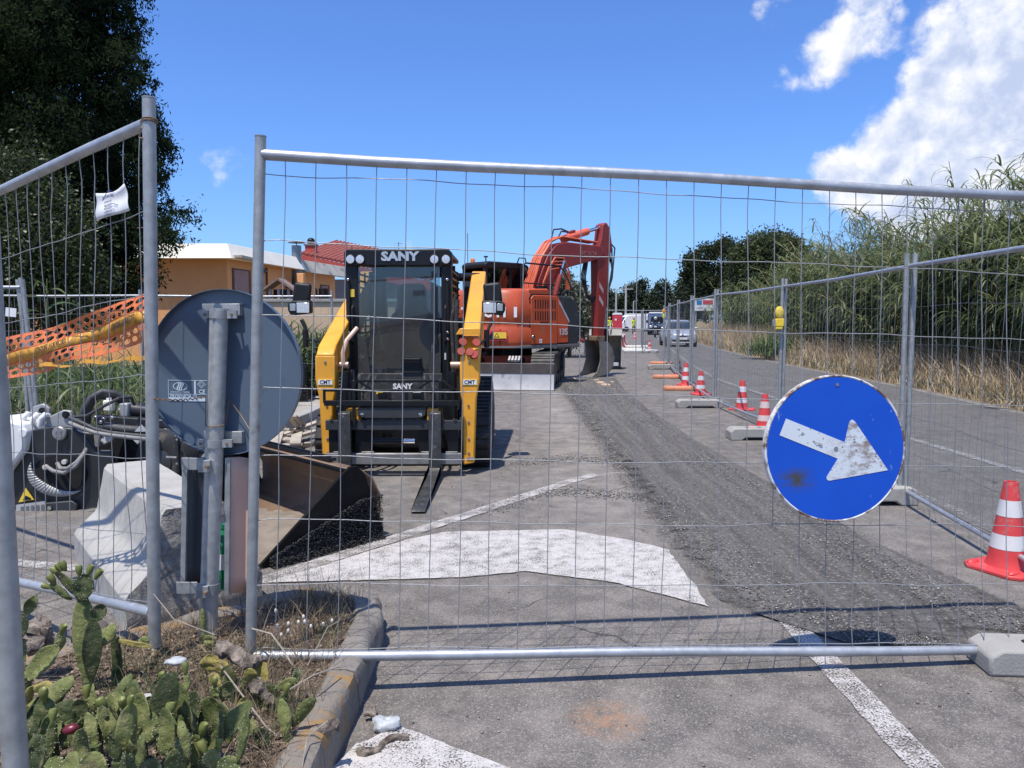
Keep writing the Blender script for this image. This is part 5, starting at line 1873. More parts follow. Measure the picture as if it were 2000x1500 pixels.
# ------------------------------------------------------------------ concrete barrier end
def barrier():
    t = thing('barrier_block', 'short whitewashed concrete barrier block with a rough broken end', 'barrier', (-1.86, 3.575, 0))
    ax = Vector((-.61, .79, 0)).normalized()
    ac = Vector((.79, .61, 0)).normalized()
    prof = [(0.0, .0), (.0, .16), (.015, .185), (.12, .285), (.135, .31), (.185, .555), (.205, .58), (.475, .58), (.495, .555), (.545, .31), (.56, .285), (.665, .185), (.68, .16), (.68, 0)]
    # resample profile
    pr = []
    for i in range(len(prof) - 1):
        a, b = Vector((*prof[i], 0)), Vector((*prof[i + 1], 0))
        k = max(1, int((b - a).length / .03))
        for j in range(k):
            p = lerp(a, b, j / k)
            pr.append((p.x, p.y))
    pr.append(prof[-1])
    NL = 40
    L = 1.46
    rings = []
    for j in range(NL + 1):
        l = L * j / NL
        ring = []
        for d, z in pr:
            p = ac * d + ax * l + Vector((0, 0, z))
            n = mnoise.noise(p * 6) * .0035 + mnoise.noise(p * 21) * .001
            if l < .05 and z > .02:      # chipped near edge
                n -= (.05 - l) * (.16 + .25 * mnoise.noise(Vector((d * 11, z * 11, 3))))
            c = ac * .34 + Vector((0, 0, .2)) + ax * l
            p = p + (p - c).normalized() * n
            p.z = max(p.z, 0.0) if z < .01 else p.z
            ring.append(p)
        rings.append(ring)
    m = NT('whitewashed_concrete')
    geo = m.n.new('ShaderNodeNewGeometry')
    n1 = m.noise(5, 7, .65)
    c = m.mix(m.ramp(n1, .35, .7), (.43, .41, .375), (.34, .325, .295))
    c = m.mix(m.ramp(m.noise(30, 9, .75), .58, .66, 0, .4), c, (.30, .28, .25))
    c = m.mix(m.ramp(m.noise(4, 6, .6, stretch=(1, 1, .25)), .55, .72, 0, .5), c, (.33, .30, .255))
    vp = m.voro(55)
    c = m.mix(m.ramp(vp, .05, .10, .7, 0), c, (.2, .185, .165))
    m.bump(m.math('ADD', m.noise(70, 8, .7), m.noise(11, 4)), .4, .012)
    cm = m.done(c, .92, 0, .15)
    MB().loft(rings, caps=False).build('flank', cm, t, smooth=24)
    # rough near end: a gridded face pushed in and out
    e = NT('rough_bare_concrete')
    v = e.noise(38, 8, .7)
    c = e.mix(e.ramp(v, .35, .65), (.22, .205, .185), (.46, .435, .40))
    e.bump(v, 1.0, .03)
    em = e.done(c, .95, 0, .1)
    for l, nm in ((0.0, 'broken_end'), (L, 'far_end')):
        mb = MB()
        half = len(pr) // 2
        K = 14
        # columns between mirrored profile points
        for i in range(half + 1):
            a, b = rings[0 if l == 0 else NL][i], rings[0 if l == 0 else NL][len(pr) - 1 - i]
            for k in range(K + 1):
                p = lerp(a, b, k / K)
                edge = min(k, K - k, i) > 0
                if edge:
                    p = p - ax * ((.004 + .02 * abs(mnoise.noise(p * 14)) + .01 * mnoise.noise(p * 37)) if l == 0 else 0)
                mb.v.append(tuple(p))
        for i in range(half):
            for k in range(K):
                q = i * (K + 1) + k
                mb.f.append((q, q + 1, q + K + 2, q + K + 1))
        mb.build(nm, em if l == 0 else cm, t, smooth=35)
    # dark foot stone under the corner
    s_ = MB().sphere((0, 0, 0), (.10, .08, .06), 10, 7)
    s_.v = [tuple(Vector(q) * (1 + .4 * mnoise.noise(Vector(q) * 13))) for q in s_.v]
    o = s_.build('stone', M('dark_stone', (.13, .11, .10), .9, 0, .25, 10, .4, 40), smooth=30)
    o.location = (-1.98, 3.5, .03)
    tag(o, 'dark broken stone lying at the foot of the concrete barrier block', 'stone')


barrier()


# ------------------------------------------------------------------ cold planer attachment
def planer():
    B = Vector((-3.35, 6.1, 0))
    t = thing('planer_attachment', 'black and white road planer attachment with looping hydraulic hoses', 'attachment', B)

    def P(u, v, Y):
        return sight(u, v, Y) - B

    def pp(poly, Y, th, mat, name, parent=t, bevel=.008):
        pts = [P(u, v, Y) for u, v in poly]
        return MB().prism([(p.x, p.z) for p in pts], 'y', Y - B.y, Y - B.y + th).build(name, mat, parent, bevel)
    wht = M('planer_white', (.72, .71, .68), .4, 0, .06, 4, 0, 50, dirt=(.4, .36, .3), damt=.15)
    lgr = M('planer_grey', (.34, .34, .33), .45, .2, .12, 6, 0, 50, dirt=(.2, .18, .16), damt=.2)
    blk = M('planer_black', (.022, .022, .023), .42, 0, .25, 5, .05, 60, dirt=(.10, .09, .08), damt=.25)
    pp([(-120, 1012), (-120, 930), (8, 905), (40, 862), (62, 840), (100, 834), (140, 837), (163, 850), (188, 884), (216, 882), (232, 945), (205, 1000), (90, 1012)], 6.0, .05, blk, 'side_plate')
    pp([(-160, 1008), (-160, 850), (10, 830), (250, 850), (345, 880), (350, 955), (210, 990)], 6.45, .35, blk, 'housing', bevel=.02)
    pp([(-140, 835), (0, 818), (42, 827), (52, 845), (46, 880), (16, 922), (-10, 948), (-140, 960)], 5.93, .45, wht, 'white_cover', bevel=.02)
    pp([(-30, 863), (18, 866), (16, 898), (-30, 904)], 5.92, .006, M('label_yellow', (.80, .56, .06), .5), 'warning_label', bevel=0)
    pp([(2, 872), (8, 884), (-6, 884)], 5.912, .004, blackp, 'label_sign', bevel=0)
    c = P(47, 845, 5.92)
    MB().lathe([(.035, 0), (.035, .02), (.03, .025)], c, (0, -1, 0), 18).build('pin_head', wht, t)
    c = P(118, 846, 5.99)
    cp = MB().lathe([(.055, 0), (.055, .018), (.048, .026), (.001, .028)], c, (0, -1, 0), 22).build('bearing_cap', steel, t)
    for k in range(4):
        a = R(45 + 90 * k)
        MB().lathe([(.010, 0), (.010, .008)], c + Vector((.026 * math.cos(a), -.027, .026 * math.sin(a))), (0, -1, 0), 6).build('bolt', chrome, cp)
    # flat dark disc, the hollow's shade in its colour, with pale guard and hoses
    c = P(116, 925, 5.985)
    mb = MB().lathe([(.001, .004), (.205, .004), (.205, .0)], c, (0, -1, 0), 30)
    mb.v = [(c.x + (x - c.x) * 1.05, y, c.z + (z - c.z) * .72) for x, y, z in mb.v]
    mb.build('opening_shade', M('deep_black', (.006, .006, .006), .9), t)
    mb = MB()
    for k in range(22):
        a0, a1 = R(150 + 165 * k / 22), R(150 + 165 * (k + 1) / 22)
        w0, w1 = .095 * math.sin(math.pi * k / 22), .095 * math.sin(math.pi * (k + 1) / 22)
        mb.add([c + Vector((r_ * math.cos(a) * 1.05, -.012, r_ * math.sin(a) * .78)) for r_, a in ((.235, a0), (.235, a1), (.235 - w1, a1), (.235 - w0, a0))], [(0, 1, 2, 3)])
    mb.build('guard_rim', lgr, t, recalc=False).modifiers.new('s', 'SOLIDIFY').thickness = .012
    hm = M('sleeved_hose', (.05, .05, .05), .6, 0, .2, 30, .2, 90)
    gh = M('grey_hose', (.22, .21, .20), .6, 0, .2, 30, .2, 90)
    MB().tube([P(92, 912, 5.96), P(104, 920, 5.92), P(125, 924, 5.9), P(148, 910, 5.92), P(165, 885, 5.97), P(172, 868, 6.05)], .016, 10).build('hose', gh, t)
    MB().tube([P(112, 905, 5.96), P(118, 915, 5.92), P(132, 915, 5.9), P(150, 903, 5.93), P(168, 880, 5.99)], .016, 10).build('hose', gh, t)
    for u, v in ((91, 912), (128, 902)):
        MB().lathe([(.022, 0), (.022, .04), (.016, .05)], P(u, v, 5.99), (.3, -1, .1), 12).build('fitting', M('fitting_pale', (.62, .58, .52), .4, .4), t)
    # brackets
    b1 = pp([(58, 803), (64, 794), (84, 788), (96, 797), (96, 822), (60, 826)], 6.15, .03, lgr, 'bracket')
    b2 = pp([(86, 832), (92, 816), (122, 801), (138, 803), (142, 834), (140, 842), (100, 836)], 6.08, .04, lgr, 'bracket')
    for u, v, Y in ((83, 803, 6.14), (129, 810, 6.07)):
        MB().lathe([(.030, 0), (.030, .006), (.018, .006), (.018, .012), (.001, .012)], P(u, v, Y), (0, -1, 0), 18).build('bush', blackp, t)
    for k, (u, v) in enumerate([(44, 830), (62, 832), (78, 832)]):
        MB().tube([P(u, v, 6.05), P(u + 2, v - 14, 6.04), P(u + 10, v - 22, 6.05), P(u + 16, v - 20, 6.1)], .022, 10).build('clamp_loop', wht, t)
    pp([(143, 838), (158, 842), (157, 866), (150, 858)], 6.02, .03, wht, 'cover_plate')
    pp([(200, 848), (223, 850), (216, 862), (200, 870), (196, 862)], 6.2, .04, wht, 'cover_plate')
    pp([(182, 842), (194, 850), (193, 874), (184, 874)], 6.15, .03, lgr, 'cover_plate')
    pp([(193, 880), (214, 880), (206, 900)], 6.1, .03, lgr, 'cover_plate')
    # hose loop
    for k in range(4):
        o = .012 * k
        MB().tube([P(158 + 4 * k, 832, 6.2 + o), P(164 + 3 * k, 800, 6.2 + o), P(178 + 2 * k, 777, 6.22 + o), P(200, 765 + 3 * k, 6.25 + o), P(225, 768 + 3 * k, 6.3 + o), P(246, 780 + 3 * k, 6.35 + o), P(252, 805, 6.4 + o)], .027, 10).build('hose', hm, t)
    MB().tube([P(140, 815, 6.05), P(170, 812, 6.0), P(205, 792, 5.98), P(232, 778, 6.0), P(256, 775, 6.1), P(262, 790, 6.2)], .013, 8).build('hose', hm, t)
    for dv, Y in ((0, 5.98), (10, 5.96)):
        MB().tube([P(136, 816 + dv, Y + .05), P(160, 826 + dv, Y), P(185, 838 + dv * .7, Y), P(215, 845 + dv * .5, Y), P(260, 850 + dv * .5, Y), P(300, 853 + dv * .6, Y + .05), P(330, 857, Y + .2)], .016, 10).build('hose', gh if dv else hm, t)
    MB().tube([P(205, 832, 6.05), P(240, 838, 6.03), P(300, 842, 6.08), P(335, 850, 6.2)], .034, 12).build('feed_pipe', hm, t)
    MB().cyl(P(252, 800, 6.35), P(345, 812, 6.45), .062, 18).build('motor', blk, t)
    MB().cyl(P(238, 808, 6.33), P(256, 803, 6.35), .075, 18).build('motor_flange', M('oily_steel', (.16, .15, .16), .3, .5), t)
    MB().box(P(246, 800, 6.3), (.07, .08, .11)).build('valve_block', lgr, t, .01)
    can = MB().box(P(213, 792, 6.25), (.075, .06, .09)).build('canister', M('canister_cream', (.76, .72, .60), .5, 0, .06, 9, 0, 60, dirt=(.75, .5, .1), damt=.3, dscale=20), t, .01)
    MB().lathe([(.02, 0), (.02, .02)], P(213, 782, 6.25), n=10).build('canister_cap', white, can)
    pp([(188, 812), (345, 822), (345, 838), (188, 830)], 6.2, .1, blk, 'rail')
    for i, (u, v) in enumerate([(190, 815), (205, 818), (222, 815), (200, 824)]):
        MB().lathe([(.016, 0), (.016, .03), (.01, .035)], P(u, v, 6.18), (0, -1, 0), 8).build('coupling', chrome, t)
    pp([(262, 843), (276, 829), (288, 843)], 6.02, .004, M('triangle_grey', (.5, .5, .5), .5), 'triangle_label', bevel=0)
    pp([(260, 859), (280, 859), (269, 868)], 6.02, .004, M('triangle_grey2', (.5, .5, .5), .5), 'triangle_label', bevel=0)
    # side wheel / drum guard on the right
    c = P(318, 902, 6.1)
    wh = MB().lathe([(.10, .02), (.19, .04), (.24, .02), (.25, -.06), (.24, -.14), (.10, -.14)], c, (-.25, -1, 0), 28).build('drum_guard', rubber, t)
    MB().lathe([(.10, .0), (.10, .03), (.04, .045), (.001, .045)], c, (-.25, -1, 0), 18).build('hub', dgrey, wh)
    pp([(338, 850), (346, 852), (354, 960), (348, 962)], 6.0, .05, blk, 'end_plate')
    for v in (858, 905, 935, 948):
        MB().lathe([(.009, 0), (.009, .01)], P(346, v, 5.99), (0, -1, 0), 8).build('bolt', chrome, t)
    MB().cyl(P(325, 893, 5.95), P(345, 894, 5.95), .010, 8).build('rod', steel, t)
    # bottom skid
    pp([(-120, 1015), (-120, 994), (30, 988), (140, 978), (150, 985), (148, 1002), (20, 1016)], 5.96, .12, dgrey, 'skid')
    pp([(-120, 1018), (20, 1012), (150, 1000), (215, 990), (215, 998), (30, 1022)], 5.93, .3, M('skid_steel', (.16, .15, .14), .6, .3, .2, 6), 'skid_shoe')
    for u, v in ((20, 1006), (98, 992)):
        MB().lathe([(.018, 0), (.016, .014), (.001, .016)], P(u, v, 5.955), (0, -1, 0), 12).build('bolt', chrome, t)
    tr = pp([(36, 981), (66, 976), (50, 953)], 5.985, .004, M('triangle_yellow', (.82, .56, .05), .5), 'warning_triangle', bevel=0)
    pp([(44, 977), (50, 968), (60, 973), (60, 976)], 5.979, .003, blackp, 'triangle_sign', tr, 0)
    lb = pp([(30, 1008), (32, 986), (87, 979), (90, 1000)], 5.95, .004, M('label_pale', (.42, .41, .40), .5), 'instruction_label', bevel=0)
    for k in range(5):
        u = 40 + 10 * k
        pp([(u, 990 - k), (u + 6, 989 - k), (u + 6, 1001 - k), (u, 1002 - k)], 5.945, .002, M('label_mark', (.15, .15, .15), .6), 'pictogram', lb, 0)


planer()


# ------------------------------------------------------------------ timber, crates and kerb behind the loader
def planks():
    wd = M('weathered_wood', (.40, .345, .28), .85, 0, .2, 6, .2, 60, dirt=(.2, .16, .12), damt=.25)
    dkw = M('dark_wood', (.16, .12, .09), .9, 0, .25, 6, .2, 60)
    pal = thing('pallet', 'weathered wooden pallet behind the rusty loader bucket', 'pallet', (-3.05, 8.75, 0), R(14))
    for k in range(6):
        MB().box((-.55 + k * .22, 0, .135), (.12, .95, .022)).build('deck_board', wd, pal, .003)
    for yy in (-.40, 0, .40):
        MB().box((0, yy, .111), (1.25, .10, .022)).build('stringer_board', wd, pal, .003)
        for xx in (-.55, 0, .55):
            MB().box((xx, yy, .06), (.13, .10, .08)).build('block', dkw, pal, .003)
    items = [((545, 862), (618, 842), 8.9, .05), ((552, 850), (620, 825), 9.2, .05), ((560, 838), (600, 846), 9.0, .035), ((566, 815), (592, 846), 9.1, .03), ((575, 812), (602, 838), 9.2, .03), ((548, 872), (606, 868), 8.6, .07)]
    ls = ['pale weathered board lying across the pallet', 'long pale board leaning over the timber heap', 'short board lying askew on the timber heap', 'thin slanting batten propped on the timber heap', 'second thin batten crossing the timber heap', 'thick pale beam on the pallet edge']
    for (a, b, Y, w), l in zip(items, ls):
        p, q = sight(*a, Y), sight(*b, Y + .5)
        o = MB().bar(p, q, w * 1.8, w * .7).build('plank', wd, smooth=20)
        tag(o, l, 'plank', 'boards heaped behind the loader bucket')
    # black ribbed crates
    for k, (x, y, z) in enumerate([(-4.35, 13.0, .0), (-4.3, 13.02, .36), (-3.9, 13.3, .36), (-3.85, 13.3, 0)]):
        c = thing('ribbed_crate', ['lower black ribbed plastic crate under another by the back fence', 'black ribbed plastic crate stacked on another by the back fence', 'black ribbed crate stacked beside the loader arm', 'black ribbed crate on the ground beside the loader arm'][k],
                  'crate', (x, y, z), R(8))
        for j in range(7):
            b = MB()
            for (cx_, cy_, dx, dy) in ((0, -.24, .62, .02), (0, .24, .62, .02), (-.31, 0, .02, .48), (.31, 0, .02, .48)):
                b.box((cx_, cy_, .03 + j * .05), (dx, dy, .022))
            b.build('rib', blackp, c)
        b = MB()
        for sx in (-.31, -.1, .1, .31):
            for sy in (-.24, .24):
                b.box((sx, sy, .175), (.03, .03, .35))
        b.build('corner_posts', blackp, c)
    rn = MB()
    for k in range(5):
        rn.tube([(-4.2 + .1 * i, 12.4 + .02 * math.sin(i * 2 + k), .62 + .02 * k + .015 * math.sin(i * 1.7 + k * 2)) for i in range(9)], .012, 6)
    tag(rn.build('red_netting', M('net_red', (.45, .03, .04), .6), smooth=40), 'rolled red plastic netting under the black crates', 'netting')
    # kerb and low wall edge
    kb = thing('kerb', 'grey kerb stones along the left edge of the asphalt', 'kerb')
    pts = [(-4.7, 8.3), (-3.9, 9.2), (-3.12, 10.25), (-3.07, 11.3), (-3.08, 12.3), (-3.1, 13.3)]
    for a, b in zip(pts[:-1], pts[1:]):
        MB().bar((*lerp(Vector(a), Vector(b), .01), .06), (*lerp(Vector(a), Vector(b), .985), .06), .16, .16).build('kerb_stone', conc, kb, .012)
    sl = sheet('pavement', [(-4.75, 8.4), (-3.2, 10.3), (-3.18, 13.5), (-7, 13.4), (-9, 8.6)], .10, M('pale_ground', (.34, .31, .26), .95, 0, .2, 3, .4, 30))
    tag(sl, 'pale sandy pavement strip behind the kerb', 'pavement', kind='structure')


planks()
# ------------------------------------------------------------------ traffic island with soil, kerb and prickly pears
ISL = [(-.66, 1.2), (-.655, 2.1), (-.66, 2.6), (-.655, 3.0), (-.655, 3.4), (-.69, 3.70), (-.86, 3.80), (-1.11, 3.71), (-1.32, 3.53), (-1.55, 3.32), (-1.85, 3.07), (-2.2, 2.77), (-2.8, 2.30), (-3.4, 1.85), (-3.4, 1.2)]


def soil_h(x, y):
    base = .135
    m = .05 * math.exp(-(((x + 1.35) / .45) ** 2 + ((y - 2.55) / .5) ** 2)) + .03 * math.exp(-(((x + 1.0) / .25) ** 2 + ((y - 2.3) / .3) ** 2))
    n = .018 * mnoise.noise(Vector((x * 6, y * 6, 0))) + .012 * mnoise.noise(Vector((x * 15, y * 15, 3))) + .006 * mnoise.noise(Vector((x * 34, y * 34, 5)))
    return base + m + n


def inside(x, y, poly):
    c = False
    j = len(poly) - 1
    for i in range(len(poly)):
        xi, yi = poly[i]
        xj, yj = poly[j]
        if (yi > y) != (yj > y) and x < (xj - xi) * (y - yi) / (yj - yi) + xi:
            c = not c
        j = i
    return c


def island():
    t = NT('island_soil')
    n1, n2 = t.noise(7, 8, .65), t.noise(45, 6, .65)
    c = t.mix(t.ramp(n1, .35, .68), (.115, .082, .060), (.25, .19, .145))
    c = t.mix(t.ramp(n2, .5, .75, 0, .7), c, (.32, .25, .19))
    c = t.mix(t.ramp(n2, .42, .3, 0, .7), c, (.045, .032, .024))
    t.bump(t.math('ADD', n2, n1), .9, .03)
    sm = t.done(c, .97, 0, .1)
    x0, x1, y0, y1 = -3.4, -.64, 1.2, 3.82
    NX, NY = 150, 140
    bm = bmesh.new()
    grid = {}
    for j in range(NY + 1):
        for i in range(NX + 1):
            x, y = lerp(x0, x1, i / NX), lerp(y0, y1, j / NY)
            if inside(x, y, ISL):
                grid[i, j] = bm.verts.new((x, y, soil_h(x, y)))
    for (i, j), v in list(grid.items()):
        q = [(i, j), (i + 1, j), (i + 1, j + 1), (i, j + 1)]
        if all(k in grid for k in q):
            bm.faces.new([grid[k] for k in q])
    me = bpy.data.meshes.new('island_soil')
    bm.to_mesh(me)
    bm.free()
    me.shade_smooth()
    me.materials.append(sm)
    o = bpy.data.objects.new('island_ground', me)
    col.objects.link(o)
    tag(o, 'dry brown soil filling the traffic island', 'soil', kind='structure')
    # kerb stones, yellow paint flaking off
    ky = NT('kerb_yellow_worn')
    m = ky.ramp(ky.noise(8, 8, .72), .36, .52)
    c = ky.mix(m, (.34, .185, .05), (.215, .19, .16))
    c = ky.mix(ky.ramp(ky.noise(30, 7, .7), .5, .66, 0, .7), c, (.15, .13, .11))
    ky.bump(ky.noise(50, 6), .5, .01)
    kym = ky.done(c, .9, 0, .15)
    kg = M('kerb_grey', (.21, .188, .16), .92, 0, .22, 6, .7, 50, dirt=(.12, .10, .085), damt=.42, dscale=9)
    k = thing('island_kerb', 'rounded old kerb of the traffic island with flaking yellow paint', 'kerb')

    def stone(a, b, mat, w=.115, h=.165):
        a, b = Vector((*a, 0)), Vector((*b, 0))
        d = (b - a).normalized()
        n = Vector((-d.y, d.x, 0))          # outward
        prof = [(0, 0), (.0, h * .72), (-.012, h * .92), (-.035, h), (-w + .01, h), (-w, h - .01), (-w, 0)]
        rings = []
        K = max(3, int((b - a).length / .05))
        for i in range(K + 1):
            p = lerp(a, b, i / K)
            r_ = []
            for q, z in prof:
                v = p + n * q + Vector((0, 0, z))
                e = mnoise.noise(v * 8) * .015 + mnoise.noise(v * 22) * .007
                if i in (0, K):
                    e -= .006
                r_.append(v + (n * e if z > .01 else Vector((0, 0, 0))) + Vector((0, 0, e * .6 if z > .02 else 0)))
            rings.append(r_)
        MB().loft(rings).build('kerb_stone', mat, k, smooth=40)
    segs = [((-.60, 3.47), (-.59, 2.86), kg), ((-.59, 2.85), (-.60, 2.38), kym), ((-.60, 2.37), (-.60, 1.85), kym), ((-.60, 1.84), (-.61, 1.25), kg)]
    for a, b, m_ in segs:
        stone(b, a, m_) if False else stone(a, b, m_)
    # rounded nose and the rear edge
    def back(a, b, m_):
        stone(a, b, m_, .13, .16)
    nose = [(-1.02, 3.80), (-.90, 3.86), (-.76, 3.83), (-.65, 3.70), (-.60, 3.48)]
    for a, b in zip(nose[:-1], nose[1:]):
        back(a, b, kg)
    rear = [(-2.85, 2.33), (-2.25, 2.80), (-1.90, 3.10), (-1.60, 3.35), (-1.36, 3.56), (-1.15, 3.74), (-1.02, 3.80)]
    for a, b in zip(rear[:-1], rear[1:]):
        back(a, b, kym)


island()

# ---- litter of dry stalks, twigs, bark
drym = leafmat('dry_stalks', [(0, (.07, .052, .038)), (.5, (.19, .14, .095)), (.85, (.33, .255, .165)), (1, (.5, .42, .29))], .15, .8, .2)


def blades(name, P, H, W, lean, mat, curve=.5, seg=3, parent=None, dirang=None):
    """tapered bent blades: P (n,3) feet, H heights, W widths, lean radians from vertical"""
    n = len(P)
    P, H, W, lean = map(np.asarray, (P, H, W, lean))
    az = rng.uniform(0, 2 * np.pi, n) if dirang is None else np.asarray(dirang)
    d = np.stack([np.cos(az), np.sin(az), np.zeros(n)], -1)
    s = np.stack([-np.sin(az), np.cos(az), np.zeros(n)], -1)
    tw = rng.uniform(-.9, .9, n)
    s = s * np.cos(tw)[:, None] + d * np.sin(tw)[:, None]
    cur = P.copy()
    ang = lean.copy()
    V = []
    for k in range(seg + 1):
        f = k / seg
        w = W * (1 - f) ** .75 * (.75 + .5 * np.sin(f * 3.0)) * .5 + W * .02
        V.append(cur - s * w[:, None])
        V.append(cur + s * w[:, None])
        st = H / seg
        cur = cur + (d * np.sin(ang)[:, None] + np.array([0, 0, 1]) * np.cos(ang)[:, None]) * st[:, None]
        ang = ang + curve * lean * 1.6 / seg + curve * .25
    V = np.stack(V, 1)                                  # n, 2(seg+1), 3
    m = 2 * (seg + 1)
    q = np.array([(2 * k, 2 * k + 1, 2 * k + 3, 2 * k + 2) for k in range(seg)])
    F = (q[None] + (np.arange(n) * m)[:, None, None]).reshape(-1, 4)
    return raw(name, V.reshape(-1, 3), F, mat, parent)


def isl_pts(n, x0=-2.3, x1=-.72, y0=1.6, y1=3.7):
    out = []
    while len(out) < n:
        x, y = random.uniform(x0, x1), random.uniform(y0, y1)
        if inside(x, y, ISL):
            out.append((x, y, soil_h(x, y)))
    return np.array(out)


P = isl_pts(6500)
o = blades('dry_litter', P, rng.uniform(.03, .12, 6500), rng.uniform(.0015, .006, 6500), rng.uniform(1.1, 1.6, 6500), drym, .2, 2)
tag(o, 'dry stalks, straw and twigs littering the island soil', 'litter', kind='stuff')
P = isl_pts(5000)
chip = leafmat('bark_chips', [(0, (.05, .035, .028)), (.5, (.16, .11, .08)), (1, (.36, .29, .22))], 0, .95, .1)
tag(stones('bark_crumbs', P + np.array([0, 0, .004]), .004 + .012 * rng.random(5000) ** 2, chip), 'crumbs of bark and earth on the island', 'litter', kind='stuff')
# standing dry tufts, thicker near the nose and round the post feet
cs = [(-.93, 3.52, .10, 500, .16), (-.80, 3.30, .07, 160, .10), (-1.3, 3.2, .14, 260, .14), (-1.0, 3.05, .14, 260, .16), (-.98, 2.75, .15, 260, .15), (-.80, 2.95, .06, 110, .13), (-.80, 2.55, .08, 160, .12), (-1.15, 2.5, .2, 260, .14), (-.78, 2.25, .08, 150, .13), (-1.55, 3.1, .12, 160, .12)]
PP, HH = [], []
for x, y, s, n, h in cs:
    for _ in range(n):
        a, b = random.gauss(x, s), random.gauss(y, s)
        if inside(a, b, ISL):
            PP.append((a, b, soil_h(a, b) - .005))
            HH.append(h * random.uniform(.4, 1.5))
o = blades('dry_grass', np.array(PP), np.array(HH), rng.uniform(.0012, .003, len(PP)), rng.uniform(.1, .9, len(PP)), drym, .4, 3)
tag(o, 'thin dry grass tufts standing on the island', 'grass', kind='stuff')
gsm = leafmat('green_weed', [(0, (.03, .05, .018)), (.6, (.07, .10, .035)), (1, (.14, .16, .06))], .3)
PP = []
for x, y, s, n in ((-.98, 2.28, .09, 200), (-1.42, 2.75, .09, 150), (-1.25, 2.45, .08, 140), (-.98, 2.95, .06, 60), (-.82, 2.55, .06, 110), (-.80, 3.2, .05, 60), (-1.1, 2.75, .1, 120)):
    for _ in range(n):
        a, b = random.gauss(x, s), random.gauss(y, s)
        if inside(a, b, ISL):
            PP.append((a, b, soil_h(a, b) - .005))
o = blades('green_grass', np.array(PP), rng.uniform(.05, .16, len(PP)), rng.uniform(.002, .004, len(PP)), rng.uniform(.1, .8, len(PP)), gsm, .4, 3)
tag(o, 'small tufts of green grass on the island', 'grass', kind='stuff')

# seed heads on thin stalks by the fence foot
sh = thing('bunny_tail_grass', 'dry stalks with small pale seed heads before the island kerb', 'grass', (-.86, 3.02, .13))
for k in range(11):
    a = random.uniform(0, 6.28)
    p0 = Vector((random.gauss(0, .05), random.gauss(0, .04), 0))
    p1 = p0 + Vector((random.gauss(0, .05), random.gauss(0, .03), random.uniform(.10, .22)))
    MB().tube([p0, lerp(p0, p1, .6) + Vector((.008, 0, 0)), p1], .0012, 4).build('stalk', drym, sh)
    MB().sphere(p1, (.006, .006, .010), 8, 6).build('seed_head', M('seed_pale', (.62, .60, .52), .9), sh)
tw = M('grey_twig', (.30, .26, .21), .9, 0, .2, 20, .3, 60)
for k, (pts, r) in enumerate([([(492, 1228, 2.92), (530, 1238, 2.85), (552, 1268, 2.8), (572, 1300, 2.75)], .0035), ([(300, 1160, 2.9), (340, 1210, 2.85), (420, 1240, 2.8)], .002),
                              ([(560, 1350, 2.55), (610, 1320, 2.6), (660, 1302, 2.75)], .003), ([(430, 1300, 2.6), (520, 1420, 2.4), (545, 1440, 2.38)], .003), ([(600, 1300, 2.72), (640, 1225, 2.9), (662, 1213, 2.95)], .0015),
                              ([(590, 1500, 2.2), (600, 1440, 2.3), (640, 1408, 2.4)], .0022)]):
    o = MB().tube([sight(*p) for p in pts], r, 6).build('twig', tw)
    tag(o, ['pale bent twig hooked over the front fence post foot', 'thin dry twig lying under the panel with the netting', 'dry twig lying towards the yellow kerb', 'long dry twig slanting between yellowed cactus pads', 'thin straight straw rising by the rail', 'curved dry twig near the bark logs'][k], 'twig')


def log(label, a, b, r, seed, mat):
    a, b = Vector(a), Vector(b)
    pts, rs = [], []
    N = 16
    for i in range(N + 1):
        f = i / N
        p = lerp(a, b, f) + Vector((.02 * math.sin(f * 5 + seed), .015 * math.cos(f * 7 + seed), .006 * math.sin(f * 9)))
        pts.append(p)
        rs.append(r * (1 - .45 * f) * (1 + .25 * mnoise.noise(Vector((f * 6, seed, 0)))))
    mb = MB().tube(pts, rs, 14)
    mb.v = [tuple(Vector(v) + Vector((mnoise.noise(Vector(v) * 40), mnoise.noise(Vector(v) * 40 + Vector((9, 0, 0))), mnoise.noise(Vector(v) * 40 + Vector((0, 9, 0))))) * r * .55) for v in mb.v]
    tag(mb.build('dead_wood', mat, smooth=50), label, 'dead wood', 'dead cactus wood')


bark = M('grey_bark', (.22, .18, .145), .95, 0, .5, 30, 1.0, 70, dirt=(.06, .045, .035), damt=.5, dscale=26)
log('grey fibrous log poking over the kerb onto the white paint', sight(690, 1478, 2.53), sight(800, 1440, 2.63), .022, 1, bark)
log('thick fibrous dead log at the island corner', sight(560, 1490, 2.3), sight(655, 1412, 2.45), .03, 2, bark)
log('dark dead log behind the yellowed cactus pads', sight(500, 1330, 2.6), sight(600, 1430, 2.5), .03, 3, bark)
log('short grey dead stump between cactus pads', sight(440, 1270, 2.7), sight(500, 1300, 2.6), .035, 4, bark)
log('dark upright dead stump left of the tall cactus pads', sight(70, 1265, 2.75), sight(75, 1222, 2.8), .055, 5, bark)
log('small crooked stick on the asphalt by the kerb', sight(712, 1400, 2.75), sight(740, 1385, 2.8), .012, 6, bark)


def rubbish(label, p, s, seed, mat):
    mb = MB().sphere((0, 0, 0), s, 18, 12)
    mb.v = [tuple(Vector(v) * (1 + .5 * mnoise.noise(Vector(v) * 26 + Vector((seed, 0, 0))) + .32 * mnoise.noise(Vector(v) * 70))) for v in mb.v]
    o = mb.build('plastic_bag', mat, smooth=60)
    o.location = p
    tag(o, label, 'litter')


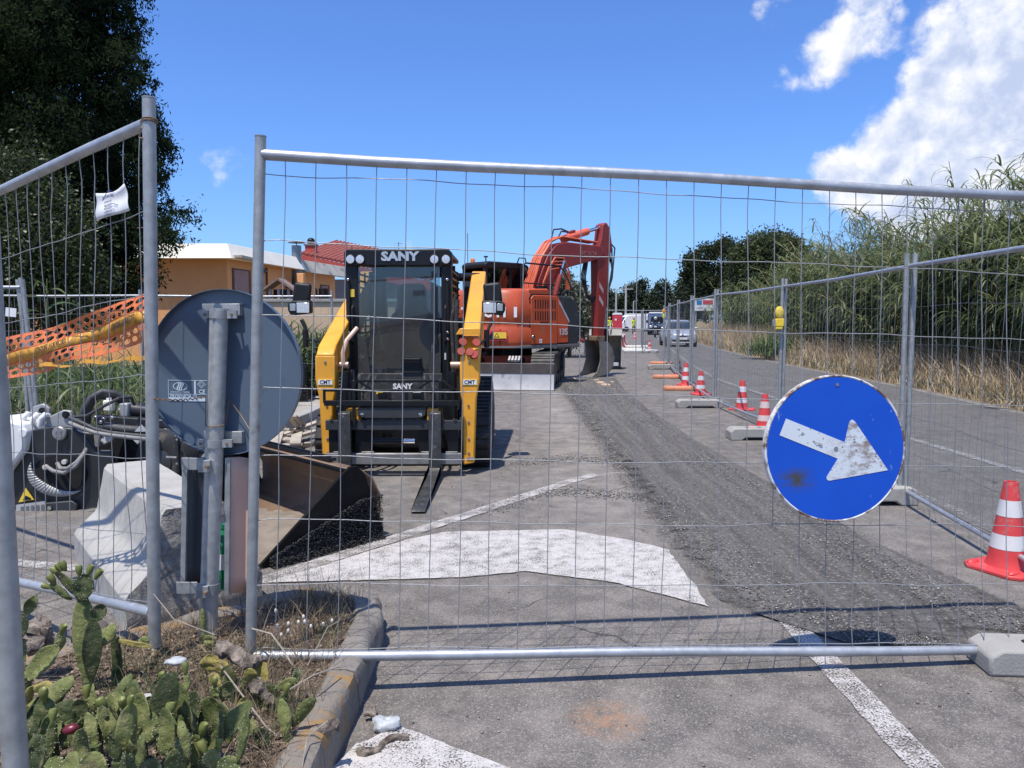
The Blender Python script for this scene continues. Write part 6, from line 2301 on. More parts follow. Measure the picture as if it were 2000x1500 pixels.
bagm = M('white_bag', (.40, .42, .43), .5, 0, .15, 30, .4, 40, dirt=(.36, .33, .29), damt=.25, dscale=20)
rubbish('crumpled white plastic bag on the asphalt beside the kerb', sight(752, 1418, 2.70) + Vector((0, 0, .008)), (.052, .035, .028), 1, bagm)
rubbish('scrap of white plastic lying among the cactus litter', sight(340, 1292, 2.62), (.036, .02, .012), 5, bagm)
o = MB().box((0, 0, 0), (.11, .035, .012)).build('cardboard_scrap', M('carton', (.42, .40, .38), .8, 0, .2, 30), smooth=0)
o.location = sight(270, 1365, 2.38)
o.rotation_euler = (.2, .1, .3)
tag(o, 'flat scrap of pale carton lying between cactus pads', 'litter')


# ---- prickly pears
def padmat(name, a, b, cc):
    t = NT(name)
    n = t.noise(9, 6, .6)
    n2 = t.noise(38, 5, .65)
    c = t.mix(t.ramp(n, .35, .65), a, b)
    c = t.mix(t.ramp(n2, .5, .72, 0, .85), c, cc)
    c = t.mix(t.ramp(t.noise(17, 7, .7), .56, .68, 0, .75), c, (.19, .145, .085))
    c = t.mix(t.ramp(t.noise(6, 6, .6), .58, .7, 0, .5), c, (.045, .05, .022))
    v = t.voro(34)
    c = t.mix(t.ramp(v, .05, .10, .8, 0), c, (.36, .34, .22))
    t.bump(t.math('ADD', t.math('MULTIPLY', t.noise(22, 7, .65), 1.4), t.ramp(v, 0, .15, .8, 0)), .7, .012)
    return t.done(c, .68, 0, .22)


pad_g = padmat('cactus_green', (.070, .090, .030), (.125, .145, .050), (.23, .215, .095))
pad_l = padmat('cactus_light_green', (.125, .150, .048), (.20, .215, .075), (.32, .29, .125))
pad_d = padmat('cactus_dark_green', (.042, .058, .025), (.078, .096, .038), (.16, .16, .07))
pad_y = padmat('cactus_yellowed', (.27, .235, .06), (.36, .30, .09), (.22, .15, .08))
fruit_g = M('unripe_fruit', (.15, .165, .04), .5, 0, .2, 20)
fruit_r = M('ripe_fruit', (.13, .012, .022), .35, 0, .3, 20)
spine = M('spine', (.6, .55, .42), .6)
PADS = {'g': pad_g, 'l': pad_l, 'd': pad_d, 'y': pad_y}


def pad_mesh(L, W, T, bend, seed):
    """egg-shaped thick pad standing on the origin, face towards -y"""
    rings = []
    M1 = 16
    for i in range(M1 + 1):
        f = i / M1
        w = W / 2 * (math.sin(math.pi * min(1, (f * .93 + .035))) ** .62) * (.72 + .36 * f)
        th = T / 2 * (math.sin(math.pi * (f * .94 + .03)) ** .42) * (1.2 - .6 * f)
        y0 = bend * L * (f * f)
        ring = []
        for k in range(22):
            a = 2 * math.pi * k / 22
            x, y = w * math.copysign(abs(math.cos(a)) ** .75, math.cos(a)), th * math.copysign(abs(math.sin(a)) ** .5, math.sin(a))
            wob = 1 + .10 * mnoise.noise(Vector((x * 12, f * 3.5, seed)))
            y += .0035 * mnoise.noise(Vector((x * 55, f * 2.2, seed + 11))) + .008 * mnoise.noise(Vector((x * 12, f * 3, seed + 7))) + .0025 * mnoise.noise(Vector((x * 60, f * 18, seed + 3)))
            ring.append((x * wob, y + y0 + .012 * math.sin(seed) * (x / W) ** 2 * 4, f * L))
        rings.append(ring)
    return rings


def cactus(label, items, seed, group='prickly pear plants on the island'):
    """items: (u, v_bottom, v_top_u, v_top, Y, width px, yaw deg, tone, fruits)"""
    u0, v0, u1, v1, Y0 = items[0][:5]
    b = sight(u0, v0, Y0)
    base = Vector((b.x, b.y, soil_h(b.x, b.y) - .01))
    t = thing('prickly_pear', label, 'cactus', base, 0, group)
    # short woody stem down into the soil
    st = [b - base, Vector((.005, 0, -.02))]
    if (b.z - base.z) > .02:
        MB().tube([Vector((0, 0, -.02)), (b - base) * .5 + Vector((.006, 0, 0)), (b - base) + Vector((0, 0, .01))], [.02, .018, .016], 10).build('stem', pad_d, t)
    rd = random.Random(seed)
    for (u0, v0, u1, v1, Y, wpx, yaw, tone, fr) in items:
        p, q = sight(u0, v0, Y), sight(u1, v1, Y + rd.uniform(-.02, .03))
        up = (q - p)
        L = up.length
        up = up.normalized()
        W = wpx / 1500 * Y
        f = Vector((math.sin(R(yaw)), -math.cos(R(yaw)), 0))
        f = (f - up * f.dot(up)).normalized()
        x = up.cross(f)           # right-hand: x, -f(y axis is -f), up
        rings = pad_mesh(L, W, .0105 + rd.uniform(0, .004), rd.uniform(-.16, .16), rd.uniform(0, 50))
        R3 = [[(p - base) + x * -a + f * -b_ + up * c for a, b_, c in r_] for r_ in rings]
        o = MB().loft(R3).build('pad', PADS[tone], t, smooth=70)
        dots = MB()
        for i_ in range(2, len(R3) - 1, 2):
            for k_ in range(0, 22):
                if (i_ // 2 + k_) % 2 == 0 and rd.random() < .6:
                    pc = Vector(R3[i_][k_]) + (x * rd.uniform(-.2, .2) + up * rd.uniform(-.2, .2)) * W * .15
                    nn = (pc - sum((Vector(q_) for q_ in R3[i_]), Vector()) / 22).normalized()
                    e1 = .0012
                    dots.add([pc + nn * .0024, pc + x * e1, pc + up * e1, pc - x * e1, pc - up * e1], [(0, 1, 2), (0, 2, 3), (0, 3, 4), (0, 4, 1)])
        if dots.v:
            dots.build('areoles', spine, o, smooth=0, recalc=False)['kind'] = 'stuff'
        for k in range(fr):
            e = rd.uniform(-.32, .32) if fr > 1 else rd.uniform(-.1, .1)
            if fr > 1:
                e = lerp(-.36, .36, k / (fr - 1)) + rd.uniform(-.04, .04)
            fp = (q - base) + x * e * W - up * L * .12 * (abs(e) * 2) ** 2
            fd = (up + x * e * .9).normalized()
            s = rd.uniform(.6, .9)
            MB().lathe([(.005, -.008), (.011 * s, .004 * s), (.0145 * s, .018 * s), (.0145 * s, .028 * s), (.012 * s, .036 * s), (.006, .033 * s), (.001, .030 * s)], fp, fd, 12).build('fruit', fruit_g, o)
    return t


cactus('tall prickly pear with budding small pads beside the lower rail', [
    (172, 1335, 158, 1170, 2.62, 52, 15, 'l', 0), (172, 1180, 118, 1112, 2.62, 26, -10, 'g', 3), (158, 1175, 172, 1120, 2.60, 44, 5, 'd', 3), (178, 1215, 205, 1180, 2.60, 34, 10, 'd', 0),
    (178, 1330, 182, 1215, 2.56, 40, 30, 'd', 0), (190, 1262, 224, 1222, 2.60, 36, -35, 'l', 0), (140, 1172, 98, 1140, 2.62, 18, 0, 'g', 2)], 1)
cactus('slim stacked prickly pear pads by the nearest thick post', [
    (33, 1345, 40, 1245, 2.2, 20, 50, 'g', 0), (38, 1250, 42, 1195, 2.2, 32, 20, 'l', 0), (50, 1200, 70, 1165, 2.2, 26, 15, 'g', 0), (30, 1360, 30, 1290, 2.1, 30, 40, 'g', 0), (22, 1165, 18, 1130, 2.3, 22, 10, 'l', 0)], 2)
cactus('prickly pear with one broad wrinkled light green pad', [(48, 1328, 118, 1262, 2.28, 46, -25, 'l', 0), (110, 1275, 120, 1235, 2.28, 24, 0, 'l', 1), (48, 1345, 52, 1318, 2.28, 18, 0, 'l', 0)], 3)
cactus('yellowed drooping prickly pad arching beside the thick post', [(52, 1400, 62, 1340, 2.15, 26, 60, 'y', 0), (62, 1345, 112, 1342, 2.15, 28, 10, 'y', 0), (110, 1342, 116, 1372, 2.15, 24, 10, 'd', 0), (48, 1415, 46, 1400, 2.15, 20, 0, 'y', 0)], 4)
cactus('low dark green prickly pear in shade near the carton scrap', [(100, 1445, 128, 1375, 2.0, 60, 10, 'd', 0), (70, 1440, 60, 1385, 2.0, 60, -20, 'd', 0), (55, 1468, 92, 1440, 1.95, 40, 20, 'd', 0), (170, 1390, 168, 1358, 2.15, 24, 0, 'g', 1), (135, 1420, 132, 1370, 2.1, 46, 30, 'd', 0)], 5)
cactus('prickly pear with twin upright oval pads', [(186, 1462, 168, 1392, 1.95, 34, -10, 'l', 0), (192, 1465, 204, 1385, 1.97, 28, 30, 'g', 0), (98, 1480, 104, 1405, 1.92, 24, 50, 'g', 1), (238, 1490, 232, 1415, 1.97, 60, 20, 'd', 0)], 6)
cactus('prickly pear with tall dark flat pad over the carton scrap', [(352, 1440, 340, 1335, 2.12, 62, 5, 'g', 0), (372, 1430, 378, 1350, 2.15, 34, 35, 'd', 0), (318, 1370, 312, 1328, 2.15, 44, 15, 'd', 1), (292, 1400, 290, 1360, 2.1, 26, 40, 'g', 0), (304, 1390, 308, 1362, 2.08, 22, -10, 'l', 0), (345, 1345, 338, 1312, 2.2, 22, 10, 'd', 0)], 7)
cactus('prickly pear with leaning speckled pads beside the dead log', [(392, 1425, 428, 1362, 2.18, 60, -18, 'g', 0), (422, 1368, 420, 1338, 2.2, 20, 0, 'l', 1), (435, 1370, 448, 1328, 2.22, 28, 20, 'g', 0), (402, 1468, 420, 1412, 2.1, 40, 20, 'd', 0), (362, 1360, 362, 1310, 2.3, 16, 0, 'l', 1)], 8)
cactus('prickly pear with round fruit bearing pads at the island front', [(378, 1502, 392, 1432, 1.98, 40, -20, 'g', 1), (420, 1500, 414, 1462, 1.95, 40, 10, 'l', 2), (372, 1480, 366, 1432, 1.98, 18, 50, 'l', 0), (440, 1520, 452, 1475, 1.9, 50, 15, 'g', 0)], 9)
cactus('bright green low prickly pads at the foot of the thick post', [(150, 1530, 140, 1470, 1.75, 50, -15, 'l', 0), (190, 1540, 180, 1468, 1.72, 62, 10, 'l', 0), (112, 1530, 106, 1478, 1.75, 46, 20, 'l', 0), (240, 1530, 250, 1470, 1.75, 50, -30, 'd', 0), (292, 1530, 296, 1480, 1.78, 50, 20, 'd', 0), (330, 1530, 340, 1462, 1.8, 34, 40, 'g', 0), (352, 1500, 345, 1440, 1.85, 14, 0, 'g', 0), (70, 1520, 78, 1462, 1.85, 40, -20, 'd', 0)], 10)
cactus('grey green prickly pear behind the ripe red fruit', [(262, 1440, 250, 1362, 2.08, 62, 30, 'd', 0), (300, 1450, 278, 1392, 2.02, 50, 10, 'g', 0), (214, 1430, 226, 1352, 2.1, 66, -5, 'g', 0), (320, 1450, 312, 1412, 2.0, 34, 0, 'd', 0), (245, 1400, 242, 1380, 2.0, 26, 0, 'l', 1), (244, 1495, 246, 1420, 1.95, 22, 60, 'g', 0)], 11)
cactus('single upright green prickly pad at the sign post foot', [(398, 1245, 396, 1190, 3.08, 14, 30, 'l', 0), (408, 1262, 412, 1240, 3.02, 30, 0, 'l', 0)], 12)
cactus('yellowed curled prickly pads beside the fence rail end', [(505, 1350, 512, 1295, 2.6, 42, -10, 'y', 0), (492, 1335, 486, 1305, 2.58, 30, 20, 'y', 0), (470, 1405, 478, 1360, 2.45, 30, 30, 'y', 0), (468, 1440, 466, 1385, 2.42, 20, 50, 'y', 0), (410, 1310, 412, 1282, 2.7, 44, 10, 'y', 0), (430, 1316, 440, 1288, 2.66, 34, -10, 'y', 0)], 13)
cactus('prickly pear with flat pad stretched towards the yellow kerb', [(536, 1348, 578, 1328, 2.58, 24, 0, 'l', 0), (576, 1335, 582, 1305, 2.58, 20, 30, 'd', 0), (540, 1345, 500, 1352, 2.58, 30, 0, 'd', 0)], 14)
cactus('long speckled yellow green prickly pad lying against the log', [(498, 1462, 488, 1405, 2.35, 26, 10, 'l', 0), (478, 1420, 482, 1392, 2.36, 14, 30, 'd', 0)], 15)
cactus('fallen yellow green prickly branch beside the left post foot', [(224, 1250, 300, 1262, 2.75, 12, 0, 'y', 0), (270, 1262, 290, 1245, 2.8, 22, 0, 'l', 0)], 16)
cactus('sprawling light green prickly pads between the log and the kerb', [(560, 1440, 540, 1372, 2.36, 36, -25, 'l', 0), (572, 1420, 612, 1368, 2.4, 32, 20, 'g', 0), (545, 1400, 560, 1352, 2.45, 26, 40, 'g', 1), (520, 1465, 500, 1420, 2.3, 34, 10, 'd', 0)], 17)
cactus('half withered prickly pads at the front fence post foot', [(455, 1350, 440, 1300, 2.6, 34, 15, 'g', 0), (470, 1345, 488, 1312, 2.6, 26, -20, 'd', 0), (430, 1345, 408, 1318, 2.6, 28, 0, 'y', 0)], 18)
fill_rd = random.Random(99)
for gi, (uc, vc, lab) in enumerate([(110, 1462, 'crowded small prickly pads under the ripe red fruit'), (225, 1470, 'crowded dark prickly pads below the twin oval pads'), (315, 1478, 'crowded prickly pads in front of the tall dark flat pad'),
                                    (60, 1430, 'crowded shaded prickly pads behind the thick post'), (160, 1420, 'half withered prickly pads above the ripe fruit'), (430, 1452, 'low mottled prickly pads next to the log'), (285, 1432, 'half shaded prickly pads under the carton scrap')]):
    its = []
    for k in range(5):
        u = uc + fill_rd.gauss(0, 34)
        v = vc + fill_rd.gauss(0, 20)
        L = fill_rd.uniform(55, 125)
        Y = np.interp(v, [1380, 1520], [2.2, 1.8])
        its.append((u, v + 12, u + fill_rd.gauss(0, .42) * L, v + 12 - L * fill_rd.uniform(.65, 1), Y, L * fill_rd.uniform(.36, .56), fill_rd.uniform(-60, 60), fill_rd.choice('ggllddg' if gi != 4 else 'lgydgl'), fill_rd.choice([0, 0, 0, 0, 0, 1])))
    cactus(lab, its, 40 + gi)
o = MB().sphere((0, 0, 0), (.021, .014, .013), 14, 10).build('prickly_fruit', fruit_r, smooth=60)
o.location = sight(138, 1424, 1.93)
o.rotation_euler = (0, -.2, .2)
tag(o, 'ripe dark red prickly pear fruit lying among the pads', 'fruit')
# ------------------------------------------------------------------ foliage helpers
def rand_dirs(n):
    v = rng.normal(size=(n, 3))
    return v / np.linalg.norm(v, axis=1)[:, None]


def leaf_quads(C, size, elong=1.6, updir=None):
    """one small leaf-shaped quad (rhomb) per centre"""
    n = len(C)
    a = rand_dirs(n)
    if updir is not None:
        a = a * .65 + np.asarray(updir)
        a /= np.linalg.norm(a, axis=1)[:, None]
    b = np.cross(a, rand_dirs(n))
    b /= np.linalg.norm(b, axis=1)[:, None]
    s = np.asarray(size)[:, None]
    v = np.stack([C - a * s * elong * .5, C + b * s * .5 - a * s * .1, C + a * s * elong * .5, C - b * s * .5 - a * s * .1], 1)
    return v.reshape(-1, 3), np.arange(n * 4).reshape(n, 4)


def crown(name, blobs, clumps, per, spread, size, mat, parent, elong=1.6, shell=.6, updir=None):
    """blobs: (x,y,z,rx,ry,rz); leaves gather in clumps near each blob's surface"""
    B = np.array(blobs, float)
    wt = (B[:, 3] * B[:, 4] + B[:, 3] * B[:, 5] + B[:, 4] * B[:, 5])
    k = rng.choice(len(B), clumps, p=wt / wt.sum())
    d = rand_dirs(clumps)
    r = shell + (1 - shell) * rng.random(clumps) ** .6
    cc = B[k, :3] + d * B[k, 3:] * r[:, None]
    sp = spread * rng.uniform(.5, 1.5, clumps)
    L = np.repeat(cc, per, 0) + rng.normal(size=(clumps * per, 3)) * np.repeat(sp, per)[:, None]
    v, f = leaf_quads(L, size * rng.uniform(.6, 1.4, len(L)), elong, updir)
    return raw(name, v, f, mat, parent)


def trunk(t, pts, rs, mat, limbs=()):
    MB().tube(pts, rs, 12).build('trunk', mat, t)
    for p, q, r in limbs:
        p, q = Vector(p), Vector(q)
        m = lerp(p, q, .5) + Vector((random.uniform(-.1, .1), random.uniform(-.1, .1), .1)) * (q - p).length
        MB().tube([p, m, q], [r, r * .7, r * .3], 8).build('limb', mat, t)


brk = M('tree_bark', (.11, .085, .065), .95, 0, .3, 8, .8, 25)
palebrk = M('pale_bark', (.28, .24, .20), .9, 0, .3, 5, .5, 20)

# ------------------------------------------------------------------ big cypress
cyp = leafmat('cypress_leaves', [(0, (.013, .024, .012)), (.45, (.026, .042, .019)), (.85, (.050, .068, .030)), (1, (.075, .085, .04))], .45, .9, .03, .7, 1.1)
t = thing('cypress_tree', 'tall dark cypress filling the sky beside the house', 'tree', (-10.95, 18.5, 0))
bl = []
for i in range(60):
    z = 1.9 + 14 * (i / 59)
    w = np.interp(z, [1.5, 2.6, 5, 8, 11, 14, 16.5], [1.5, 2.3, 2.55, 2.35, 2.0, 1.4, .5])
    for k in range(3):
        a = random.uniform(0, 6.28)
        rr = w * random.uniform(.45, .78)
        s = random.uniform(.45, .85) * (.5 + w / 4)
        bl.append((rr * math.cos(a), rr * math.sin(a), z + random.uniform(-.3, .3), s, s, s * 1.25))
for (x, y, z, s) in [(3.2, -.6, 3.62, .42), (3.65, -.8, 3.85, .22), (2.5, -.5, 3.4, .55), (2.2, -.8, 2.5, .6), (2.0, -.7, 2.0, .5), (2.35, -.6, 5.2, .45), (2.2, -.6, 7.2, .5), (2.3, -.4, 6.3, .45), (3.05, -.8, 3.3, .3), (1.7, -.5, 9, .5)]:
    bl.append((x, y, z, s, s, s))
crown('crown', bl, 8500, 42, .095, .034, cyp, t, 3.2, .82, (0, 0, .55))
trunk(t, [(0, 0, -.1), (.1, 0, 4), (0, 0, 9), (0, 0, 15)], [.34, .26, .16, .04], brk, [((0, 0, 2.5), (1.8, -.6, 3.4), .1), ((0, 0, 4), (-1.7, -.3, 5.5), .1), ((0, 0, 3), (2.8, -.7, 3.6), .06)])
# a second, further column closing the left
t = thing('cypress_tree', 'dark cypress behind the glossy leaved tree, sky showing through its top', 'tree', (-15.0, 20.5, 0))
bl = []
for i in range(40):
    z = 1.5 + 12.5 * (i / 39)
    w = np.interp(z, [1.5, 5, 9, 14], [1.8, 2.1, 1.7, .8])
    for k in range(3):
        a = random.uniform(0, 6.28)
        s = random.uniform(.5, .9)
        bl.append((w * .7 * math.cos(a), w * .7 * math.sin(a), z, s, s, s * 1.3))
crown('crown', bl, 2600, 22, .17, .055, cyp, t, 2.4, .65, (0, 0, .5))
trunk(t, [(0, 0, -.1), (.1, 0, 4), (0, 0, 13)], [.3, .22, .05], brk)
# glossy broadleaf tree in front of it
gl_ = leafmat('glossy_leaves', [(0, (.020, .032, .012)), (.5, (.050, .070, .024)), (.85, (.10, .12, .048)), (1, (.17, .17, .09))], .3, .42, .4, .5, 1.5)
t = thing('broadleaf_tree', 'glossy small leaved evergreen tree in front of the cypress', 'tree', (-10.0, 15.3, 0))
bl = [(-.2, 0, 3.4, 1.5, 1.2, 1.2), (.5, -.3, 2.6, 1.2, 1.0, 1.0), (-.9, 0, 4.3, 1.2, 1.0, .9), (1.2, -.2, 3.2, .8, .8, .9), (.2, 0, 1.8, 1.6, 1.0, .8), (1.3, 0, 2.0, .9, .8, .8), (-1.6, 0, 5.2, 1.0, .9, .8), (-1.6, 0, 2.8, 1.2, 1, 1.2), (.3, .1, 4.3, .7, .7, .6), (-2.2, .2, 6.4, 1.0, .8, .9), (-1.4, .2, 7.3, .8, .7, .7)]
crown('crown', bl, 1900, 26, .15, .044, gl_, t, 1.9, .5)
trunk(t, [(0, 0, -.1), (-.1, 0, 1.2), (-.3, 0, 2.4), (-1.2, 0, 5)], [.16, .13, .1, .03], brk, [((-.1, 0, 1.2), (1.0, -.2, 2.9), .07), ((-.2, 0, 2.0), (.2, 0, 4.0), .06)])

# ------------------------------------------------------------------ houses
def house():
    wallm = M('peach_render', (.74, .37, .155), .9, 0, .06, 1.5, .1, 30, dirt=(.45, .25, .13), damt=.12, dscale=1.2)
    crm = M('cream_render', (.86, .81, .70), .9, 0, .05, 1.5, .1, 30, dirt=(.5, .44, .35), damt=.12, dscale=1)
    cgr = M('stained_concrete', (.46, .43, .37), .95, 0, .12, 1.5, .2, 20, dirt=(.15, .135, .12), damt=.36, dscale=1.6)
    fr = M('oxblood_frame', (.09, .018, .016), .5)
    drk = M('dark_interior', (.02, .02, .022), .5)
    shm = M('shutter_mauve', (.30, .20, .19), .7)
    t = thing('house', 'peach rendered single storey house with broad cream parapet', 'house', (-10.4, 28.3, 0))
    A, B_, C = Vector((0, 0, 0)), Vector((.75, 6.0, 0)), Vector((1.5, 10.6, 0))

    def wall(a, b, z0, z1, th, mat, name, bevel=0):
        d = (b - a).normalized()
        n = Vector((d.y, -d.x, 0))
        vs = [a + Vector((0, 0, z0)), b + Vector((0, 0, z0)), b - n * th + Vector((0, 0, z0)), a - n * th + Vector((0, 0, z0))]
        vs += [v + Vector((0, 0, z1 - z0)) for v in vs]
        return MB().add(vs, [(3, 2, 1, 0), (4, 5, 6, 7), (0, 1, 5, 4), (1, 2, 6, 5), (2, 3, 7, 6), (3, 0, 4, 7)]).build(name, mat, t, bevel)
    wall(Vector((-12, .0, 0)), A, -.1, 3.75, .3, wallm, 'wall')
    wall(A, B_, -.1, 3.75, .3, wallm, 'wall')
    wall(B_ + Vector((.02, .05, 0)), C, -.1, 3.70, .3, wallm, 'wall')
    # parapet ring standing proud of the walls
    def fascia(a, b, na, nb, z0, z1, mat, name, slope=.26):
        """sloping fascia: bottom edge a-b, top edge set back along na, nb"""
        a0, b0 = a + Vector((0, 0, z0)), b + Vector((0, 0, z0))
        a1, b1 = a + na * slope + Vector((0, 0, z1)), b + nb * slope + Vector((0, 0, z1))
        th = .3
        vs = [a0, b0, b0 + nb * th, a0 + na * th, a1, b1, b1 + nb * th, a1 + na * th]
        return MB().add(vs, [(3, 2, 1, 0), (4, 5, 6, 7), (0, 1, 5, 4), (1, 2, 6, 5), (2, 3, 7, 6), (3, 0, 4, 7)]).build(name, mat, t, .01)
    mit = Vector((-1, 1, 0))
    fascia(Vector((-12, -.6, 0)), A + Vector((.40, -.6, 0)), Vector((0, 1, 0)), mit, 3.70, 4.24, crm, 'parapet')
    fascia(A + Vector((.402, -.6, 0)), B_ + Vector((.55, .0, 0)), mit, Vector((-1, 0, 0)), 3.70, 4.24, crm, 'parapet', .25)
    fascia(B_ + Vector((.56, .03, 0)), C + Vector((.85, .4, 0)), Vector((-1, 0, 0)), Vector((-1, 0, 0)), 3.62, 4.16, cgr, 'canopy_edge')
    MB().box((-5.6, 5.2, 3.78), (12.6, 11.2, .10)).build('roof_slab', cgr, t)
    # windows on the flank
    def win(f, w, z0, z1, shut=.55, edge=(A, B_)):
        d = (edge[1] - edge[0]).normalized()
        n = Vector((d.y, -d.x, 0))
        c = lerp(edge[0], edge[1], f) + n * .012
        m = Matrix((tuple(d), tuple(-n), (0, 0, 1))).transposed()
        g = MB().box(c + Vector((0, 0, (z0 + z1) / 2)), (w, .03, z1 - z0), m).build('window', fr, t, .01)
        MB().box(c + n * .02 + Vector((0, 0, lerp(z0, z1, (1 - shut) / 2 + .02))), (w - .22, .02, (z1 - z0) * (1 - shut) - .12), m).build('pane', drk, g)
        MB().box(c + n * .022 + Vector((-.08 * d.x, -.08 * d.y, lerp(z0, z1, 1 - shut / 2 - .01))), (w - .38, .02, (z1 - z0) * shut - .08), m).build('shutter', shm, g)
    win(.18, 1.5, 1.55, 3.42)
    win(.50, .16, 2.2, 3.0, .05, (B_, C))
    win(.72, 1.1, 1.6, 3.2, .6, (B_, C))
    wall(Vector((.06, 5.3, 0)) + Vector((.6, 0, 0)), Vector((.75, 5.5, 0)) + Vector((.03, 0, 0)), .0, 3.7, .05, wallm, 'pilaster')
    vent = MB()
    for k in range(6):
        vent.box(lerp(A, B_, .86) + Vector((.02, 0, 2.25 + k * .17)), (.06, .22, .10), R(0))
    vent.build('vent_blocks', drk, t)
    MB().prism([(4.6, .0), (6.9, 0), (5.2, 3.5), (4.9, 3.5)], 'x', 1.15, 1.45).build('buttress', wallm, t, .02)
    cp = MB().cyl((.95, 5.75, 2.8), (.95, 5.75, 4.75), .21, 16).build('flue', M('zinc_flue', (.22, .25, .28), .4, .6), t)
    MB().lathe([(.36, 0), (.36, .02), (.02, .06)], (.95, 5.75, 4.86), n=16).build('cowl', black, cp)
    MB().cyl((.95, 5.75, 4.7), (.95, 5.75, 4.9), .02, 6).build('cowl_stem', black, cp)
    MB().cyl((.5, 2.95, .2), (.5, 2.95, 3.6), .05, 8).build('drainpipe', M('brown_pipe', (.10, .035, .025), .5), t)
    MB().box((.42, 2.7, 3.46), (.25, .35, .14)).build('gutter_box', black, t, .02)
    MB().prism([(-9, 4.2), (-2, 4.2), (-5.5, 5.0)], 'y', 3.0, 7).build('tile_roof', M('brown_tiles', (.25, .11, .07), .9, 0, .2, 3, .5, 8), t)
    # second house
    t2 = thing('house', 'white and red house with tiled gable roof behind the peach house', 'house', (-7.6, 46, 0))
    redm = M('red_render', (.46, .080, .060), .85, 0, .1, 2)
    w2 = M('grey_render', (.22, .20, .19), .9, 0, .1, 1)
    MB().box((-1.5, 5, 1.9), (8, 10, 4.0)).build('wall', w2, t2)
    MB().box((-4.6, -.15, 1.6), (2.6, .2, 3.4)).build('wall', crm, t2)
    tl = M('red_tiles', (.32, .085, .06), .85, 0, .2, 4, .3, 20, dirt=(.5, .26, .2), damt=.25)
    ridge = [(-4.9, 5.35), (2.6, 3.85)]
    rf = MB().prism([(-5.6, 4.95), (-4.9, 5.35), (2.8, 3.75), (2.8, 3.2), (-5.2, 4.85)], 'y', -.6, -.35).build('gable_board', redm, t2)
    # tile courses running down the far slope
    rt = MB()
    rt.add([(-4.9, -.5, 5.36), (2.9, -.5, 3.80), (2.9, 9, 5.6), (-4.9, 9, 7.0)], [(0, 1, 2, 3)])
    roof = rt.build('roof', tl, t2, smooth=0)
    for k in range(30):
        f = (k + .5) / 30
        a = lerp(Vector((-4.9, -.55, 5.40)), Vector((2.9, -.55, 3.84)), f)
        b = a + Vector((0, 9.5, 1.7))
        MB().tube([a, b], .10, 6).build('tile_row', tl, roof)
    ch = MB().box((-4.45, .6, 5.45), (.62, .5, .95)).build('chimney', redm, roof, .02)
    MB().box((-4.45, .6, 5.98), (.75, .62, .12)).build('chimney_cap', w2, ch, .02)
    MB().sphere((-4.45, .6, 6.2), (.24, .24, .22), 12, 8).build('chimney_pot', black, ch)
    MB().tube([(.6, 2, 5), (.6, 2, 6.3)], .02, 5).build('antenna', black, t2)
    MB().tube([(.3, 2, 6.2), (.95, 2, 6.2)], .015, 5).build('antenna', black, t2)
    MB().tube([(-2.2, 1.5, 5.2), (-2.2, 1.5, 6.0)], .02, 5).build('antenna', black, t2)
    MB().tube([(-2.5, 1.5, 5.95), (-1.6, 1.5, 5.95)], .015, 5).build('antenna', black, t2)
    # balcony with dark red rails and a striped cloth
    t3 = thing('balcony', 'dark red balcony railing with pale striped cloth hung behind', 'balcony', (-8.35, 36.0, 0))
    MB().box((.55, .4, 1.16), (2.0, 1.0, .14)).build('slab', crm, t3, .01)
    MB().box((.55, .4, .55), (1.9, .9, 1.1)).build('base_wall', crm, t3)
    for k in range(9):
        MB().bar((-.40 + k * .24, 0, 1.24), (-.40 + k * .24, 0, 2.44), .06, .06).build('baluster', fr, t3)
    for z in (1.30, 2.44):
        MB().bar((-.45, 0, z), (1.6, 0, z), .07, .07).build('rail', fr, t3)
    for k in range(8):
        MB().box((-.28 + k * .24, .10, 1.9), (.15, .012, 1.0)).build('cloth_strip', M('pale_cloth', (.62, .60, .58), .9, 0, .25, 4), t3)
    MB().prism([(-.9, 1.0), (-.45, 1.0), (-.45, 3.0), (-.9, 3.0)], 'y', .9, 1.0).build('arched_door', drk, t3)
    # little shrine shaped bird house on a pillar
    t4 = thing('bird_house', 'small stone bird house with pitched roof on a pillar among plants', 'bird house', (-6.2, 20.6, 0))
    st = M('shrine_stone', (.42, .38, .33), .9, 0, .2, 8, .3, 30)
    MB().box((.05, 0, .95), (.28, .28, 1.9)).build('pillar', st, t4, .02)
    MB().box((.05, 0, 1.92), (.62, .5, .06)).build('sill', st, t4, .01)
    for sx in (-.22, .0, .26):
        MB().box((sx + .03, -.15, 2.13), (.06, .08, .38)).build('column', white if False else st, t4)
    MB().box((.05, .16, 2.13), (.5, .06, .38)).build('back_wall', drk, t4)
    rr_ = M('shrine_roof', (.24, .17, .14), .9, 0, .2, 8, .3, 30)
    for s in (-1, 1):
        MB().bar((.05, 0, 2.58), (.05 + s * .42, 0, 2.28), .62, .05, (s * .6, 0, .8)).build('roof_slope', rr_, t4)
    # low garden wall
    t5 = thing('garden_wall', 'low peach garden wall with a thin coping behind the plants', 'wall', (-7.2, 17.2, 0))
    MB().box((2.3, 0, .95), (4.6, .2, 1.9)).build('wall_body', crm if False else M('garden_wall_render', (.62, .44, .28), .9, 0, .08, 2), t5)
    MB().box((2.3, 0, 1.93), (4.7, .28, .07)).build('coping', conc, t5, .01)


house()

# ------------------------------------------------------------------ weeds left
weed = leafmat('weed_leaves', [(0, (.035, .065, .022)), (.5, (.080, .125, .042)), (.85, (.15, .20, .075)), (1, (.28, .29, .14))], .4, .45, .4)


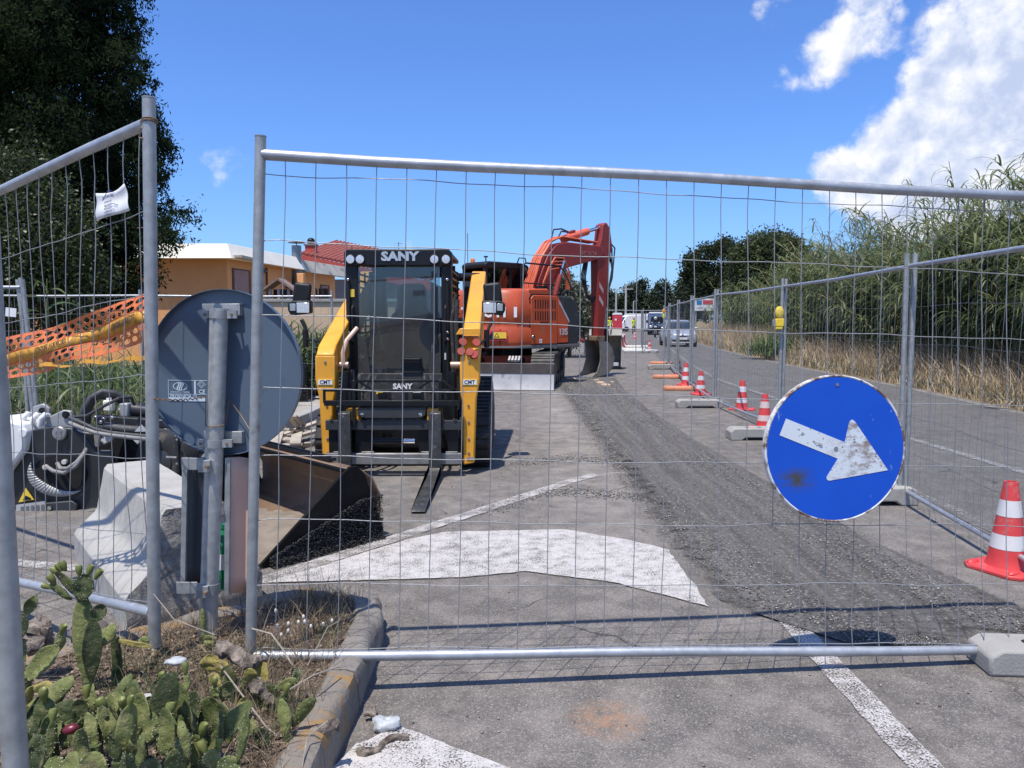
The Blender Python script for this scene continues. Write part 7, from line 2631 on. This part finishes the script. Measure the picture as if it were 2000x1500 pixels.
def weed_patch(name, label, x0, x1, y0, y1, n, h, z0=.0, w=(.012, .035), z_fn=None):
    P = np.stack([rng.uniform(x0, x1, n), rng.uniform(y0, y1, n), np.full(n, z0)], -1)
    # blades start at various heights on thin stems
    P[:, 2] += rng.random(n) ** 1.3 * h * .65
    o = blades(name, P, rng.uniform(.25, .55, n) * (h / 1.2 + .35), rng.uniform(*w, n), rng.uniform(.3, 1.2, n), weed, .6, 4)
    return tag(o, label, 'weeds', kind='stuff')


weed_patch('tall_weeds', 'rank green weeds and canes behind the planer attachment', -9.6, -3.9, 8.6, 12.9, 5200, 1.1, .05)
weed_patch('garden_plants', 'leafy strap leaved plants between back fence and garden wall', -6.6, -2.6, 14.2, 16.8, 3600, 1.5, .1, (.03, .06))
dryw = blades('dry_weeds', np.stack([rng.uniform(-9, -3.6, 1500), rng.uniform(8.2, 12, 1500), np.full(1500, .02)], -1), rng.uniform(.3, .9, 1500), rng.uniform(.004, .01, 1500), rng.uniform(.1, .7, 1500), drym, .4, 3)
tag(dryw, 'dry straw among the green weeds behind the planer attachment', 'weeds', kind='stuff')
# tall cane by the netting
ct = thing('cane_plant', 'tall arching green cane plant rising above the orange netting', 'plant', sight(95, 800, 9.6) * 1)
b0 = ct.location.copy()
b0.z = 0
ct.location = b0
MB().tube([(0, 0, 0), (.02, 0, 1.2), (.06, 0, 2.0)], [.012, .01, .004], 6).build('stem', pad_l, ct)
for k in range(16):
    z = .5 + 1.5 * k / 16
    a = random.choice([0, math.pi]) + random.uniform(-.7, .7)
    L = random.uniform(.45, .75)
    mb = MB()
    N = 7
    for i in range(N + 1):
        f = i / N
        p = Vector((.03 + math.cos(a) * L * f * .8, math.sin(a) * L * f * .8, z + L * (.75 * f - .85 * f * f)))
        w = .022 * (1 - f) ** .6
        mb.v += [tuple(p + Vector((-math.sin(a), math.cos(a), .6)) * w), tuple(p - Vector((-math.sin(a), math.cos(a), .6)) * w)]
    mb.f = [(2 * i, 2 * i + 1, 2 * i + 3, 2 * i + 2) for i in range(N)]
    mb.build('leaf', weed, ct, recalc=False)

# ------------------------------------------------------------------ right verge: dry grass and giant reed
def edge_x(y):
    return np.interp(y, [p[1] for p in redge], [p[0] for p in redge])


n = 60000
ys = 6.0 + 62 * rng.random(n) ** 1.7
off = .05 + 3.1 * rng.random(n) ** .8
P = np.stack([edge_x(ys) + off, ys, np.full(n, -.03) + np.clip(off - .3, 0, 3) * .10], -1)
hh = rng.uniform(.3, .95, n) * np.clip(.35 + off * .6, .3, 1.45)
vg = leafmat('verge_straw', [(0, (.26, .19, .12)), (.5, (.46, .35, .225)), (.85, (.62, .50, .34)), (1, (.76, .66, .48))], .25, .8, .15)
o = blades('dry_verge_grass', P, hh, rng.uniform(.006, .016, n) * (1 + ys / 60), rng.uniform(.05, .65, n), vg, .45, 3)
tag(o, 'tall dry straw coloured grass on the verge along the lane', 'grass', kind='stuff')
n = 6000
ys = 6 + 60 * rng.random(n) ** 1.6
off = rng.random(n) ** 2 * 2.6
P = np.stack([edge_x(ys) + off + .2, ys, np.full(n, .0) + np.clip(off - .3, 0, 3) * .10], -1)
o = blades('green_verge_grass', P, rng.uniform(.15, .5, n), rng.uniform(.008, .02, n), rng.uniform(.1, .8, n), gsm, .45, 3)
tag(o, 'green grass mixed into the foot of the dry verge', 'grass', kind='stuff')
# one fresh green bush on the verge
t = thing('verge_bush', 'bright green tussock of reed shoots on the dry verge', 'bush', (9.95, 29.5, .1))
P = np.stack([rng.normal(0, .45, 420), rng.normal(0, .5, 420), rng.random(420) * .3], -1)
blades('leaves', P, rng.uniform(.5, 1.3, 420), rng.uniform(.02, .045, 420), rng.uniform(.15, 1.0, 420), leafmat('fresh_green', [(0, (.05, .09, .03)), (.6, (.10, .16, .05)), (1, (.22, .26, .11))], .3), .6, 4, t)

reedm = leafmat('reed_leaves', [(0, (.050, .074, .028)), (.35, (.110, .142, .055)), (.7, (.20, .23, .10)), (.9, (.33, .33, .17)), (1, (.52, .47, .31))], .5, .42, .35, .45, .9)
canem = leafmat('reed_canes', [(0, (.16, .15, .07)), (.6, (.32, .27, .14)), (1, (.5, .42, .26))], 0, .6, .3)


def reeds(ns, y0, y1, pw, hmin, hmax, leaves, o0=3.0, o1=7.5, seed=0):
    ys = y0 + (y1 - y0) * rng.random(ns) ** pw
    off = o0 + (o1 - o0) * rng.random(ns) ** 1.3
    base = np.stack([edge_x(ys) + off, ys, np.full(ns, .15)], -1)
    H = 1.13 * rng.uniform(hmin, hmax, ns) * (1 + .10 * np.sin(ys * .8) + .07 * np.sin(ys * 2.3 + 1)) * (.62 + .40 * np.clip((off - o0) / (o1 - o0) * 1.6, 0, 1))
    az = rng.normal(math.pi * 1.02, .75, ns)              # lean towards the road
    ln = np.abs(rng.normal(.20, .15, ns))
    d = np.stack([np.cos(az), np.sin(az), np.zeros(ns)], -1)
    # cane strips
    V, F = [], []
    K = 5
    pts = []
    for k in range(K + 1):
        f = k / K
        pts.append(base + d * (np.sin(ln * (.4 + 1.6 * f)) * H * f)[:, None] + np.array([0, 0, 1]) * (np.cos(ln * (.4 + 1.3 * f)) * H * f)[:, None])
    pts = np.stack(pts, 1)
    w = .014
    side = np.array([1, .25, 0])
    Vc = np.stack([pts - side * w, pts + side * w], 2).reshape(ns, -1, 3)
    q = np.array([(2 * k, 2 * k + 1, 2 * k + 3, 2 * k + 2) for k in range(K)])
    Fc = (q[None] + (np.arange(ns) * 2 * (K + 1))[:, None, None]).reshape(-1, 4)
    # leaves along the cane
    m = ns * leaves
    f = np.where(rng.random(m) < .6, .5 + .5 * rng.random(m), .08 + .6 * rng.random(m))
    i = np.repeat(np.arange(ns), leaves)
    fi = f * K
    k0 = np.minimum(fi.astype(int), K - 1)
    fr_ = fi - k0
    at_ = pts[i, k0] * (1 - fr_)[:, None] + pts[i, k0 + 1] * fr_[:, None]
    la = rng.normal(math.pi * 1.02, .8, m)
    L = rng.uniform(.45, .95, m) * (1.1 - .3 * f)
    W = rng.uniform(.027, .056, m)
    return Vc.reshape(-1, 3), Fc, at_, L, W, la


Vs, Fs, AT, LL, WW, LA = [], [], [], [], [], []
offv = 0
for args in [(520, 7.5, 20, 1.0, 3.0, 4.7, 80, 2.5, 5.6), (300, 7.5, 32, 1.0, 1.2, 3.0, 40, 2.2, 3.4), (520, 18, 36, 1.0, 3.2, 5.0, 44, 2.7, 6.6), (420, 34, 62, 1.0, 3.4, 5.0, 34, 3.0, 8.5)]:
    v, f, a, l, w, la = reeds(*args)
    Vs.append(v)
    Fs.append(f + offv)
    offv += len(v)
    AT.append(a)
    LL.append(l * (1 + a[:, 1] * .008))
    WW.append(w * (1 + a[:, 1] * .012))
    LA.append(la)
o = raw('reed_canes', np.concatenate(Vs), np.concatenate(Fs), canem)
tag(o, 'pale bare canes standing inside the giant reed thicket', 'reeds', kind='stuff')
AT, LL, WW, LA = map(np.concatenate, (AT, LL, WW, LA))
o = blades('reed_leaves', AT, LL, WW, rng.uniform(.6, 1.65, len(AT)), reedm, .7, 4, None, LA)
tag(o, 'dense wind bent giant reed leaves along the right side of the lane', 'reeds', kind='stuff')
# a few single tall plumes above the mass
print('reed leaves', len(AT))

# ------------------------------------------------------------------ trees beyond
eu = leafmat('eucalyptus_leaves', [(0, (.020, .030, .015)), (.5, (.046, .060, .028)), (.85, (.085, .10, .050)), (1, (.14, .14, .08))], .35, .7, .15, .6, .8)
rt_ = leafmat('round_tree_leaves', [(0, (.035, .052, .022)), (.5, (.080, .100, .042)), (.85, (.14, .155, .070)), (1, (.22, .21, .11))], .4, .6, .2, .6, .9)
fa = leafmat('far_pine_leaves', [(0, (.020, .030, .018)), (.6, (.040, .055, .030)), (1, (.085, .095, .055))], .1, .7, .2)
ol = leafmat('olive_leaves', [(0, (.06, .072, .040)), (.5, (.12, .135, .080)), (1, (.26, .26, .19))], .2, .6, .3)


def tree(name, label, x, y, blobs, clumps, per, spread, size, mat, tr=palebrk, trr=.2, shell=.45, group=None, elong=1.8):
    t = thing(name, label, 'tree', (x, y, 0), 0, group)
    zc = max(b[2] for b in blobs)
    crown('crown', blobs, clumps, per, spread, size, mat, t, elong, shell)
    trunk(t, [(0, 0, -.1), (.1, 0, zc * .45), (0, 0, zc * .85)], [trr, trr * .7, trr * .25], tr,
          [((0, 0, zc * .35), (b[0] * .8, b[1] * .8, b[2]), trr * .35) for b in blobs[:5]])
    return t


tree('eucalyptus_tree', 'dark eucalyptus with airy clumped crown beyond the reeds', 18.6, 70,
     [(-2.2, 0, 6.6, .9, .9, .8), (-1.0, 0, 7.5, 1.0, 1, .8), (.6, 0, 7.9, 1.0, 1, .8), (2.0, 0, 7.4, .8, .8, .7), (-1.6, 0, 5.0, 1.3, 1.2, 1.2), (-.3, 0, 5.6, 1.1, 1.0, 1.0), (1.3, 0, 6.0, .9, .9, .8), (-1.3, 0, 3.2, 1.7, 1.2, 1.3), (.8, 0, 3.6, 1.6, 1.2, 1.5), (-2.7, 0, 5.6, .6, .6, .6)],
     900, 30, .24, .13, eu)
tree('round_tree', 'broad rounded green tree rising behind the reeds', 16.4, 50,
     [(0, 0, 6.2, 1.5, 1.4, 1.1), (-1.2, 0, 5.5, 1.2, 1.1, 1.0), (1.3, 0, 6.0, 1.2, 1.1, 1.0), (-.4, 0, 4.3, 1.9, 1.4, 1.3), (1.4, 0, 4.6, 1.6, 1.3, 1.3), (2.3, 0, 5.2, .9, .9, .9), (0, 0, 3, 2.2, 1.4, 1.4)],
     1100, 30, .20, .11, rt_)
tree('round_tree', 'dark rounded tree where the road vanishes beside the eucalyptus', 20.2, 88, [(-.2, 0, 4.2, 1.6, 1.4, 2.0), (.6, 0, 6.0, 1.3, 1.2, 1.3), (1.6, 0, 3.5, 1.6, 1.4, 2.2), (-.6, 0, 2.4, 1.2, 1, 1.6)], 520, 26, .25, .16, fa, brk)
FT = [(9.5, 128, 5.6, 3.0), (12.0, 131, 7.6, 2.2), (14.3, 126, 6.0, 2.6), (17.2, 135, 6.6, 3.2), (20.0, 130, 7.4, 2.8), (22.5, 133, 8.4, 2.8), (25.0, 129, 8.0, 2.6), (27.8, 140, 4.6, 2.6), (6.2, 124, 6.2, 2.6), (31, 160, 5.6, 2.0), (33.4, 150, 4.4, 2.4)]
FLb = ['far tree just right of the excavator stick', 'tall narrow far tree beside a pale pole', 'far tree behind the white van', 'broad far tree behind the crossarm pole', 'far dark pine left of the second pole', 'tallest far dark pine', 'far dark pine at the end of the row', 'low far tree at the row end', 'far tree hidden behind the excavator stick', 'small lone far tree beyond the road end', 'low hazy tree by the road end']
for (x, y, h, w), l in zip(FT, FLb):
    bl = [(random.uniform(-.4, .4) * w * .5, 0, h - w * .35, w * .45, w * .4, w * .35), (-w * .35, 0, h * .6, w * .5, w * .4, h * .28), (w * .35, 0, h * .55, w * .5, w * .4, h * .28), (0, 0, h * .35, w * .7, w * .5, h * .3)]
    tree('far_tree', l, x, y, bl, 260, 24, .34, .22, fa, brk, .15, .4, 'far tree row')
tree('oleander_bush', 'pale olive green bushy tree behind the excavator boom', 2.3, 31,
     [(-.7, 0, 2.6, .7, .7, .6), (-.35, 0, 2.95, .5, .6, .45), (.2, 0, 2.1, .7, .8, .7), (.65, 0, 1.55, .5, .7, .6), (-.4, 0, 1.2, 1.0, .8, .9), (-1.3, 0, 1.7, .8, .7, .9)], 700, 26, .14, .07, ol, brk, .09)
tree('oleander_bush', 'low grey green bush left of the red cabin', 8.6, 100, [(-1, 0, 2.6, 1.8, 1.2, 1.4), (1.0, 0, 1.7, 1.2, 1.2, 1.0)], 200, 24, .25, .16, ol, brk, .1)

# utility poles
pm = M('pole_concrete', (.42, .40, .36), .9, 0, .1, 2)
for (u, Y, vt, arms, l) in [(1222, 118, 555, True, 'pale concrete utility pole with insulator crossarms'), (1203, 125, 567, False, 'plain pale pole left of the crossarm pole'), (1264, 135, 572, True, 'second crossarm pole further along the road'), (1237, 120, 588, False, 'thin low lamp pole between the crossarm poles'), (1307, 170, 583, True, 'distant thin pole with small arm by the road end')]:
    p = sight(u, 625, Y)
    zt = sight(u, vt, Y).z
    t = thing('utility_pole', l, 'pole', (p.x, Y, 0), 0, 'poles along the road')
    MB().tube([(0, 0, -.1), (0, 0, zt)], [.20, .13] if Y < 130 and vt < 580 else [.12, .08], 10).build('shaft', pm, t)
    if arms:
        MB().box((0, 0, zt - .75), (2.2 if vt < 570 else 1.6, .12, .12)).build('crossarm', pm, t)
        for sx in (-.9, -.4, .4, .9):
            MB().lathe([(.05, 0), (.09, .08), (.05, .2)], (sx * (1.1 if vt < 570 else .8), 0, zt - .7), n=8).build('insulator', dgrey, t)
    else:
        MB().box((.2, 0, zt), (.5, .08, .06)).build('lamp_arm', pm, t)
# ------------------------------------------------------------------ traffic
def car(label, loc, rz, paint, sc=1.0):
    t = thing('parked_car' if False else 'car', label, 'car', loc, rz)
    t.scale = (sc, sc, sc)

    def ring(y, w, zb, zm, zt, crownf=.93):
        return [(-w * .86, y, zb), (w * .86, y, zb), (w * .97, y, zb + .08), (w, y, zm), (w * crownf, y, zt - .03), (w * .70, y, zt), (0, y, zt + .015), (-w * .70, y, zt), (-w * crownf, y, zt - .03), (-w, y, zm), (-w * .97, y, zb + .08)]
    secs = [ring(0, .66, .30, .46, .60), ring(.05, .76, .22, .50, .70), ring(.25, .81, .20, .55, .80), ring(.6, .835, .20, .6, .90), ring(1.0, .845, .20, .62, .98), ring(1.3, .85, .20, .64, 1.0), ring(2.6, .85, .20, .66, 1.03),
            ring(3.4, .84, .22, .68, 1.02), ring(3.75, .80, .26, .66, .98), ring(3.85, .72, .34, .6, .86)]
    body = MB().loft(secs).build('body', paint, t, .01, smooth=50)

    def gr(y, w0, z0, w1, z1):
        return [(-w0, y, z0), (w0, y, z0), (w1, y, z1 - .03), (w1 * .8, y, z1), (-w1 * .8, y, z1), (-w1, y, z1 - .03)]
    roof = MB().loft([gr(1.66, .70, 1.38, .60, 1.44), gr(1.9, .70, 1.40, .62, 1.49), gr(2.6, .70, 1.42, .62, 1.51), gr(3.3, .69, 1.40, .60, 1.46), gr(3.5, .66, 1.36, .56, 1.40)]).build('roof', paint, t, .01, smooth=50)
    gls = M('car_glass', (.02, .03, .035), .08, 0, .1, 3, spec=.8)
    ws = MB().loft([[(-.74, 1.02, .99), (.74, 1.02, .99), (.76, 1.2, 1.0), (-.76, 1.2, 1.0)], [(-.63, 1.68, 1.42), (.63, 1.68, 1.42), (.66, 1.8, 1.42), (-.66, 1.8, 1.42)]]).build('windscreen', gls, t)
    MB().loft([[(-.79, 1.2, 1.0), (.79, 1.2, 1.0), (.79, 3.5, 1.02), (-.79, 3.5, 1.02)], [(-.68, 1.75, 1.41), (.68, 1.75, 1.41), (.68, 3.35, 1.41), (-.68, 3.35, 1.41)]]).build('side_glass', gls, t)
    for s in (-1, 1):
        MB().bar((s * .79, 1.10, 1.0), (s * .66, 1.72, 1.42), .06, .05).build('pillar', paint, t)
        MB().prism([(s * .44, .60), (s * .73, .64), (s * .76, .76), (s * .66, .80), (s * .46, .68)], 'y', .03, .14).build('headlight', lampg, t, .01)
        MB().lathe([(.07, 0), (.06, .02)], (s * .58, .02, .40), (0, -1, 0), 12).build('fog_lamp', lampg, t)
        m = MB().box((s * .95, 1.25, 1.03), (.16, .10, .12)).build('mirror', paint, t, .03)
        MB().box((s * .87, 1.27, .99), (.08, .05, .05)).build('mirror_arm', black, m)
        for yy in (.68, 3.15):
            w = MB().lathe([(.20, -.10), (.29, -.10), (.31, -.06), (.31, .06), (.29, .10), (.20, .10)], (s * .76, yy, .31), (1, 0, 0), 22).build('wheel', rubber, t)
            MB().lathe([(.20, -.08), (.20, .085), (.06, .10), (.001, .10)], (s * .76, yy, .31), (s, 0, 0), 16).build('rim', chrome, w)
    MB().prism([(-.42, .635), (.42, .635), (.10, .56), (-.10, .56)], 'y', -.012, .06).build('grille', black, t, .006)
    MB().prism([(-.52, .30), (.52, .30), (.60, .42), (-.60, .42)], 'y', -.015, .06).build('air_intake', black, t, .01)
    MB().box((0, -.03, .47), (.50, .02, .11)).build('number_plate', white, t, .004)
    MB().box((0, -.012, .25), (1.2, .04, .05)).build('lower_lip', M('lip_grey', (.5, .5, .5), .4), t, .01)
    MB().lathe([(.06, 0), (.05, .012)], (0, -.01, .66), (0, -1, 0), 14).build('badge', chrome, t)
    return t


silver = M('silver_paint', (.55, .57, .59), .28, .55, .04)
car('silver hatchback driving towards the camera behind the fence', (9.45, 42.6, 0), R(-4), silver)
car('small dark car far behind the silver hatchback', (15.8, 83, 0), R(-9), M('dark_car', (.05, .06, .08), .3, .3), 1.0)
car('pale car at the bend beyond the motorcycle', (19.5, 104, 0), R(-9), M('pale_car', (.6, .6, .58), .3, .2), 1.0)


def van(label, loc, rz, body_m, top_m):
    t = thing('van', label, 'van', loc, rz)
    MB().prism([(0, .35), (0, .95), (.35, 1.15), (.85, 1.95), (1.2, 2.1), (5.0, 2.15), (5.1, .4)], 'x', -.95, .95).build('body', body_m, t, .06)
    MB().box((0, 3.0, 2.22), (1.7, 3.6, .16)).build('roof_box', top_m, t, .03)
    MB().prism([(-.72, 1.2), (.72, 1.2), (.66, 1.82), (-.66, 1.82)], 'y', .30, .36).build('windscreen_frame', black, t)
    MB().loft([[(-.78, .30, 1.18), (.78, .30, 1.18), (.78, .4, 1.18), (-.78, .4, 1.18)], [(-.72, .74, 1.90), (.72, .74, 1.90), (.72, .9, 1.90), (-.72, .9, 1.90)]]).build('windscreen', M('van_glass', (.03, .04, .05), .1), t)
    MB().box((0, -.02, .62), (1.1, .05, .30)).build('grille', black, t, .01)
    for s in (-1, 1):
        MB().box((s * .72, -.01, .82), (.3, .05, .2)).build('headlight', lampg, t, .02)
        MB().box((s * 1.08, .6, 1.35), (.14, .1, .28)).build('mirror', black, t, .02)
        for yy in (.9, 4.1):
            MB().lathe([(.2, -.11), (.34, -.11), (.35, 0), (.34, .11), (.2, .11)], (s * .85, yy, .35), (1, 0, 0), 18).build('wheel', rubber, t)
    return t


van('dark blue van with pale roof load following the motorcycle', (14.6, 77, 0), R(-9), M('van_blue', (.03, .06, .14), .35, .1), white)
van('white van parked beside the red cabin', (13.4, 98, 0), R(-80), white, white)

# red site toilet
t = thing('site_toilet', 'red portable toilet cabin behind the far fence', 'portable toilet', (12.3, 90, 0), R(-6))
rc = M('cabin_red', (.62, .035, .06), .5)
MB().box((0, 0, 1.05), (1.1, 1.1, 2.1)).build('cabin', rc, t, .04)
MB().box((0, -.56, 1.0), (.85, .03, 1.8)).build('door', M('door_red', (.55, .03, .05), .5), t, .01)
MB().prism([(-.6, 2.1), (.6, 2.1), (.45, 2.32), (-.45, 2.32)], 'y', -.58, .58).build('roof', white, t, .02)
MB().box((-.2, -.58, 1.55), (.22, .01, .2)).build('emblem', white, t)

# red and white plastic barriers, piled
def plbar(label, loc, rz, m, L=1.0):
    t = thing('plastic_barrier', label, 'barrier', loc, rz, 'plastic barriers by the far fence')
    prof = [(-.2, 0), (-.2, .1), (-.1, .25), (-.07, .62), (.07, .62), (.1, .25), (.2, .1), (.2, 0)]
    MB().prism(prof, 'x', -L / 2, L / 2).build('shell', m, t, .015)
    MB().cyl((L / 2, 0, .05), (L / 2, 0, .6), .05, 10).build('joint', m, t)
    MB().box((0, -.09, .48), (.3, .02, .08)).build('recess', blackp, t)


wr, ww = M('barrier_red', (.55, .05, .05), .5), M('barrier_white', (.68, .64, .62), .6)
k = 0
wd = ['first', 'second', 'third', 'fourth', 'fifth', 'sixth', 'seventh', 'eighth', 'ninth', 'tenth']
for i in range(10):
    y = 38.5 + i * 1.25
    x = 5.35 + i * .20 + random.uniform(-.1, .1)
    c_ = 'red' if i % 2 else 'white'
    plbar('%s plastic road barrier, %s along the row starting at the standing far cone' % (c_, wd[i]), (x, y, 0), R(70 + random.uniform(-12, 12)), wr if i % 2 else ww, 1.15)
for i, (x, y, c_) in enumerate([(2.6, 33.0, 'red'), (3.6, 33.2, 'white'), (1.75, 32.9, 'white')]):
    plbar(['red plastic barrier standing just behind the excavator stick', 'white plastic barrier seen beside the excavator bucket', 'white plastic barrier behind the excavator handrail'][i], (x, y, .55 if c_ == 'red' else 0), R(4), wr if c_ == 'red' else ww, .95)

# billboard half hidden in the reeds
t = thing('billboard', 'white billboard with blue and red panels among the reeds', 'billboard', (15.75, 63.5, 0), R(6))
for s in (-.6, .6):
    MB().cyl((s, .1, -.1), (s, .1, 2.6), .07, 8).build('post', galv_dull, t)
MB().box((0, 0, 2.75), (1.75, .1, 1.0)).build('board', white, t, .01)
MB().box((-.38, -.056, 2.93), (.44, .01, .36)).build('blue_panel', M('print_blue', (.02, .22, .42), .5), t)
MB().box((.36, -.056, 2.95), (.86, .01, .34)).build('red_panel', M('print_red', (.55, .05, .08), .5), t)
MB().box((-.38, -.056, 2.5), (.44, .01, .08)).build('print_line', M('print_grey', (.4, .42, .45), .5), t)


# ------------------------------------------------------------------ people
def figure(name, label, loc, rz, J, edges, rad, mat, parent_parts):
    t = thing(name, label, 'person', loc, rz)
    names = list(J)
    me = bpy.data.meshes.new('body')
    me.from_pydata([J[n] for n in names], [(names.index(a), names.index(b)) for a, b in edges], [])
    o = bpy.data.objects.new('body', me)
    col.objects.link(o)
    o.parent = t
    sk = o.modifiers.new('skin', 'SKIN')
    sv = me.skin_vertices[0].data
    for i, n in enumerate(names):
        r_ = rad[n]
        sv[i].radius = (r_, r_) if not isinstance(r_, tuple) else r_
        sv[i].use_root = (n == 'pelvis')
    sk.use_smooth_shade = True
    ss = o.modifiers.new('sub', 'SUBSURF')
    ss.levels = ss.render_levels = 2
    me.materials.append(mat)
    return t


def clothes(name, stops):
    """stops: (height, colour) bands by height on the body"""
    m = NT(name)
    z = m.sep()[2]
    c = m.cramp(m.ramp(z, 0, 2.0), [(h / 2.0, cc) for h, cc in stops])
    m.n[c.node.name].color_ramp.interpolation = 'CONSTANT'
    return m.done(c, .85, 0, .2)


ED = [('pelvis', 'chest'), ('chest', 'neck'), ('neck', 'head'), ('head', 'crown')]
for s in 'LR':
    ED += [('chest', 'sh' + s), ('sh' + s, 'el' + s), ('el' + s, 'wr' + s), ('wr' + s, 'ha' + s), ('pelvis', 'hip' + s), ('hip' + s, 'kn' + s), ('kn' + s, 'an' + s), ('an' + s, 'toe' + s)]
RAD = {'pelvis': (.16, .12), 'chest': (.19, .12), 'neck': .06, 'head': .095, 'crown': .075}
for s in 'LR':
    RAD.update({'sh' + s: .075, 'el' + s: .05, 'wr' + s: .035, 'ha' + s: .042, 'hip' + s: .095, 'kn' + s: .07, 'an' + s: .05, 'toe' + s: .045})


def standing(bend=0):
    J = {'pelvis': (0, 0, .95), 'chest': (0, .0, 1.32), 'neck': (0, -.01, 1.5), 'head': (0, -.02, 1.62), 'crown': (0, -.02, 1.72)}
    for s, k in (('L', -1), ('R', 1)):
        J.update({'sh' + s: (k * .19, 0, 1.42), 'el' + s: (k * .27, -.02, 1.14), 'wr' + s: (k * .25, -.16, .94), 'ha' + s: (k * .24, -.20, .87), 'hip' + s: (k * .10, 0, .90), 'kn' + s: (k * .11, -.02, .50), 'an' + s: (k * .12, .02, .09), 'toe' + s: (k * .13, -.12, .045)})
    return J


hv = (.55, .62, .04)
w1 = clothes('worker_yellow', [(0, (.03, .03, .03)), (.1, (.03, .035, .06)), (.86, (.35, .2, .13)), (.90, hv), (1.50, (.36, .2, .13))])
w2_ = clothes('worker_lime', [(0, (.03, .03, .03)), (.1, (.06, .06, .07)), (.80, hv), (1.08, (.6, .6, .6)), (1.14, hv), (1.50, (.36, .2, .13))])
hm_o = M('helmet_orange', (.72, .28, .08), .4)
for lab, loc, m_ in (('person in yellow hi-vis vest and orange helmet by the red cabin', (10.0, 79, 0), w1), ('person in lime hi-vis jacket in front of the white van', (12.8, 81, 0), w2_)):
    t = figure('person', lab, loc, R(20), standing(), ED, RAD, m_, None)
    MB().lathe([(.125, -.02), (.115, .03), (.09, .09), (.04, .12), (.001, .125)], (0, -.02, 1.70), n=14).build('helmet', hm_o, t)

# motorcycle and rider
mt = thing('motorcycle', 'dark motorcycle with white fairing coming along the lane', 'motorcycle', (12.3, 66, 0), R(-10))
for yy, w in ((0, .07), (1.35, .09)):
    o = MB().lathe([(.23, -w), (.30, -w), (.32, 0), (.30, w), (.23, w)], (0, yy, .32), (1, 0, 0), 20).build('wheel', rubber, mt)
    MB().lathe([(.22, -.02), (.22, .02)], (0, yy, .32), (1, 0, 0), 14).build('rim', dgrey, o)
for s in (-1, 1):
    MB().tube([(s * .10, 0, .32), (s * .10, .15, .78), (s * .08, .22, .98)], .028, 8).build('fork', steel, mt)
    MB().tube([(s * .06, .25, 1.0), (s * .30, .28, 1.06), (s * .40, .36, 1.04)], .018, 8).build('handlebar', blackp, mt)
    MB().box((s * .38, .28, 1.16), (.12, .03, .08)).build('mirror', blackp, mt, .02)
    MB().tube([(s * .12, .9, .4), (s * .17, 1.5, .5)], .05, 8).build('exhaust', chrome, mt)
MB().prism([(.05, .65), (-.02, .95), (.1, 1.15), (.3, 1.1), (.5, 1.0), (.6, .6), (.4, .4), (.25, .45)], 'x', -.17, .17).build('fairing', blackp, mt, .05)
MB().box((0, -.03, .92), (.26, .06, .14)).build('headlamp', lampg, mt, .03)
MB().prism([(-.0, 1.08), (.12, 1.36), (.16, 1.36), (.08, 1.08)], 'x', -.14, .14).build('screen', glassc, mt)
MB().prism([(.5, .95), (.75, 1.02), (.9, .86), (1.5, .92), (1.6, .86), (.9, .7), (.5, .7)], 'x', -.13, .13).build('tank_and_seat', blackp, mt, .05)
MB().prism([(.35, .35), (1.1, .3), (1.2, .65), (.5, .75)], 'x', -.14, .14).build('engine', dgrey, mt, .03)
J = {'pelvis': (0, .95, .98), 'chest': (0, .72, 1.32), 'neck': (0, .64, 1.47), 'head': (0, .58, 1.58), 'crown': (0, .58, 1.68)}
for s, k in (('L', -1), ('R', 1)):
    J.update({'sh' + s: (k * .19, .68, 1.40), 'el' + s: (k * .36, .55, 1.20), 'wr' + s: (k * .37, .40, 1.10), 'ha' + s: (k * .36, .34, 1.07), 'hip' + s: (k * .12, .93, .93), 'kn' + s: (k * .27, .50, .80), 'an' + s: (k * .20, .78, .38), 'toe' + s: (k * .20, .64, .34)})
rid = figure('person', 'person in black riding gear and white helmet on the motorcycle', (12.3, 66, 0), R(-10), J, ED, RAD, clothes('rider_black', [(0, (.02, .02, .02)), (.45, (.03, .03, .035)), (1.0, (.02, .02, .022)), (1.26, (.5, .5, .5)), (1.32, (.02, .02, .02))]), None)
MB().sphere((0, .57, 1.63), (.135, .155, .15), 16, 12).build('helmet', M('helmet_white', (.75, .75, .75), .25), rid)
MB().box((0, .43, 1.63), (.19, .05, .08)).build('visor', blackp, rid, .02)
